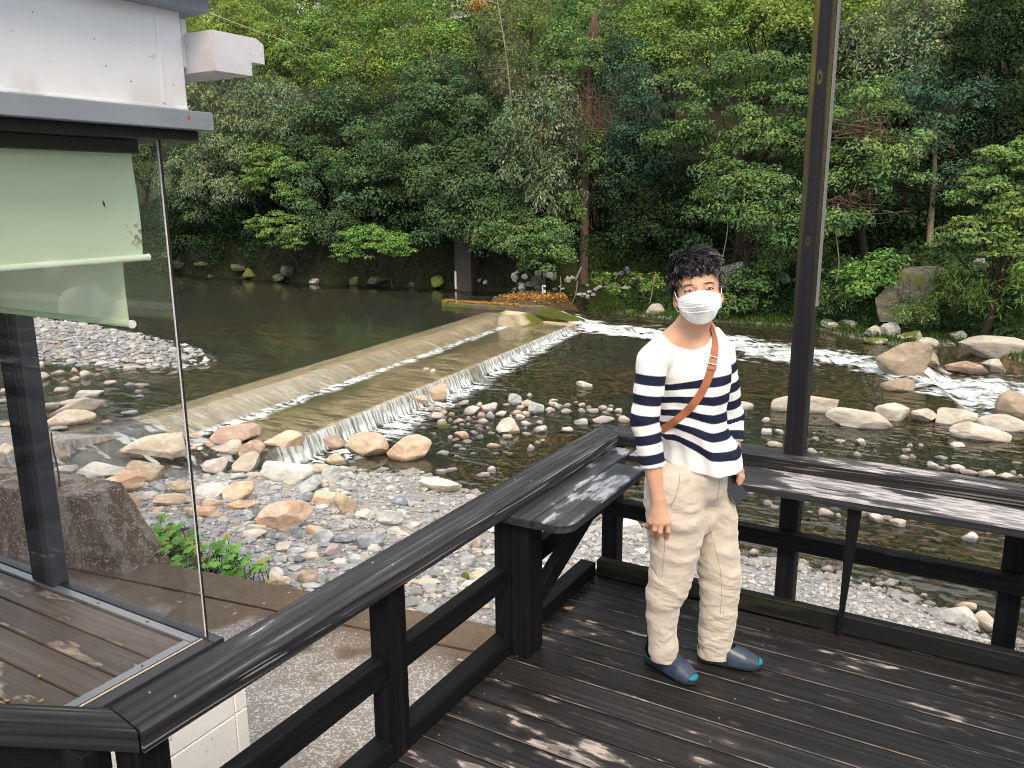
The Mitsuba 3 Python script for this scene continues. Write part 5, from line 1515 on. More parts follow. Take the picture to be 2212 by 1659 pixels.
# second row, on the slope
tree('grey_tree', 'grey olive tree with fluffy crown at the top right', [lv_(1920, 75, 105, 75, 32), lv_(2030, 95, 105, 85, 32), lv_(1985, 175, 100, 60, 31.4), lv_(1890, 150, 60, 55, 31.6)], seed=18, pal='grey', droop=.7, leaf=.16, wl=.4)
tree('evergreen_tree', 'very dark evergreen at the top right corner', [lv_(2140, 130, 95, 100, 31), lv_(2180, 250, 80, 80, 30.4), lv_(2190, 30, 80, 60, 32)], seed=19, pal='deep')
tree('sunlit_tree', 'yellow green sunlit tree at the top edge left of the tall post', [lv_(1560, 40, 95, 55, 34), lv_(1650, 70, 100, 62, 33.5), lv_(1690, 20, 80, 40, 34.5)], seed=20, pal='yellow', leaf=.14)
tree('sunlit_tree', 'green leafy tree at the top edge above the ivy tree', [lv_(1440, 50, 80, 60, 33), lv_(1400, 110, 60, 55, 32), lv_(1480, 110, 70, 50, 32)], seed=21, pal='bright', leaf=.14)
tree('sunlit_tree', 'bright yellow green tree at the top left beside the building eave', [lv_(500, 60, 95, 60, 33), lv_(450, 110, 60, 45, 32), lv_(580, 110, 80, 50, 32)], seed=22, pal='yellow', leaf=.14)
tree('sunlit_tree', 'fresh green tree at the top, left of the glimpsed roofs', [lv_(700, 85, 95, 60, 34), lv_(640, 150, 80, 55, 32), lv_(760, 160, 90, 60, 31.5)], seed=23, pal='bright', leaf=.14)
tree('sunlit_tree', 'light green tree at the top centre below the glimpsed metal roof', [lv_(880, 70, 105, 65, 34), lv_(960, 110, 80, 55, 32.5), lv_(850, 150, 80, 60, 31)], seed=24, pal='bright', leaf=.14)
tree('bamboo_grove', 'feathery olive bamboo at the top centre around a pale dead sapling', [lv_(1080, 80, 80, 80, 33), lv_(1150, 60, 80, 70, 34), lv_(1110, 165, 80, 55, 31)], seed=25, pal='olive', leaf=.20, wl=.16, droop=1.0, size=.5)
tree('broadleaf_tree', 'mid green tree at the top between the bamboo and the vine covered trunk', [lv_(1220, 130, 60, 55, 31), lv_(1240, 40, 60, 50, 33), lv_(1290, 90, 50, 60, 32)], seed=26, pal='mid')
tree('red_shrub', 'small reddish autumn shrub at the top centre edge', [lv_(1040, 12, 22, 20, 36)], seed=27, pal='mid', category='shrub', trunk=.05)
k_ = [k for k in scene if k.startswith('red_shrub__crown')][0]
rs = np.random.RandomState(2)
v, f, col = clumps([lv_(1040, 12, 22, 20, 36)], rs, size=.35, leaf=.14, pal='mid')
scene[k_] = mikit.ply(tm(v, f), 'leaf', smooth=False, color=np.clip(col * [6.0, 1.3, 1.2], 0, .5))
# filler trees that close the wood behind, and beyond the frame on both sides
rs0 = np.random.RandomState(44)
fill = [(530, 470, 200, 28.9), (640, 470, 90, 28.8), (860, 500, 120, 28.9), (1010, 300, 130, 30), (600, 350, 130, 30), (780, 330, 140, 30), (1240, 400, 90, 30), (1450, 380, 120, 30.5), (1500, 480, 90, 29.6), (1740, 380, 130, 30.5), (1960, 470, 100, 30.5), (2130, 330, 120, 31), (1780, 150, 110, 33), (1350, 60, 90, 35), (1800, 40, 110, 36), (640, 40, 120, 40), (850, 10, 120, 42), (1000, 30, 90, 39), (1190, 20, 120, 40), (1500, 10, 140, 42), (1950, 10, 140, 40), (2150, 20, 120, 40), (450, 20, 100, 40), (-250, 200, 260, 31), (-100, 60, 240, 36), (2420, 250, 200, 28), (2500, 60, 220, 33), (2350, 450, 120, 25), (220, 120, 160, 34), (100, 480, 160, 29.5)]
dirs = ['in the shade']
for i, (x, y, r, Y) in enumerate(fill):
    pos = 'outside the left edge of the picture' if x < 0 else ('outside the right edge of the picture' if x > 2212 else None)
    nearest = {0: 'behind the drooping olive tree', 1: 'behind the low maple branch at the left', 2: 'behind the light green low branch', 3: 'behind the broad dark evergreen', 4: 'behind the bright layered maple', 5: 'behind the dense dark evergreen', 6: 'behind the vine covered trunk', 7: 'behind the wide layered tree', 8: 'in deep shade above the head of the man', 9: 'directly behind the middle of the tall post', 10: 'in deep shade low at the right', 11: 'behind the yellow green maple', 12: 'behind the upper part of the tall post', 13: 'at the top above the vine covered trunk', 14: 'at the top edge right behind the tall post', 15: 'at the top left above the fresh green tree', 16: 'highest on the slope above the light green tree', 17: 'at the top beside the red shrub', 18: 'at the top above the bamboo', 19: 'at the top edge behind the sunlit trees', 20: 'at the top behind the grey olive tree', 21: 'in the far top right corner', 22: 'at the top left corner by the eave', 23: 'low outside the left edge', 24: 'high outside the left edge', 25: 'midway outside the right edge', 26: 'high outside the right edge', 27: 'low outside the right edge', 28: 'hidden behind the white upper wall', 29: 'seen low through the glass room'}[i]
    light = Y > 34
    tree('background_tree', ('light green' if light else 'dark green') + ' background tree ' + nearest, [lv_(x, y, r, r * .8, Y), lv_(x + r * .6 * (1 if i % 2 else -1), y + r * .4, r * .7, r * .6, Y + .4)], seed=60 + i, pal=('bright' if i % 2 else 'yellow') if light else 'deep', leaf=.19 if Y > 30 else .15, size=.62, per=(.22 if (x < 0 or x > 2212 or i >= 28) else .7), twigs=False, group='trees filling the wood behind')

# vine covered trunk with hanging brown vines
vt = thing('vine_trunk', 'tall trunk hung with a curtain of brown vines in the centre of the wood', 'tree')
base = ony(1262, 580, 27.9)
topp = ony(1285, 30, 29.5)
obj('trunk', tube(curve([base - [0, 0, .6], (base + topp) / 2 + [-.1, 0, 0], topp], 16), np.linspace(.17, .10, 16), 9), 'vine_bark', vt, smooth=True)
rs = np.random.RandomState(31)
vn = []
for i in range(210):
    t0 = rs.uniform(0.25, 1.0)
    a = base + (topp - base) * t0 + rs.normal(size=3) * [.26, .16, .1]
    L = rs.uniform(1.0, 4.5) * t0
    q = [a]
    for s_ in range(1, 6):
        q.append(q[-1] + [rs.normal() * .10, rs.normal() * .07, -L / 5])
    vn.append(tube(curve(q, 12), np.linspace(.016, .007, 12) * rs.uniform(.6, 1.4), 4, cap=False))
obj('vines', cat(vn), 'vine_bark', vt, smooth=True)
labels[vt + '__vines'] = {'label': 'tangled hanging brown vines', 'kind': 'stuff'}
tw = []
for i in range(60):
    a = ony(1275, 250, 27.6) + rs.normal(size=3) * [.25, .15, .5]
    q = [a, a + rs.normal(size=3) * [.3, .2, .2] + [.1, -.1, .1], a + rs.normal(size=3) * [.4, .2, .3] + [.25, -.2, -.25]]
    tw.append(tube(curve(q, 8), np.linspace(.014, .005, 8), 4, cap=False))
obj('bare_twigs', cat(tw), 'vine_bark', vt, smooth=True)
labels[vt + '__bare_twigs'] = {'label': 'tangle of pale bare twigs', 'kind': 'stuff'}
v, f, col = clumps([lv_(1265, 130, 40, 60, 28.4), lv_(1230, 470, 26, 60, 27.2), lv_(1280, 330, 22, 60, 28)], rs, size=.28, leaf=.12, pal='mid')
scene[vt + '__ivy'] = mikit.ply(tm(v, f), 'leaf', smooth=False, color=col)
# reddish twig tangle by the post
for i, (x, y) in enumerate(((1850, 275), (1840, 440))):
    tw = []
    c0 = ony(x, y, 26.4)
    for q_ in range(40):
        a = c0 + rs.normal(size=3) * [.3, .15, .2]
        q = [a, a + rs.normal(size=3) * [.3, .2, .15], a + rs.normal(size=3) * [.6, .25, .3]]
        tw.append(tube(curve(q, 8), np.linspace(.018, .006, 8), 4, cap=False))
    whole('bare_twigs', cat(tw), 'vine_bark', ['tangle of reddish bare twigs right of the tall post, upper one', 'tangle of reddish bare twigs right of the tall post, lower one'][i], 'twigs', smooth=True)
# pale dead sapling
ds = thing('dead_sapling', 'pale leafless sapling with fine side twigs at the top centre', 'tree')
a, b_ = ony(1105, 235, 30.4), ony(1068, -30, 30.8)
pth = curve([a, (a + b_) / 2 + [.1, 0, 0], b_], 14)
obj('trunk', tube(pth, np.linspace(.045, .014, 14), 6), 'pale_bark', ds, smooth=True)
tw = []
for i in range(46):
    s_ = pth[rs.randint(1, 13)]
    e = s_ + [rs.choice([-1, 1]) * rs.uniform(.3, 1.1), rs.uniform(-.3, .3), rs.uniform(-.1, .35)]
    tw.append(tube(curve([s_, (s_ + e) / 2 + [0, 0, .08], e], 6), np.linspace(.014, .004, 6), 4, cap=False))
obj('twigs', cat(tw), 'pale_bark', ds, smooth=True)
labels[ds + '__twigs'] = {'label': 'fine bare side twigs', 'kind': 'stuff'}
# lianas
for i, (pts, lab) in enumerate([([(1812, 440, 26.2), (1806, 500, 26.2), (1812, 560, 26.3), (1806, 610, 26.3)], 'pale liana hanging right of the tall post'), ([(1566, 440, 26.6), (1570, 510, 26.6), (1560, 560, 26.7), (1555, 590, 26.7)], 'pale liana hanging above the head of the man')]):
    whole('liana', tube(curve([ony(*q) for q in pts], 16), .016, 5), 'pale_bark', lab, 'liana', smooth=True)

# shrubs and ground plants of the far bank
tree('shrub', 'bright green leafy shrub on the far bank right of the tall post', [lv_(1880, 590, 62, 40, 26.6), lv_(1850, 620, 40, 26, 26.4), lv_(1920, 570, 40, 30, 26.8)], seed=90, pal='lime', leaf=.15, size=.26, trunk=.04, category='shrub')
tree('shrub', 'low green shrub on the bank just right of the head of the man', [lv_(1610, 630, 55, 40, 27.4), lv_(1570, 660, 40, 24, 27.2), lv_(1650, 600, 40, 30, 27.8)], seed=91, pal='mid', leaf=.12, size=.26, trunk=.04, category='shrub')
tree('shrub', 'dark shrub between the tall post and the bright leafy shrub', [lv_(1790, 620, 50, 36, 27.0), lv_(1770, 560, 45, 36, 27.6), lv_(1800, 660, 50, 20, 26.8)], seed=92, pal='mid', leaf=.14, wl=.22, size=.30, trunk=.04, category='shrub')
tree('shrub', 'feathery bamboo grass thicket on the far bank at the right edge', [lv_(2090, 600, 80, 45, 26.0), lv_(2170, 640, 70, 40, 25.4), lv_(2060, 650, 60, 30, 26.0), lv_(2200, 590, 60, 50, 25.8)], seed=93, pal='bright', leaf=.20, wl=.16, size=.36, droop=.9, trunk=.04, category='shrub')
tree('shrub', 'small light green plants among the stones right of the water gauge', [lv_(1395, 610, 40, 20, 27.0), lv_(1330, 625, 28, 14, 26.8), lv_(1300, 600, 30, 16, 27.4)], seed=94, pal='bright', leaf=.10, size=.20, per=.6, trunk=.02, category='shrub')
tree('shrub', 'green bushes in shade on the bank behind the man', [lv_(1680, 560, 50, 40, 28.4), lv_(1500, 560, 40, 40, 28.4)], seed=95, pal='mid', leaf=.13, size=.3, trunk=.03, category='shrub')
tree('shrub', 'yellow green tuft of leaves between the mossy boulders of the far bank', [lv_(1975, 680, 40, 26, 25.6), lv_(1950, 655, 30, 16, 26.0)], seed=96, pal='maple', leaf=.12, wl=.2, size=.22, trunk=.02, category='shrub')


def grass(n, region, hmin, hmax, pal, seed, fz):
    rs = np.random.RandomState(seed)
    x, y = region(rs, n)
    z = fz(x, y)
    h = rs.uniform(hmin, hmax, len(x))
    a = rs.uniform(0, 6.28, len(x))
    b = rs.normal(size=(len(x), 2)) * 0.45
    w = h * 0.10
    P = np.stack([x, y, z - 0.02], 1)
    s = np.stack([np.cos(a), np.sin(a), 0 * a], 1) * w[:, None]
    mid = P + np.stack([b[:, 0] * h * .4, b[:, 1] * h * .4, h * .65], 1)
    tip = P + np.stack([b[:, 0] * h, b[:, 1] * h, h * .95], 1)
    v = np.stack([P - s, P + s, mid + s * .7, tip, mid - s * .7], 1).reshape(-1, 3)
    q = np.arange(len(x))[:, None] * 5
    f = np.vstack([q + [0, 1, 2], q + [0, 2, 4], q + [4, 2, 3]])
    col = np.array(PAL[pal]) * rs.uniform(.55, 1.35, (len(x), 1)) * np.stack([rs.uniform(.85, 1.3, len(x)), np.ones(len(x)), rs.uniform(.7, 1.2, len(x))], 1)
    return tm(v, f), np.repeat(col, 5, axis=0)


def bank_r(rs, n):
    x = rs.uniform(-13.5, 3.5, n)
    return x, np.interp(x, *YB) + rs.uniform(-0.15, 2.6, n) ** 1.0


def on_bank(x, y):
    return np.maximum(hill(x, y), ground(x, y))


m, c_ = grass(30000, bank_r, .05, .22, 'bank', 5, on_bank)
whole('grass', m, 'leaf', 'green grass and weeds covering the foot of the far bank', 'grass', kind='stuff', color=c_)


def bank_l(rs, n):
    x = rs.uniform(-40, -13.5, n)
    return x, np.interp(x, *YB) + 0.2 + rs.uniform(0, 3.2, n)


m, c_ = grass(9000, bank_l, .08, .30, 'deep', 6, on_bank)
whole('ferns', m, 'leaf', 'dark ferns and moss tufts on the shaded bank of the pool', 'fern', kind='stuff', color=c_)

# creeping ground cover over the wooded slope
rs = np.random.RandomState(88)
n = 42000
x = rs.uniform(-36, 6, n)
y = np.interp(x, *YB) + 0.9 + 10.0 * rs.rand(n) ** 1.4
z = hill(x, y) + rs.uniform(0.02, 0.22, n)
nn = rs.normal(size=(n, 3)) * .5 + [0, -.55, .75]
nn /= np.linalg.norm(nn, axis=1, keepdims=True)
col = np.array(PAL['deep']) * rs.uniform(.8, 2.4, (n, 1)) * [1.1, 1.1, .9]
v, f, cc = leaf_quads(np.stack([x, y, z], 1), nn, rs.uniform(.12, .26, n), rs.uniform(.07, .14, n), col, rs)
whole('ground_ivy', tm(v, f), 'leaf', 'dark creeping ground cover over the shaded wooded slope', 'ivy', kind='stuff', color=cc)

# fallen leaves on the guide wall
rs = np.random.RandomState(12)
n = 2600
t_ = rs.rand(n)
x = np.where(t_ < .35, rs.uniform(-16.0, -13.2, n), rs.normal(-13.4, .75, n))
y = np.where(t_ < .35, 22.92 + rs.normal(0, .07, n) + 0.03 * (x + 16), rs.normal(25.1, .75, n))
zz0 = np.where(t_ < .35, ZU + 0.145 + rs.rand(n) * .03, np.maximum(ground(x, y), hill(x, y)) + 0.02 + rs.rand(n) * .03)
ok = zz0 > ZU + 0.03
nn = rs.normal(size=(n, 3)) * .5 + [0, -.3, 1]
nn /= np.linalg.norm(nn, axis=1, keepdims=True)
col = np.where(rs.rand(n, 1) < .55, [[0.20, 0.085, 0.030]], [[0.36, 0.21, 0.05]]) * rs.uniform(.5, 1.4, (n, 1))
col = np.where((t_ < .35)[:, None], col * 1.3, col)
v, f, cc = leaf_quads(np.stack([x, y, zz0], 1)[ok], nn[ok], rs.uniform(.07, .14, ok.sum()), rs.uniform(.04, .07, ok.sum()), col[ok], rs)
whole('fallen_leaves', tm(v, f), 'dead_leaf', 'brown and yellow fallen leaves caught on the guide wall beyond the weir', 'leaves', kind='stuff', color=cc)

# far bank stonework, gauge, pillar, cable
st = [(650, 130, 60, 90), (700, 175, 40, 40), (770, 190, 90, 60), (720, 220, 60, 70), (850, 215, 80, 100), (860, 100, 60, 70), (960, 100, 90, 60), (1000, 130, 50, 50), (670, 80, 45, 60), (745, 110, 60, 50), (640, 235, 60, 50), (800, 250, 60, 40), (890, 260, 50, 40), (700, 255, 50, 40), (330, 140, 30, 40), (380, 155, 30, 40), (940, 70, 40, 40),
      (1240, 265, 42, 28), (1280, 262, 48, 32), (1330, 245, 52, 34), (1310, 292, 44, 44), (1265, 292, 32, 34), (1365, 275, 52, 42), (1390, 222, 48, 40), (1430, 200, 48, 30), (1490, 195, 70, 30), (1550, 195, 56, 44), (1610, 205, 40, 26), (1665, 210, 70, 40), (1610, 80, 50, 44), (1680, 40, 60, 44), (1690, 70, 44, 30), (1580, 95, 40, 40), (1740, 120, 50, 26), (1130, 140, 60, 60), (1170, 115, 50, 40), (1060, 190, 30, 24), (1015, 215, 40, 24), (1155, 300, 26, 22), (1090, 210, 24, 22), (1315, 180, 24, 22), (1450, 130, 30, 22), (1450, 95, 26, 20)]
for i, (x, y, w, h) in enumerate(st):
    xv, yv = px('G', x, y)
    d = ray(xv, yv)
    t = np.linspace(20, 40, 900)
    P = C + d * t[:, None]
    k = np.argmax(P[:, 2] < hill(P[:, 0], P[:, 1]) + .02)
    P = P[k]
    m_ = ((P - C) @ _fw) / F_PX / 3.9375 / 2.3284
    v, f = rock_mesh(800 + i, 2, .9)
    v = v * [w * m_ * .55, .22, h * m_ * .55] + P + [0, .03, h * m_ * .4]
    lich = x < 1050
    kk = whole('bank_stone', tm(v, f), 'rock_lichen' if (lich and i % 3) else 'rock_white', ('lichen stone around the water gauge' if lich else 'pale stone in the bank right of the gauge'), 'stone', 'lichen stones around the water gauge' if lich else 'pale stones in the grassy bank', smooth=40)
    ORDER.setdefault(labels[kk]['label'], []).append((xv, kk))
st = [(1585, 585, 62, 40), (1600, 610, 40, 20), (1680, 575, 30, 30), (1560, 610, 40, 26), (1690, 600, 36, 26), (1650, 600, 30, 22), (2150, 585, 40, 26), (2120, 570, 30, 24), (2030, 590, 30, 24)]
for i, (xv, yv, w, h) in enumerate(st):
    P = ony(xv, yv, 28.6 if xv < 1800 else 27.4)
    m_ = ((P - C) @ _fw) / F_PX / 2.16016
    v, f = rock_mesh(900 + i, 2, .8)
    whole('wall_rock', tm(v * [w * m_ * .5, .4, h * m_ * .55] + P, f), 'rock_lichen', ['big dark rock with white lichen beside the head of the man', 'pale cracked rock under the big lichen rock', 'dark rock in the bank near the tall post, upper', 'dark rock in the bank behind the ear of the man', 'dark rock in the bank near the tall post, lower', 'small dark rock between the lichen rock and the post', 'dark rock in the bank at the right edge', 'dark rock in the bank left of the right edge', 'dark rock in the bank under the slender tree'][i], 'rock', smooth=40)
# big tilted concrete slab on the far bank
P = ony(1955, 640, 26.4)
sb_ = thing('tilted_slab', 'large tilted concrete slab with yellow moss leaning on the far bank', 'concrete slab')
m = hull([P + q for q in ([-.80, -.1, -.12], [-.55, -.25, -.75], [-.1, -.05, .78], [.72, .1, .88], [.74, .6, .86], [.62, -.2, -.8], [.70, .6, -.8], [-.75, .6, -.8], [-.15, .6, .80], [.45, -.22, .1])])
m = m.subdivide_to_size(.12)
v = np.array(m.vertices)
v += (meshkit.fbm(v * 3, 3, 4)[:, None] - .5) * .10
obj('slab', tm(v, m.faces), 'rock_slab', sb_, smooth=40)
# water gauge
ga = thing('water_gauge', 'black and white staff gauge standing on the far bank behind the weir', 'gauge')
P0g, P1g = ony(*px('G', 916, 278), 25.7), ony(*px('G', 918, 75), 25.7)
W_ = .075
pri('gauge_face', proc(lambda p, n, uv: mix((0.60, 0.60, 0.58), (0.03, 0.03, 0.035), dr.select((dr.abs(dr.floor(p.z * 10) - 2 * dr.floor(p.z * 5)) > 0.5) & (p.x > P0g[0] - 0.02), 1.0, 0.0))), 0.5, 0.3)
obj('board', box(P0g[0] - W_, P0g[0] + W_, 25.65, 25.68, P0g[2] - .3, P1g[2] - .35, .004), 'gauge_face', ga)
obj('stake', box(P0g[0] - .03, P0g[0] + .03, 25.685, 25.75, P0g[2] - .6, P1g[2], .004), 'bark', ga)
for i in range(8):
    mm = meshkit.text_mesh(str(8 - i), .075, .003)
    mm.apply_transform(trimesh.transformations.rotation_matrix(math.pi / 2, [1, 0, 0]))
    mm.apply_translation([P0g[0] - W_ + .012, 25.648, P0g[2] + .02 + .15 * (8 - i) - .15])
    obj('digit', mm, 'dark_metal', ga)
cp = thing('concrete_pillar', 'old concrete pillar with a small gauge plate in the dark pool bank', 'pillar')
P = ony(*px('G', 130, 215), 26.6)
obj('shaft', box(P[0] - .38, P[0] + .38, 26.9, 27.9, P[2] - .6, P[2] + 4.0, .02), 'dark_concrete', cp)
obj('gauge_plate', box(P[0] - .36, P[0] - .28, 26.87, 26.895, P[2], P[2] + .7, .004), 'gauge_face', cp)
# cable loop, leaning pipe, stake with red tip
whole('cable', tube(curve([ony(*px('G', x, y), 25.9) for x, y in ((1060, 90), (1062, 240), (1085, 320), (1140, 352), (1190, 290), (1215, 170), (1220, 130))], 30), .016, 6), 'pale_bark', 'pale cable hanging in a loop down the far bank right of the gauge', 'cable', smooth=True)
whole('pipe', tube([ony(*px('G', 1200, 125), 26.6), ony(*px('G', 1255, 5), 27.2)], .04, 8), 'strip_metal', 'grey pipe leaning on the bank at the top of the cable loop', 'pipe', smooth=30)
sk = thing('marker_stake', 'thin marker stake with a red tip leaning on the grassy bank', 'stake')
a, b_ = ony(*px('G', 1885, 330), 26.4), ony(*px('G', 1930, 80), 26.6)
obj('stick', tube([a, b_], .014, 5), 'pale_bark', sk, smooth=True)
pri('red_paint', (0.5, 0.06, 0.03), 0.6, 0.3)
obj('tip', tube([b_ - (b_ - a) * .04, b_ + (b_ - a) * .03], .035, 6), 'red_paint', sk)

# green plants beside the landing
def plant(key, label, c0, n, spread, seed):
    rs = np.random.RandomState(seed)
    k = thing(key, label, 'plant')
    vs, fs, cs, o, stems = [], [], [], 0, []
    for i in range(n):
        b0 = np.array(c0) + rs.normal(size=3) * [spread, spread * .6, 0]
        tp = b0 + np.array([rs.normal() * .07, rs.normal() * .06, rs.uniform(.05, .30)])
        stems.append(tube(curve([b0 - [0, 0, .1], (b0 + tp) / 2 + rs.normal(size=3) * .015, tp], 6), .004, 4, cap=False))
        lobes = 5
        R = rs.uniform(.030, .066)
        nn = np.array([rs.normal() * .35, -.35 + rs.normal() * .3, 1])
        nn /= np.linalg.norm(nn)
        a1 = np.cross(nn, [0, 1, .3])
        a1 /= np.linalg.norm(a1)
        a2 = np.cross(nn, a1)
        ang = np.linspace(0, 2 * np.pi, 21)[:-1] + rs.uniform(0, 6)
        rad = R * (0.62 + .38 * np.abs(np.cos(ang * lobes / 2)))
        ring = tp + np.cos(ang)[:, None] * rad[:, None] * a1 + np.sin(ang)[:, None] * rad[:, None] * a2 - nn * (rad[:, None] * .25)
        v = np.vstack([tp, ring])
        j = np.arange(20)
        f = np.stack([j * 0, 1 + j, 1 + (j + 1) % 20], 1)
        vs.append(v)
        fs.append(f + o)
        o += 21
        yel = rs.rand() < .12
        c = np.array([.20, .40, .10]) * rs.uniform(.75, 1.3) if not yel else np.array([.48, .42, .08])
        cs.append(np.tile(c, (21, 1)))
    scene[k + '__leaves'] = mikit.ply(tm(np.vstack(vs), np.vstack(fs)), 'leaf', smooth=False, color=np.vstack(cs))
    labels[k + '__leaves'] = {'label': 'rounded lobed fresh green leaves', 'kind': 'stuff'}
    obj('stems', cat(stems), 'bark', k, smooth=True)
    labels[k + '__stems'] = {'label': 'thin plant stems', 'kind': 'stuff'}


def bp(xv, yv, z=-1.45):
    return onz(xv, yv, z)


plant('leafy_plant', 'bright green leafy plant at the landing edge right of the glass corner', bp(490, 1245), 70, .19, 3)
plant('leafy_plant', 'tall leafy plant with yellowing leaves climbing beside the sloped wall block, behind glass', bp(365, 1200), 90, .17, 4)
plant('leafy_plant', 'low leaves at the foot of the wall block between the two taller plants', bp(410, 1235), 60, .18, 5)
# glimpsed roofs and power line at the top
rf = thing('country_house', 'pale house with a ribbed metal roof glimpsed at the top of the hill', 'house')
P = ony(985, 4, 46)
ribs = [box(P[0] - 2.2 + .24 * i, P[0] - 2.2 + .24 * i + .12, P[1], P[1] + 2.5, P[2] - .25, P[2] + .1, .01) for i in range(18)]
obj('wall', box(P[0] - 2.4, P[0] + 2.4, P[1] + .3, P[1] + 3, P[2] - .9, P[2] - .3), 'white_wall', rf)
ro = obj('roof', box(P[0] - 2.5, P[0] + 2.5, P[1] - .1, P[1] + 3, P[2] - .3, P[2] - .02), 'pale_metal', rf)
for r_ in ribs:
    obj('rib', r_, 'pale_metal', ro)
rf = thing('country_house_001', 'white walled house with a grey roof glimpsed at the top left above the trees', 'house')
P = ony(655, -2, 44)
obj('wall', box(P[0] - .9, P[0] + 1.0, P[1] + .3, P[1] + 3, P[2] - 1.0, P[2] + .2), 'white_wall', rf)
obj('roof', box(P[0] - 1.6, P[0] + 3.5, P[1], P[1] + 3, P[2] + .2, P[2] + .5), 'fascia_metal', rf)
obj('window', box(P[0] - .1, P[0] + .5, P[1] + .27, P[1] + .31, P[2] - .55, P[2] + .0), 'dark_metal', rf)
a, b_, c_ = ony(430, 10, 20), ony(552, 66, 21), ony(720, 120, 25)
whole('power_line', tube(curve([ony(300, -40, 20), b_, c_], 20), .007, 4), 'pale_metal', 'thin power line crossing the trees beside the building eave', 'cable', smooth=True)
print('leaf triangles', TRI)

# dark mossy rocks in the foot of the shaded bank
rs = np.random.RandomState(71)
for i in range(15):
    x = -35 + 20.5 * (i + rs.uniform(.1, .9)) / 15
    y = float(np.interp(x, *YB)) + rs.uniform(.1, .6)
    z = ZU + rs.uniform(-.05, .5)
    q = np.array([x, y, z]) - C
    if q @ _r2 / (q @ _fw) < -.70:
        continue
    v, f = rock_mesh(1200 + i, 2, .8)
    lich = i % 5 == 2
    k = whole('bank_rock', tm(v * [rs.uniform(.2, .6), .3, rs.uniform(.10, .28)] + [x, y, z], f), 'rock_lichen' if lich else 'rock_dark', ('spotted rock' if lich else 'dark rock') + ' in the pool bank', 'rock', ('lichen rocks' if lich else 'dark mossy rocks') + ' in the pool bank', smooth=35)
    ORDER.setdefault(labels[k]['label'], []).append((q @ _r2 / (q @ _fw), k))

# tell look-alike stones apart by their order from the left
NTH = 'first second third fourth fifth sixth seventh eighth ninth tenth eleventh twelfth thirteenth fourteenth fifteenth sixteenth seventeenth eighteenth nineteenth twentieth'.split()
for lab, items in ORDER.items():
    items.sort()
    if len(items) < 2:
        continue
    many = lab.replace(' stone ', ' stones ').replace(' rock ', ' rocks ').replace(' boulder ', ' boulders ')
    for i, (_, k) in enumerate(items):
        n = len(items)
        if i == 0:
            w = 'leftmost'
        elif i == n - 1:
            w = 'rightmost'
        elif i < n / 2 or n - 1 - i >= 20:
            w = (NTH[i] if i < 20 else f'{i + 1}th') + ' from the left'
        else:
            w = NTH[n - 1 - i] + ' from the right'
        labels[k]['label'] = w + ' of the ' + many
# ------------------------------------------------------------------ the man
PO = np.array([-0.93, 3.07, 0.0])
PR = np.array([0.957, 0.290, 0.0])      # to the right as one faces him
PT = np.array([0.290, -0.957, 0.0])     # towards the viewer's side
PM = np.eye(4)
PM[:3, 0], PM[:3, 1], PM[:3, 2], PM[:3, 3] = PR, -PT, [0, 0, 1], PO     # local axes: a right, b away, c up


def J(xv, yv, b=0.0):
    """Local coordinates (a, b, c) of a measured pixel at the depth b (b > 0: nearer to the viewer); returned with y = -b."""
    d = ray(xv, yv)
    t = (b - (C - PO) @ PT) / (d @ PT)
    q = C + d * t - PO
    return np.array([q @ PR, -b, q[2]])


def to_world(m):
    m = m.copy()
    m.apply_transform(PM)
    return m


def relax(m, it):
    """Smoothing that keeps the volume."""
    from scipy.sparse import coo_matrix
    v, f = np.array(m.vertices), np.asarray(m.faces)
    i = np.concatenate([f[:, 0], f[:, 1], f[:, 2], f[:, 1], f[:, 2], f[:, 0]])
    j = np.concatenate([f[:, 1], f[:, 2], f[:, 0], f[:, 0], f[:, 1], f[:, 2]])
    A = coo_matrix((np.ones(len(i)), (i, j)), shape=(len(v), len(v))).tocsr()
    deg = np.maximum(np.asarray(A.sum(1)), 1)
    for _ in range(it):
        v = v + 0.55 * (A @ v / deg - v)
        v = v - 0.45 * (A @ v / deg - v)
    return tm(v, f)


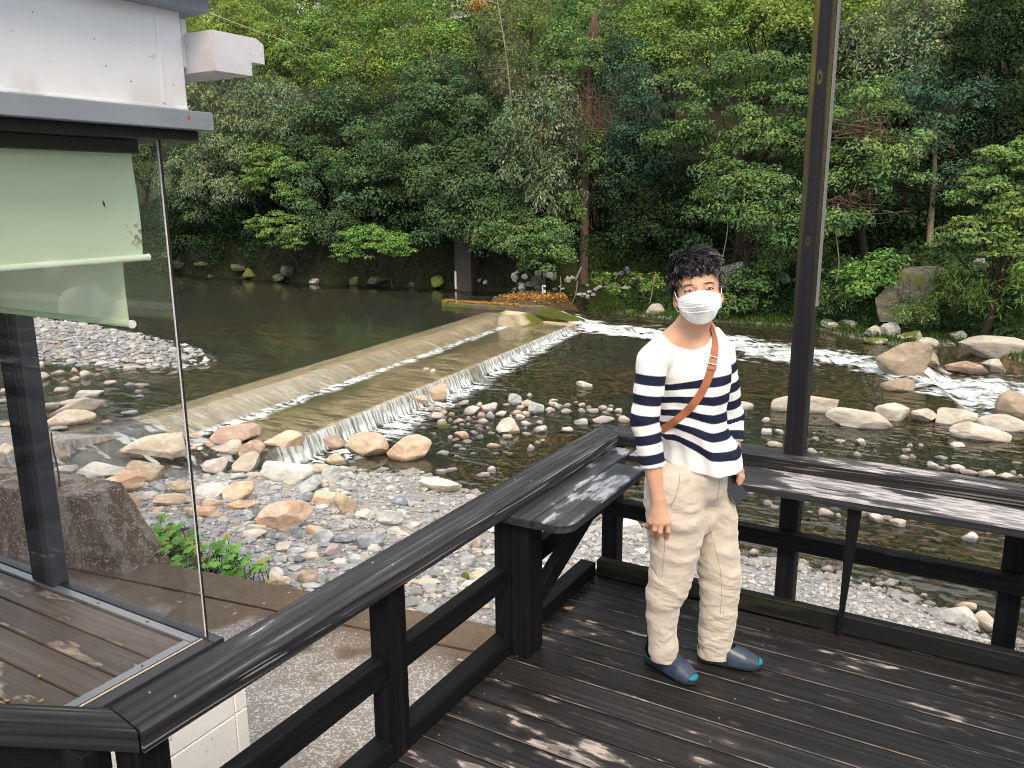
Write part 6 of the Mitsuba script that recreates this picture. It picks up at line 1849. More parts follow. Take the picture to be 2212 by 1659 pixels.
class Field:
    def __init__(self, lo, hi, h):
        self.lo, self.h = np.array(lo, float), h
        self.n = np.ceil((np.array(hi) - lo) / h).astype(int) + 1
        self.F = np.full(self.n, 0.2, np.float32)

    def box(self, lo, hi, pad):
        i0 = np.clip(np.floor((np.array(lo) - pad - self.lo) / self.h).astype(int), 0, self.n - 1)
        i1 = np.clip(np.ceil((np.array(hi) + pad - self.lo) / self.h).astype(int) + 1, 1, self.n)
        sl = tuple(slice(a, b) for a, b in zip(i0, i1))
        g = np.meshgrid(*[self.lo[k] + self.h * np.arange(i0[k], i1[k]) for k in range(3)], indexing='ij')
        return sl, np.stack(g, -1).astype(np.float32)

    def add(self, fn, lo, hi, k=0.02):
        sl, p = self.box(lo, hi, k + 0.03)
        a, d = self.F[sl], fn(p)
        h = np.maximum(k - np.abs(a - d), 0) / max(k, 1e-6)
        self.F[sl] = np.minimum(a, d) - h * h * k * 0.25

    def cut(self, fn, lo, hi, k=0.006):
        sl, p = self.box(lo, hi, k + 0.03)
        a, d = self.F[sl], -fn(p)
        h = np.maximum(k - np.abs(a - d), 0) / max(k, 1e-6)
        self.F[sl] = np.maximum(a, d) + h * h * k * 0.25

    def cone(self, p, q, r0, r1, k=0.02):
        p, q = np.array(p, float), np.array(q, float)
        d = q - p
        L2 = d @ d

        def fn(x):
            t = np.clip(((x - p) @ d) / L2, 0, 1)
            return np.linalg.norm(x - p - t[..., None] * d, axis=-1) - (r0 + (r1 - r0) * t)
        r = max(r0, r1)
        self.add(fn, np.minimum(p, q) - r, np.maximum(p, q) + r, k)

    def ell(self, c, r, R=None, k=0.02, cut=False):
        c, r = np.array(c, float), np.array(r, float)

        def fn(x):
            y = (x - c)
            if R is not None:
                y = y @ R
            k0 = np.linalg.norm(y / r, axis=-1)
            k1 = np.linalg.norm(y / (r * r), axis=-1)
            return k0 * (k0 - 1) / np.maximum(k1, 1e-6)
        m = max(r)
        (self.cut if cut else self.add)(fn, c - m, c + m, k)

    def loft(self, secs, k=0.02, fold=None):
        """Elliptic sections (centre a, centre y, height c, half width, half depth, turn); the section planes are level."""
        S = np.array(sorted(secs, key=lambda s: s[2]), float)
        from scipy.interpolate import PchipInterpolator
        I = PchipInterpolator(S[:, 2], S[:, [0, 1, 3, 4, 5]])
        m = S[:, 3:5].max()
        lo = [S[:, 0].min() - m, S[:, 1].min() - m, S[0, 2]]
        hi = [S[:, 0].max() + m, S[:, 1].max() + m, S[-1, 2]]

        def fn(x):
            z = np.clip(x[0, 0, :, 2], S[0, 2], S[-1, 2])
            ca, cy, w, dd, tr = I(z).T
            u, v = x[..., 0] - ca, x[..., 1] - cy
            co, si = np.cos(tr), np.sin(tr)
            p, q = u * co + v * si, -u * si + v * co
            e = (np.abs(p / w) ** 2.3 + np.abs(q / dd) ** 2.3) ** (1 / 2.3)
            d = (e - 1) * np.minimum(w, dd)
            over = np.maximum(np.maximum(x[..., 2] - S[-1, 2], S[0, 2] - x[..., 2]), 0)
            d = np.where(over > 0, np.sqrt(np.maximum(d, 0) ** 2 + over ** 2) + np.minimum(d, 0) * 0 + np.where(d < 0, over, 0) * 0, d)
            if fold is not None:
                d = d + fold(x)
            return d
        self.add(fn, lo, hi, k)

    def mesh(self, smooth=2, wob=None):
        F, h = self.F, self.h
        if wob is not None:
            F = F + wob
        S = F < 0
        n = np.array(F.shape)
        cs = sum(S[i:n[0] - 1 + i, j:n[1] - 1 + j, k:n[2] - 1 + k].astype(np.int8) for i in (0, 1) for j in (0, 1) for k in (0, 1))
        act = (cs > 0) & (cs < 8)
        ix = np.argwhere(act)
        acc, cnt = np.zeros((len(ix), 3)), np.zeros((len(ix), 1))
        cor = [np.array(c) for c in np.ndindex(2, 2, 2)]
        for a in cor:
            for ax in range(3):
                if a[ax]:
                    continue
                b = a.copy()
                b[ax] = 1
                va, vb = F[tuple((ix + a).T)], F[tuple((ix + b).T)]
                m = (va < 0) != (vb < 0)
                t = np.where(m, va / np.where(m, va - vb, 1), 0)[:, None]
                acc += (ix + a + t * (b - a)) * m[:, None]
                cnt += m[:, None]
        v = acc / np.maximum(cnt, 1) * h + self.lo
        idm = np.full(act.shape, -1, np.int32)
        idm[act] = np.arange(len(ix))
        fs = []
        for ax in range(3):
            o1, o2 = [(1, 2), (2, 0), (0, 1)][ax]
            A = [slice(1, -1)] * 3
            A[ax] = slice(0, -1)
            B = list(A)
            B[ax] = slice(1, None)
            s0, s1 = S[tuple(A)], S[tuple(B)]
            for flip, m in ((False, s0 & ~s1), (True, ~s0 & s1)):
                e = np.argwhere(m)
                off = np.ones(3, int)
                off[ax] = 0
                e = e + off
                u1, u2 = np.zeros(3, int), np.zeros(3, int)
                u1[o1], u2[o2] = 1, 1
                q = [idm[tuple((e - a).T)] for a in (u1 + u2, u2, u1 * 0, u1)]
                q = np.stack(q, 1)
                fs.append(q[:, ::-1] if flip else q)
        f = np.vstack(fs)
        m = tm(v, f)
        if smooth:
            m = relax(m, smooth)
        return m


def nzl(p, f, seed=0, o=3):
    return meshkit.fbm(np.asarray(p, float) * np.array(f), o, seed) - 0.5


def _skin(p, n, uv):
    m = fbm(p.x * 60, p.y * 60, p.z * 60, 3)
    b = fbm(p.x * 14, p.y * 14, p.z * 14, 2)
    return mix(mix((0.50, 0.285, 0.190), (0.58, 0.345, 0.240), m), (0.57, 0.260, 0.185), smoothstep(0.45, 0.75, b) * 0.5)


pri('skin', proc(_skin), 0.45, 0.35)
pri('hair_black', (0.014, 0.0135, 0.016), 0.38, 0.5)
pri('brow_dark', (0.085, 0.050, 0.038), 0.7, 0.2)
pri('lid_dark', (0.07, 0.030, 0.022), 0.7, 0.2)
pri('eye_white', (0.62, 0.58, 0.55), 0.3, 0.4)
pri('iris_dark', (0.018, 0.010, 0.008), 0.15, 0.5)
pri('mask_cloth', proc(lambda p, n, uv: mix((0.80, 0.80, 0.82), (0.86, 0.86, 0.87), noise(p.x * 600, p.y * 600, p.z * 600))), 0.8, 0.2)
pri('navy_shirt', proc(lambda p, n, uv: mix(mix((0.80, 0.80, 0.805), (0.75, 0.75, 0.76), noise(p.x * 500, p.y * 500, p.z * 700)), (0.011, 0.014, 0.038),
                                            dr.select((uv.x > -0.1) & (uv.x < 4.9), smoothstep(0.285, 0.215, dr.abs(uv.x - 0.25 - dr.round(uv.x - 0.25))), 0.0))), 0.85, 0.2)


def _linen(p, n, uv):
    w = noise(p.x * 420, p.y * 420, p.z * 60) * 0.5 + noise(p.x * 60, p.y * 60, p.z * 520) * 0.5
    b = fbm(p.x * 11, p.y * 11, p.z * 11, 3)
    return mix((0.46, 0.398, 0.338), (0.59, 0.525, 0.458), w * 0.5 + b * 0.5)


def _crease(p, n, uv):
    """Sharp small creases of crumpled linen, in metres."""
    w = (noise(p.x * 9, p.y * 9, p.z * 9) - 0.5) * 0.10
    a = dr.abs(fbm(p.x * 11 + p.z * 5, p.y * 11, (p.z + w) * 24, 3) - 0.5)
    b = dr.abs(fbm(p.x * 16 - p.z * 9, p.y * 16, (p.z - w) * 30, 3) - 0.5)
    return (0.006 + 0.012 * smoothstep(0.4, 0.6, fbm(p.x * 6, p.y * 6, p.z * 6, 2))) * dr.minimum(a, 0.16) + 0.005 * dr.minimum(b, 0.14) + 0.0010 * fbm(p.x * 60, p.y * 60, p.z * 90, 2)


pri('linen', proc(_linen), 0.9, 0.15, bump=(proc(_crease), 1.0))
pri('seam', (0.31, 0.265, 0.215), 0.9, 0.1)
pri('strap_leather', proc(lambda p, n, uv: mix((0.30, 0.105, 0.048), (0.39, 0.150, 0.075), fbm(p.x * 40, p.y * 40, p.z * 40, 3))), 0.5, 0.4)
pri('slipper_leather', proc(lambda p, n, uv: mix((0.020, 0.032, 0.060), (0.040, 0.058, 0.095), fbm(p.x * 30, p.y * 30, p.z * 30, 3))), 0.34, 0.5)
pri('slipper_lining', (0.012, 0.19, 0.25), 0.7, 0.3)
pri('sock_black', (0.008, 0.008, 0.010), 0.9, 0.1)
pri('sole_dark', (0.022, 0.026, 0.034), 0.6, 0.3)
pri('phone_black', (0.012, 0.012, 0.013), 0.25, 0.5)
scene['phone_edge'] = {'type': 'twosided', 'bsdf': {'type': 'roughconductor', 'material': 'Al', 'alpha': 0.2}}

man = thing('person', 'man in white face mask, navy striped shirt and beige trousers standing on the deck', 'person')

# ---- joints
TURN = 0.62                                            # chest turned to the viewer's right
shR, shL = J(1410, 778, 0.115), J(1556, 760, -0.085)
elR = J(1393, 905, 0.135)
wrR = J(1422, 1075, 0.165)
knR = J(1425, 1122, 0.175)
elL, wrL, knL = J(1579, 900, -0.150), J(1584, 988, -0.085), J(1597, 1020, -0.06)
ch = J(1487, 790, 0.0)
wa = J(1490, 960, 0.0)
hp = J(1492, 1050, 0.0)
nk = J(1497, 722, 0.0)
hd = J(1507, 627, 0.065)

# ---- skin: one continuous body
B = Field([-0.27, -0.30, -0.0], [0.27, 0.26, 1.70], 0.0034)
B.loft([(wa[0], 0, 0.93, .09, .07, -TURN), (wa[0], 0, 1.0, .11, .075, -TURN), (ch[0], 0, 1.22, .125, .085, -TURN), (ch[0], -.0, 1.34, .115, .075, -TURN), (nk[0] - .005, 0.005, 1.41, .07, .055, -TURN)], 0.03)
# trapezius slopes and collar bones
B.cone(nk + [-.012, 0.01, .035], shR + [0, 0, .012], .050, .042, .04)
B.cone(nk + [.012, 0.01, .035], shL + [0, 0, .012], .050, .042, .04)
B.cone(nk + [0, 0.012, -.06], hd + [-.004, .02, -.05], .058, .052, .03)
# right arm
B.cone(shR, elR, .050, .042, .02)
B.cone(elR, elR + (wrR - elR) * .35, .040, .0400, .02)
B.cone(elR + (wrR - elR) * .35, wrR, .0400, .0275, .02)
B.cone(shL, elL, .048, .040, .02)
B.cone(elL, elL + (wrL - elL) * .35, .038, .037, .02)
B.cone(elL + (wrL - elL) * .35, wrL, .037, .026, .02)
# legs inside the trousers
aR, aL = J(1432, 1425, .05), J(1540, 1412, -.06)
B.cone(hp + [-.06, -.03, .06], J(1436, 1262, .05), .045, .042, .02)
B.cone(J(1436, 1262, .05), aR + [0, 0, .04], .05, .036, .02)
B.cone(hp + [.06, .03, .06], J(1552, 1255, -.06), .045, .042, .02)
B.cone(J(1552, 1255, -.06), aL + [0, 0, .04], .05, .036, .02)


def hand(Fd, wr, kn, pts, palm_r, kpos):
    """Palm from the wrist to four knuckles, then each finger as its own chain."""
    for kp in kpos:
        Fd.cone(wr, kp, palm_r * 1.12, palm_r * .80, .014)
    Fd.cone(kpos[0], kpos[-1], palm_r * .80, palm_r * .82, .010)
    for ch_, r in pts:
        for q0, q1, r0, r1 in zip(ch_[:-1], ch_[1:], r[:-1], r[1:]):
            Fd.cone(q0, q1, r0, r1, .0035)


def HV(x, y, b):      # hand crop of the photograph
    return J((2480 + x / 4.367) / 1.82278, (1800 + y / 4.367) / 1.82278, b)


kR = [HV(372, 1105, .175), HV(455, 1125, .188), HV(545, 1130, .190), HV(640, 1115, .180)]
fR = [([kR[0], HV(330, 1150, .165), HV(300, 1178, .145), HV(318, 1190, .130)], [.0098, .0088, .0080, .0070]),
      ([kR[1], HV(430, 1215, .190), HV(395, 1285, .165), HV(385, 1300, .150)], [.0105, .0095, .0085, .0075]),
      ([kR[2], HV(525, 1245, .195), HV(495, 1330, .170), HV(470, 1345, .152)], [.0110, .0100, .0090, .0078]),
      ([kR[3], HV(655, 1240, .182), HV(630, 1325, .160), HV(600, 1362, .145)], [.0108, .0098, .0088, .0076])]
fR = [([c_[0]] + [c_[0] + (q - c_[0]) * 1.28 for q in c_[1:]], r_) for c_, r_ in fR]
hand(B, wrR, knR, fR, .0175, kR)
th0 = wrR + (kR[3] - wrR) * .35 + [.004, .020, 0]
B.cone(wrR + [0, .008, 0], th0, .019, .017, .012)
B.cone(th0, HV(690, 1060, .135), .016, .0125, .008)
B.cone(HV(690, 1060, .135), HV(672, 1170, .125), .0120, .0095, .005)


def PV(x, y, b):      # phone crop
    return J((2820 + x / 6.383) / 1.82278, (1740 + y / 6.383) / 1.82278, b)


kL = [PV(610, 740, -.075), PV(590, 725, -.055), PV(560, 705, -.035), PV(520, 690, -.018)]
fL = [([kL[0], PV(660, 880, -.072), PV(610, 985, -.065), PV(575, 1010, -.055)], [.0105, .0098, .0088, .0076]),
      ([kL[1], PV(655, 900, -.052), PV(600, 1020, -.046), PV(570, 1040, -.040)], [.0110, .0100, .0090, .0078]),
      ([kL[2], PV(630, 890, -.033), PV(585, 1030, -.028), PV(560, 1055, -.024)], [.0108, .0098, .0088, .0076]),
      ([kL[3], PV(590, 850, -.015), PV(560, 950, -.012), PV(540, 1000, -.010)], [.0098, .0088, .0080, .0070])]
hand(B, wrL, knL, fL, .0165, kL)
B.cone(wrL + [-.002, 0, -.01], PV(470, 640, -.075), .017, .014, .010)
B.cone(PV(470, 640, -.075), PV(505, 790, -.085), .0130, .0100, .006)

# ---- head (its own axes: x right, y away, z up; turned and tilted)
HS = 1.03


def rot(yaw, pitch, roll):
    e = trimesh.transformations.rotation_matrix
    return (e(yaw, [0, 0, 1]) @ e(roll, [0, 1, 0]) @ e(pitch, [1, 0, 0]))[:3, :3]


HR = rot(math.radians(5), math.radians(-8), math.radians(-7))


def H(x, y, z):
    return hd + HR @ (np.array([x, y, z]) * HS)


def hell(x, y, z, rx, ry, rz, k=.02, cut=False, extra=None, F=None):
    R = HR if extra is None else HR @ extra
    (F or B).ell(H(x, y, z), np.array([rx, ry, rz]) * HS, R, k, cut)


hell(0, .022, .030, .0775, .096, .090, .03)          # skull
hell(0, -.012, -.042, .063, .076, .078, .045)        # face
hell(0, -.030, -.088, .036, .046, .034, .03)         # chin
hell(0, -.062, .020, .052, .022, .013, .02)          # brow ridge
for s in (-1, 1):
    hell(.040 * s, -.050, -.026, .022, .026, .016, .02)      # cheek bones
    hell(.033 * s, -.088, .000, .016, .012, .009, .008, cut=True)   # eye hollows
    hell(.033 * s, -.0715, .001, .0165, .012, .0105, .004)          # lids
    hell(.033 * s, -.0725, -.011, .017, .010, .005, .006)           # smile bags
    hell(.080 * s, .020, -.022, .008, .020, .033, .006, extra=rot(.45 * s, -.25, .0))    # ears
    hell(.0865 * s, .013, -.018, .005, .011, .018, .004, cut=True, extra=rot(.45 * s, -.25, 0))
    hell(.079 * s, .008, -.046, .006, .010, .012, .004)
hell(0, -.082, -.004, .010, .016, .022, .010)        # nose bridge
hell(0, -.094, -.026, .014, .018, .016, .010)
body = B.mesh(3)
scene[man + '__body'] = mikit.ply(to_world(body), 'skin', smooth=True)

# eyes
for i, s in enumerate((-1, 1)):
    nm = man + '__eye' + ('' if i == 0 else '_001')

    def part(sfx, m, mat, smooth=True):
        scene[nm + sfx] = mikit.ply(to_world(m), mat, smooth=smooth)
    e = trimesh.creation.icosphere(3, 1.0)
    e.apply_scale(np.array([.0112, .005, .0024]) * HS)
    e.apply_transform(trimesh.transformations.rotation_matrix(.12 * s, [0, 1, 0]))
    R4 = np.eye(4)
    R4[:3, :3] = HR
    e.apply_transform(R4)
    e.apply_translation(H(.0335 * s, -.0815, .0005))
    part('', e, 'eye_white')
    e = trimesh.creation.icosphere(3, .0046 * HS)
    e.apply_scale([1, .55, .62])
    e.apply_transform(R4)
    e.apply_translation(H(.0335 * s + .002, -.0855, .0008))
    part('__iris', e, 'iris_dark')
    up = [H((.0335 + x) * s, -.0835 + abs(x) ** 2 * 22, z) for x, z in ((-.014, -.0015), (-.008, .0020), (0, .0034), (.008, .0026), (.015, -.0012), (.020, -.0050))]
    part('__upper_lash', tube(curve(up, 16), np.array([.0008, .0011] + [.0013] * 12 + [.0010, .0006]), 6), 'lid_dark')
    lo = [H((.0335 + x) * s, -.0828 + abs(x) ** 2 * 22, z) for x, z in ((-.013, -.0022), (-.006, -.0034), (.002, -.0036), (.010, -.0028), (.015, -.0015))]
    part('__lower_lash', tube(curve(lo, 14), np.array([.0005] + [.0008] * 12 + [.0005]), 6), 'lid_dark')
    br = [H((.0335 + x) * s, -.0850 + max(x + .004, 0) ** 2 * 26, z) for x, z in ((-.021, .0150), (-.012, .0185), (0, .0205), (.012, .0200), (.022, .0150))]
    b_ = tube(curve(br, 18), np.interp(np.linspace(0, 1, 18), [0, .25, .7, 1], [.0012, .0022, .0019, .0006]), 7)
    scene[man + '__eyebrow' + ('' if i == 0 else '_001')] = mikit.ply(to_world(b_), 'brow_dark', smooth=True)

# mask
nu, nw = 49, 41
u, w = np.meshgrid(np.linspace(-1, 1, nu), np.linspace(-1, 1, nw), indexing='ij')
zt_ = -.0085 - .016 * u ** 2 + .006 * np.exp(-(u / .25) ** 2)
zb_ = -.122 + .045 * u ** 2
z = zb_ + (zt_ - zb_) * (w + 1) / 2
hw = .0755 - .013 * np.clip(-w, 0, 1) ** 1.5
th_ = u * 1.22
x = hw * np.sin(th_) / math.sin(1.22)
ybase = -.078 * np.cos(th_) ** 0.9 - .012
bul = np.exp(-(u / .42) ** 2) * (.030 * np.exp(-((w - .25) / .55) ** 2) + .006)
tuck = .040 * np.clip(-w - .25, 0, 1) ** 1.5 * np.cos(th_ * .7)
pl = 0
for w0 in (.45, .10, -.25):
    s_ = np.clip((w - w0) / .10, -1, 1)
    pl = pl + .0036 * (1 - np.abs(s_)) * np.sign(-s_) * np.cos(u * 1.5) ** .5
fold = .0042 * np.sin((w * 3.5 + u * 5.0)) * np.exp(-((np.abs(u) - .55) / .25) ** 2) * np.clip(.4 - w, 0, 1)
y = ybase - bul + tuck - pl * 1.3 - fold
Pm = np.stack([x, y, z], -1)
Q = np.stack([x * .97, y + .0025, z], -1)
tf = lambda A: np.array([H(*q) for q in A.reshape(-1, 3)])
vo, vi = tf(Pm), tf(Q)
idx = np.arange(nu * nw).reshape(nu, nw)
f1 = np.stack([idx[:-1, :-1], idx[1:, :-1], idx[1:, 1:], idx[:-1, 1:]], -1).reshape(-1, 4)
per = np.r_[idx[:, 0], idx[-1, 1:], idx[-2::-1, -1], idx[0, -2:0:-1]]
pn = np.roll(per, -1)
rim = np.stack([per, pn, pn + nu * nw, per + nu * nw], 1)
m = tm(np.vstack([vo, vi]), np.vstack([f1[:, ::-1], f1 + nu * nw, rim]))
m.fix_normals()
scene[man + '__mask'] = mikit.ply(to_world(m), 'mask_cloth', smooth=45)
for i, s in enumerate((-1, 1)):
    k0 = 0 if s < 0 else nu - 1
    top, bot = Pm[k0, -2], Pm[k0, 2]
    loop = [top, (.082 * s, -.012, .006), (.0835 * s, .018, .012), (.0855 * s, .040, -.020), (.081 * s, .022, -.056), (.077 * s, -.006, -.066), bot]
    scene[man + '__mask__ear_loop' + ('' if i == 0 else '_001')] = mikit.ply(to_world(tube(curve([H(*q) for q in loop], 40), .0014, 6)), 'mask_cloth', smooth=True)

# hair: a cap shaped on the skull, with many tufts
Hf = Field(hd - .16, hd + [.16, .16, .17], .0032)
hell(0, .026, .044, .0865, .102, .092, .01, F=Hf)
hell(0, -.035, .088, .066, .055, .038, .02, F=Hf)
for s in (-1, 1):
    hell(.076 * s, .010, .010, .012, .036, .040, .012, F=Hf)


def front_cut(p):
    q = ((p - hd) @ HR) / HS
    line = .052 - .10 * np.maximum(np.abs(q[..., 0]) - .050, 0) * 7 + .006 * np.sin(q[..., 0] * 120)
    face = np.maximum(q[..., 2] - line, q[..., 1] + .012 - .25 * np.maximum(.05 - q[..., 2], 0) * 0)
    low = q[..., 2] - .002 + .75 * np.maximum(q[..., 1] - .02, 0)
    return np.minimum(face, low)


Hf.cut(front_cut, hd - .17, hd + .17, .006)
_, gp = Hf.box(Hf.lo, Hf.lo + Hf.h * (Hf.n - 1), 0)
cap = Hf.mesh(1, wob=(nzl(gp, (45, 45, 45), 3) * .012).astype(np.float32))
rs = np.random.RandomState(3)
tufts = [cap]
crown = np.array([-.015, .060, .125])
lk, fid = trimesh.sample.sample_surface(cap, 460, seed=4)
nn = cap.face_normals[fid]
for p, n in zip(lk, nn):
    if n @ (p - hd) < 0:
        continue
    q = ((p - hd) @ HR) / HS
    out = HR @ (q - crown)
    out -= n * (out @ n)
    out /= np.linalg.norm(out) + 1e-9
    topness = sstep(.075, .125, q[2])
    left = sstep(-.045, -.080, q[0])
    right = sstep(.050, .080, q[0])
    fr = sstep(-.045, -.080, q[1]) * (1 - topness)
    lowr = sstep(.055, .010, q[2])
    d = n * (.12 + .36 * topness + .08 * left) + out * .85 + HR @ np.array([.45 * topness + .40 * fr - .10 * left, .15 * topness, .10 * topness - .30 * left - .25 * right]) + rs.normal(size=3) * .22
    d /= np.linalg.norm(d)
    L = rs.uniform(.028, .050) * (1 + .15 * topness) * (1 - .42 * fr) * (1 - .20 * right) * (1 - .45 * lowr)
    tip = p + d * L + HR @ np.array([0, 0, -.10]) * L * (1 - topness)
    mid_ = p + d * L * .55 + n * L * .10
    a1 = np.cross(d, n)
    a1 /= np.linalg.norm(a1) + 1e-9
    a2 = np.cross(a1, d)
    for k in range(13):
        o = (a1 * rs.normal() + a2 * rs.normal() * .5) * .0062
        w_ = rs.uniform(.7, 1.2)
        path = np.array([p - n * .007 + o * 1.25, mid_ + o * .95 + rs.normal(size=3) * .0012, tip + o * .45 + rs.normal(size=3) * .0035 - d * L * rs.uniform(0, .25)])
        tufts.append(tube(curve(path, 4), np.array([.0016, .0014, .0010, .0002]) * w_, 3, cap=False))
# a few strands on the forehead
for x0, x1, L in ((-.028, -.024, .035), (-.045, -.046, .022), (.030, .034, .016), (.008, .012, .014)):
    tufts.append(tube(curve([H(x0, -.078, .060), H((x0 + x1) / 2 - .002, -.089, .058 - L * .5), H(x1, -.0835, .056 - L)], 7), np.linspace(.0022, .0004, 7), 4, cap=False))
scene[man + '__hair'] = mikit.ply(to_world(cat(tufts)), 'hair_black', smooth=50)


# ---- shirt
def sv(x, y):         # shirt crop
    return (2400 + x / 2.305) / 1.82278, (1240 + y / 2.305) / 1.82278


def shirt_fold(p):
    a, y_, c = p[..., 0], p[..., 1], p[..., 2]
    low = sstep(1.16, .95, c)
    f = .0052 * np.sin((a * 1.0 - y_ * .6) * 62 + c * 16 + 1.0) * low
    f = f + .0055 * np.sin((c * 1.0 + a * .75) * 58 + 2.0) * np.exp(-((a + .07) / .09) ** 2 - ((c - 1.10) / .10) ** 2)
    f = f + nzl(p, (13, 13, 11), 4) * .014
    rg = np.abs(nzl(np.stack([a + c * .6, y_, c - a * .8], -1), (9, 9, 13), 31, 2))
    return f + .016 * np.minimum(rg, .15) * sstep(1.32, 1.2, c)


ZHEM = J(1490, 1022, .1)[2]
secs = [(-.002, .0, .885, .170, .118, -TURN * .9), (0.000, .0, .96, .163, .116, -TURN * .95), (wa[0] + .002, 0, 1.03, .155, .112, -TURN), (ch[0] + .002, 0, 1.13, .163, .113, -TURN),
        (ch[0] + .000, 0, 1.24, .172, .112, -TURN), (ch[0] - .003, 0, 1.315, .170, .100, -TURN), (nk[0] - .015, .004, 1.365, .135, .080, -TURN), (nk[0] - .014, .006, 1.40, .100, .064, -TURN), (nk[0] - .014, .008, 1.43, .07, .05, -TURN)]
S_ = Field([-.30, -.30, .84], [.30, .30, 1.50], .0045)
S_.loft(secs, .01, fold=shirt_fold)
S_.cone(nk + [-.02, .01, .028], shR + [.006, 0, .008], .056, .058, .035)
S_.cone(nk + [.02, .01, .028], shL + [-.006, 0, .008], .056, .055, .035)


def hem_cut(p):
    a, y_, c = p[..., 0], p[..., 1], p[..., 2]
    hem = ZHEM + .018 - .020 * np.sin(a * 14 + .5) * .5 + .012 * np.sin(y_ * 18 + a * 5) - .03 * np.maximum(-a - .02, 0) * -1.1
    return c - hem


S_.cut(lambda p: hem_cut(p), [-.3, -.3, .84], [.3, .3, 1.0], .004)
# boat neck: everything above a bowl-shaped line round the neck is open
nL, nR_, nC = J(*sv(470, 165), .05), J(*sv(990, 112), -.05), J(*sv(800, 240), .085)


def neck_cut(p):
    a, y_, c = p[..., 0], p[..., 1], p[..., 2]
    t = (a - nL[0]) / (nR_[0] - nL[0])
    line = nL[2] + (nR_[2] - nL[2]) * t
    front = sstep(.02, -.07, y_)
    sag = (line - (nC[2])) * 0 + .062 * np.clip(1 - (2 * t - 1.10) ** 2, 0, 1)
    return (line - sag * front) - c


def neck_in(p):
    a, y_, c = p[..., 0], p[..., 1], p[..., 2]
    d = neck_cut(p)
    e = np.maximum(nL[0] - .004 - a, a - nR_[0] - .004)
    return np.maximum(d, e)


S_.cut(neck_in, [-.3, -.3, 1.25], [.3, .3, 1.5], .003)
shirt = S_.mesh(2)
shirt_w = to_world(shirt)
v = np.array(shirt.vertices)
# stripes: measured heights at the left and the right of the chest
cx0, cx1 = J(*sv(520, 700), .08)[0], J(*sv(1050, 700), .02)[0]
tt = np.clip((v[:, 0] - cx0) / (cx1 - cx0), -.4, 1.1)
tt = np.where(v[:, 1] > .03, .6, tt)
yL = lambda n_: J(*sv(520, 642 + 112 * n_), .08)[2]
yR = lambda n_: J(*sv(1050, 515 + 166 * n_), .02)[2]
top = yL(0) + (yR(0) - yL(0)) * sstep(-.1, .75, tt)
perd = (yL(0) - yL(1)) + ((yR(0) - yR(1)) - (yL(0) - yL(1))) * sstep(0, .85, tt)
sag = .010 * np.sin(v[:, 0] * 25 + v[:, 2] * 9)
scene[man + '__shirt'] = mikit.ply(shirt_w, 'navy_shirt', smooth=True, uv=np.stack([(top - v[:, 2] + sag * .4) / perd, v[:, 2]], 1))


def sleeve(sh, el, wr, r0, r1, r2, t_end, d0, per, seed, bulge=0.0):
    ax1 = el - sh
    L1 = np.linalg.norm(ax1)
    e2 = el + (wr - el) * t_end
    lo, hi = np.minimum(np.minimum(sh, el), e2) - .09, np.maximum(np.maximum(sh, el), e2) + .09
    Fd = Field(lo, hi, .0042)
    Fd.cone(sh, sh + ax1 * .5, r0, r1, .02)
    Fd.cone(sh + ax1 * .5, el, r1, r1 * .98, .02)
    Fd.cone(el, e2 + (e2 - el) * .5, r1 * .98, r2, .02)
    dE = (e2 - el) / np.linalg.norm(e2 - el)
    Fd.cut(lambda p: -((p - e2) @ dE), lo - .1, hi + .1, .003)
    _, gp = Fd.box(Fd.lo, Fd.lo + Fd.h * (Fd.n - 1), 0)
    m = Fd.mesh(2, wob=(nzl(gp, (16, 16, 13), seed) * .008 + .0022 * np.sin(gp[..., 2] * 90 + gp[..., 0] * 60) * np.exp(-((gp[..., 2] - el[2]) / .06) ** 2)).astype(np.float32))
    vv = np.array(m.vertices)
    t1 = np.clip(((vv - sh) @ ax1) / L1 ** 2, -1, 1)
    on2 = (vv - el) @ dE
    s = np.where((on2 > 0) & (t1 >= 1), L1 + on2, t1 * L1)
    s = s + .02 * (vv[:, 0] - sh[0])
    return m, np.stack([(s - d0) / per, s], 1), e2, dE


mR, uvR, cuffR, dR = sleeve(shR, elR, wrR, .060, .0535, .0445, .60, .052, .0765, 5)
scene[man + '__shirt__sleeve'] = mikit.ply(to_world(mR), 'navy_shirt', smooth=True, uv=uvR)
mL, uvL, cuffL, dL = sleeve(shL, elL, wrL, .058, .050, .042, .62, .045, .0765, 6)
scene[man + '__shirt__sleeve_001'] = mikit.ply(to_world(mL), 'navy_shirt', smooth=True, uv=uvL)
pri('white_hem', (0.79, 0.79, 0.80), 0.85, 0.2)


def ring(c, d, r, h, th=.0035):
    return tube([c - d * h, c - d * h * .9, c - d * h * .1, c], [r - .002, r, r, r - .002], 26)


# ---- trousers
def tv(x, y):         # trousers crop
    return (2440 + x / 1.8036) / 1.82278, (1800 + y / 1.8036) / 1.82278


def leg_secs(rows, b0, b1, ztop):
    out = []
    n = len(rows)
    for i, (xl, xr, yy) in enumerate(rows):
        b = b0 + (b1 - b0) * i / (n - 1)
        p, q = J(*tv(xl, yy), b), J(*tv(xr, yy), b)
        hw_ = (q[0] - p[0]) / 2
        out.append(((p[0] + q[0]) / 2, -b, p[2], hw_, min(hw_ * 1.02, .082 if yy > 700 else (.092 if yy > 450 else .104)), 0.0))
    return out


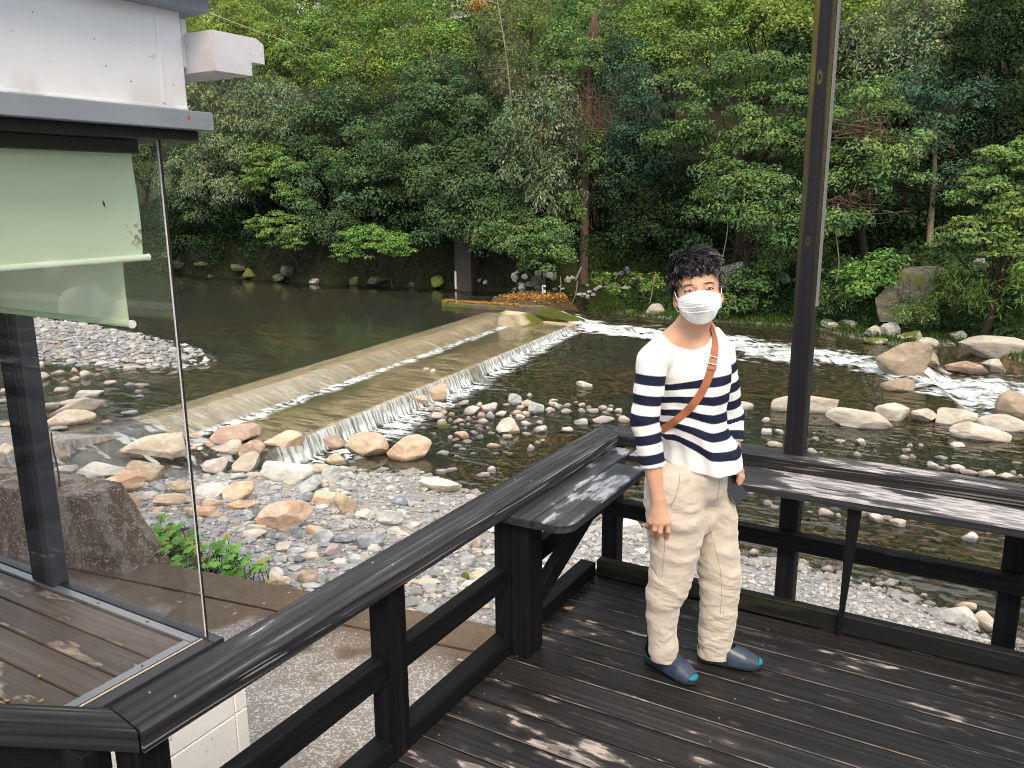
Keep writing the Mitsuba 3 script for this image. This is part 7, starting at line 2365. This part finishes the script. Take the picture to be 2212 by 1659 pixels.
def pant_fold(seed, knee):
    def fn(p):
        a, y_, c = p[..., 0], p[..., 1], p[..., 2]
        f = nzl(np.stack([a, y_, c + a * .35], -1), (6, 6, 21), seed, 3) * .012
        f = f + nzl(np.stack([a + c * .7, y_, c - a * .5], -1), (9, 9, 17), seed + 4, 3) * .013
        rg = np.abs(nzl(np.stack([a + c * .35, y_, c - a * .25], -1), (7, 7, 12), seed + 15, 2))
        f = f + .016 * np.minimum(rg, .16)
        kn_ = np.exp(-((c - knee) / .11) ** 2) + sstep(.24, .10, c)
        w_ = nzl(np.stack([a, y_, c * .2], -1), (9, 9, 9), seed + 9, 2)
        f = f + .0036 * np.sin(c * 118 + a * 30 + w_ * 16) * kn_ * np.clip(.5 + 2.2 * w_, 0, 1)
        f = f + .004 * np.exp(-((c - .085) / .016) ** 2)
        return f
    return fn


Tm = Field([-.28, -.24, .03], [.28, .24, 1.04], .0045)
rowsR = [(182, 500, 60), (176, 540, 150), (172, 570, 240), (172, 592, 320), (180, 610, 400), (190, 606, 480), (200, 590, 560), (205, 575, 640), (211, 557, 720), (212, 540, 790), (203, 518, 860), (183, 474, 960), (186, 432, 1050), (190, 414, 1150), (192, 413, 1250), (200, 420, 1330), (208, 421, 1395), (212, 418, 1412)]
rowsL = [(470, 770, 60), (480, 784, 150), (510, 803, 240), (560, 824, 330), (590, 842, 420), (582, 848, 500), (570, 850, 560), (556, 854, 640), (548, 860, 720), (545, 864, 800), (562, 862, 900), (564, 850, 980), (560, 834, 1100), (552, 822, 1200), (550, 802, 1300), (556, 786, 1380), (560, 780, 1400)]
Tm.loft(leg_secs(rowsR, .075, .06, 0), .012, fold=pant_fold(3, J(*tv(330, 960), .06)[2]))
Tm.loft(leg_secs(rowsL, -.055, -.075, 0), .012, fold=pant_fold(8, J(*tv(700, 900), -.07)[2]))
pw, qw = J(*tv(172, 230), .02), J(*tv(805, 230), .0)
p2, q2 = J(*tv(184, 400), .03), J(*tv(838, 410), .0)
p3, q3 = J(*tv(180, 90), .02), J(*tv(775, 100), .0)
p4, q4 = J(*tv(200, 560), .03), J(*tv(848, 560), .0)
Tm.loft([((p2[0] + q2[0]) / 2, 0.02, p2[2] + .03, .06, .05, -.32), ((pw[0] + qw[0]) / 2, 0.01, pw[2] + .02, (qw[0] - pw[0]) / 2 - .03, .100, -.36), ((p3[0] + q3[0]) / 2, 0, p3[2], (q3[0] - p3[0]) / 2 - .012, .105, -.40), ((p3[0] + q3[0]) / 2, 0, p3[2] + .04, .13, .095, -.45)], .03)
Tm.ell([(p2[0] + q2[0]) / 2 + .01, 0.0, p2[2] - .015], [.085, .075, .075], k=.02)
pants = Tm.mesh(2)
pants_w = to_world(pants)
tr_key = man + '__trousers'
scene[tr_key] = mikit.ply(pants_w, 'linen', smooth=True)


def on_mesh(mesh, pix, off):
    """Points where the sight lines through the pixels meet the mesh, lifted off the surface."""
    o = np.tile(C, (len(pix), 1))
    d = np.array([ray(*q) for q in pix])
    loc, ri, ti = mesh.ray.intersects_location(o, d, multiple_hits=False)
    order = np.argsort(ri)
    nn_ = mesh.face_normals[ti[order]]
    flip = np.sign((nn_ * -d[ri[order]]).sum(1))[:, None]
    return loc[order] + nn_ * flip * off, nn_ * flip


def seam(pix, name, r=.0010):
    q_ = np.array(pix, float)
    q_ = np.stack([np.interp(np.linspace(0, len(q_) - 1, 45), np.arange(len(q_)), q_[:, k]) for k in (0, 1)], 1)
    P, _ = on_mesh(pants_w, [tv(*q) for q in q_], .0004)
    if len(P) > 3:
        scene[tr_key + '__' + name] = mikit.ply(tube(P, r, 5), 'seam', smooth=True)


seam([(428, 120), (425, 160), (415, 220), (398, 280), (375, 325), (360, 355)], 'pocket_seam', .0013)
seam([(322, 560), (320, 640), (308, 760), (300, 860)], 'side_seam')
seam([(632, 490), (660, 580), (690, 680), (715, 800), (725, 900), (722, 1000), (716, 1110)], 'inner_seam')
seam([(706, 140), (706, 220), (692, 300)], 'fly_seam', .0013)
# turned hems
for i, (rows, b) in enumerate(((rowsR[-1], .06), (rowsL[-1], -.075))):
    pass

# ---- strap over the left shoulder, with buckle and clasp
both = cat([shirt_w, to_world(mR), to_world(mL), to_world(body)])
pix = [(905, 100), (935, 150), (952, 220), (955, 300), (945, 380), (932, 455), (915, 520), (890, 590), (855, 670), (805, 755), (745, 830), (680, 895), (610, 955), (545, 1000), (495, 1030), (470, 1042)]
P, N = on_mesh(both, [sv(*q) for q in pix], .004)
from scipy.interpolate import CubicSpline
sI = np.r_[0, np.cumsum(np.linalg.norm(np.diff(P, axis=0), axis=1))]
ss = np.linspace(0, sI[-1], 60)
Pc = CubicSpline(sI, P)(ss)
from scipy.ndimage import gaussian_filter1d
Nc = gaussian_filter1d(np.stack([np.interp(ss, sI, N[:, k]) for k in range(3)], 1), 4, axis=0)
Pc = gaussian_filter1d(Pc, 2, axis=0, mode='nearest')
back = to_world(tm([J(*sv(905, 100), -.05) + [0, .06, -.04], J(*sv(905, 100), -.05) + [0, .10, -.16], [0, 0, 0]], [[0, 1, 2]])).vertices[:2]
Nc /= np.linalg.norm(Nc, axis=1, keepdims=True)
tg = np.gradient(Pc, axis=0)
tg /= np.linalg.norm(tg, axis=1, keepdims=True)
sd = np.cross(tg, Nc)
wd, thk = .0150, .0022
ringv = []
for a_, b_ in ((-1, 0), (-.94, 1), (.94, 1), (1, 0)):
    ringv.append(Pc + sd * wd * a_ + Nc * (thk * b_ - .0005))
V = np.stack(ringv, 1).reshape(-1, 3)
i, j = np.meshgrid(np.arange(59), np.arange(4), indexing='ij')
i, j = i.ravel(), j.ravel()
m = tm(V, np.stack([i * 4 + j, i * 4 + (j + 1) % 4, (i + 1) * 4 + (j + 1) % 4, (i + 1) * 4 + j], 1))
m.fix_normals()
stp = man + '__shoulder_strap'
scene[stp] = mikit.ply(m, 'strap_leather', smooth=40)
labels[stp] = {'label': 'brown leather bag strap worn across the chest'}
kb = 19
fr = [Pc[kb] + sd[kb] * wd * 1.25 * a_ + tg[kb] * .014 * b_ + Nc[kb] * .005 for a_, b_ in ((-1, -1), (1, -1), (1, 1), (-1, 1), (-1, -1))]
scene[stp + '__buckle'] = mikit.ply(cat([tube([p, q], .0022, 6) for p, q in zip(fr[:-1], fr[1:])]), 'phone_edge', smooth=True)
lp = [Pc[kb + 3] + sd[kb + 3] * wd * 1.1 * a_ + Nc[kb + 3] * .0045 for a_ in (-1, 1)]
scene[stp + '__keeper_loop'] = mikit.ply(bar(lp[0], lp[1], .013, .005, up=tuple(Nc[kb + 3] + 0.001), ch=.001), 'strap_leather', smooth=False)
a_ = np.linspace(0, 2 * np.pi, 20)
e = Pc[-2] + tg[-2] * .012 + Nc[-2] * .004
scene[stp + '__clasp'] = mikit.ply(tube([e + tg[-2] * .011 * math.cos(t) + sd[-2] * .009 * math.sin(t) for t in a_], .0018, 6, cap=False), 'phone_edge', smooth=True)


# ---- feet: socks and slippers
def foot(heel, toe, nm):
    heel, toe = np.array(heel, float), np.array(toe, float)
    d = toe - heel
    L = np.linalg.norm(d)
    d /= L
    s = np.array([d[1], -d[0], 0])
    M = np.eye(4)
    M[:3, 0], M[:3, 1], M[:3, 3] = d, -s, heel
    # sole outline
    t = np.linspace(0, 1, 40)
    half = np.interp(t, [0, .03, .12, .35, .55, .75, .9, .97, 1], [.012, .026, .036, .036, .042, .046, .038, .022, .006])
    out = [(L * a, h) for a, h in zip(t, half)] + [(L * a, -h) for a, h in zip(t[::-1], half[::-1])]
    sole = prism(out, .001, .019)
    foot_bed = prism([(x * .98 + .002, y_ * .95) for x, y_ in out], .0195, .0225)
    # upper: an arched band over the instep, open at the toe
    tx = np.linspace(.43, .95, 22)
    hb = np.interp(tx, [0.43, .52, .75, .95], [.092, .086, .068, .040])
    wb_ = np.interp(tx, [.43, .55, .75, .95], [.045, .049, .050, .034])
    an = np.linspace(0, np.pi, 23)
    vo = np.array([[L * (a + .06 * (1 - math.sin(q)) * (1 if k < 3 else 0)), w_ * math.cos(q), .012 + (h_ - .012) * math.sin(q) ** .8] for k, (a, h_, w_) in enumerate(zip(tx, hb, wb_)) for q in an])
    vi = np.array([[p[0], p[1] * .94, max(.012, p[2] - .0035)] for p in vo])
    idx = np.arange(22 * 23).reshape(22, 23)
    f1 = np.stack([idx[:-1, :-1], idx[1:, :-1], idx[1:, 1:], idx[:-1, 1:]], -1).reshape(-1, 4)
    N_ = 22 * 23
    rims = [np.stack([idx[e, :-1], idx[e, 1:], idx[e, 1:] + N_, idx[e, :-1] + N_], -1) for e in (0, -1)]
    upper = tm(np.vstack([vo, vi]), np.vstack([f1, f1[:, ::-1] + N_] + rims))
    upper.fix_normals()
    edge = tube(vo[21 * 23:22 * 23] + [0, 0, .0005], .0022, 6)
    # foot in a sock
    Fd = Field([-.03, -.07, .015], [L + .02, .07, .20], .004)
    Fd.cone([L * .14, 0, .050], [L * .20, 0, .15], .034, .036, .02)
    Fd.cone([L * .14, 0, .048], [L * .50, 0, .045], .030, .027, .02)
    Fd.cone([L * .50, 0, .043], [L * .80, .002, .033], .026, .012, .015)
    Fd.cone([L * .50, .012, .038], [L * .80, .014, .032], .022, .010, .015)
    Fd.cone([L * .50, -.014, .036], [L * .78, -.018, .032], .020, .010, .015)
    Fd.cone([L * .25, 0, .12], [L * .55, 0, .055], .030, .022, .03)
    sock = Fd.mesh(2)
    toe_bed = trimesh.creation.icosphere(3, 1.0)
    toe_bed.apply_scale([.022, .029, .013])
    toe_bed.apply_translation([L * .93, 0, .024])
    sk_ = man + '__slipper' + nm
    for sfx, mm, mat, sm in (('', cat([upper]), 'slipper_leather', 40), ('__sole', sole, 'sole_dark', 30), ('__footbed', foot_bed, 'slipper_lining', 30), ('__toe_lining', toe_bed, 'slipper_lining', True), ('__edge_piping', edge, 'slipper_leather', True)):
        mm = mm.copy()
        mm.apply_transform(M)
        scene[sk_ + sfx] = mikit.ply(mm, mat, smooth=sm)
    mm = sock
    mm.apply_transform(M)
    scene[man + '__sock' + nm] = mikit.ply(mm, 'sock_black', smooth=True)


foot(onz(1397, 1418, .01), onz(1502, 1478, .01), '')
foot(onz(1507, 1420, .01), onz(1645, 1441, .01), '_001')

# ---- phone in a folding case, in the left hand
ph = thing('phone', 'black phone in a folding case held in the hand of the man', 'phone')
c_ = PV(490, 955, -.040)
lx = PV(695, 1255, -.040) - PV(290, 640, -.040)
lx /= np.linalg.norm(lx)
ly = np.array([-.62, -.62, -.40])
ly -= lx * (ly @ lx)
ly /= np.linalg.norm(ly)
lz = np.cross(lx, ly)
MM = np.eye(4)
MM[:3, 0], MM[:3, 1], MM[:3, 2], MM[:3, 3] = lx, ly, lz, c_


def pbox(x0, x1, y0, y1, z0, z1, ch=.003):
    m = box(x0, x1, y0, y1, z0, z1, ch)
    m.apply_transform(MM)
    return to_world(m)


obj('case_back', pbox(-.068, .074, -.004, .066, -.013, -.009), 'phone_black', ph)
obj('phone_body', pbox(-.066, .072, -.002, .064, -.0085, -.0015, .002), 'phone_edge', ph)
obj('case_cover', pbox(-.068, .074, -.0005, .066, -.0010, .0025), 'phone_black', ph)
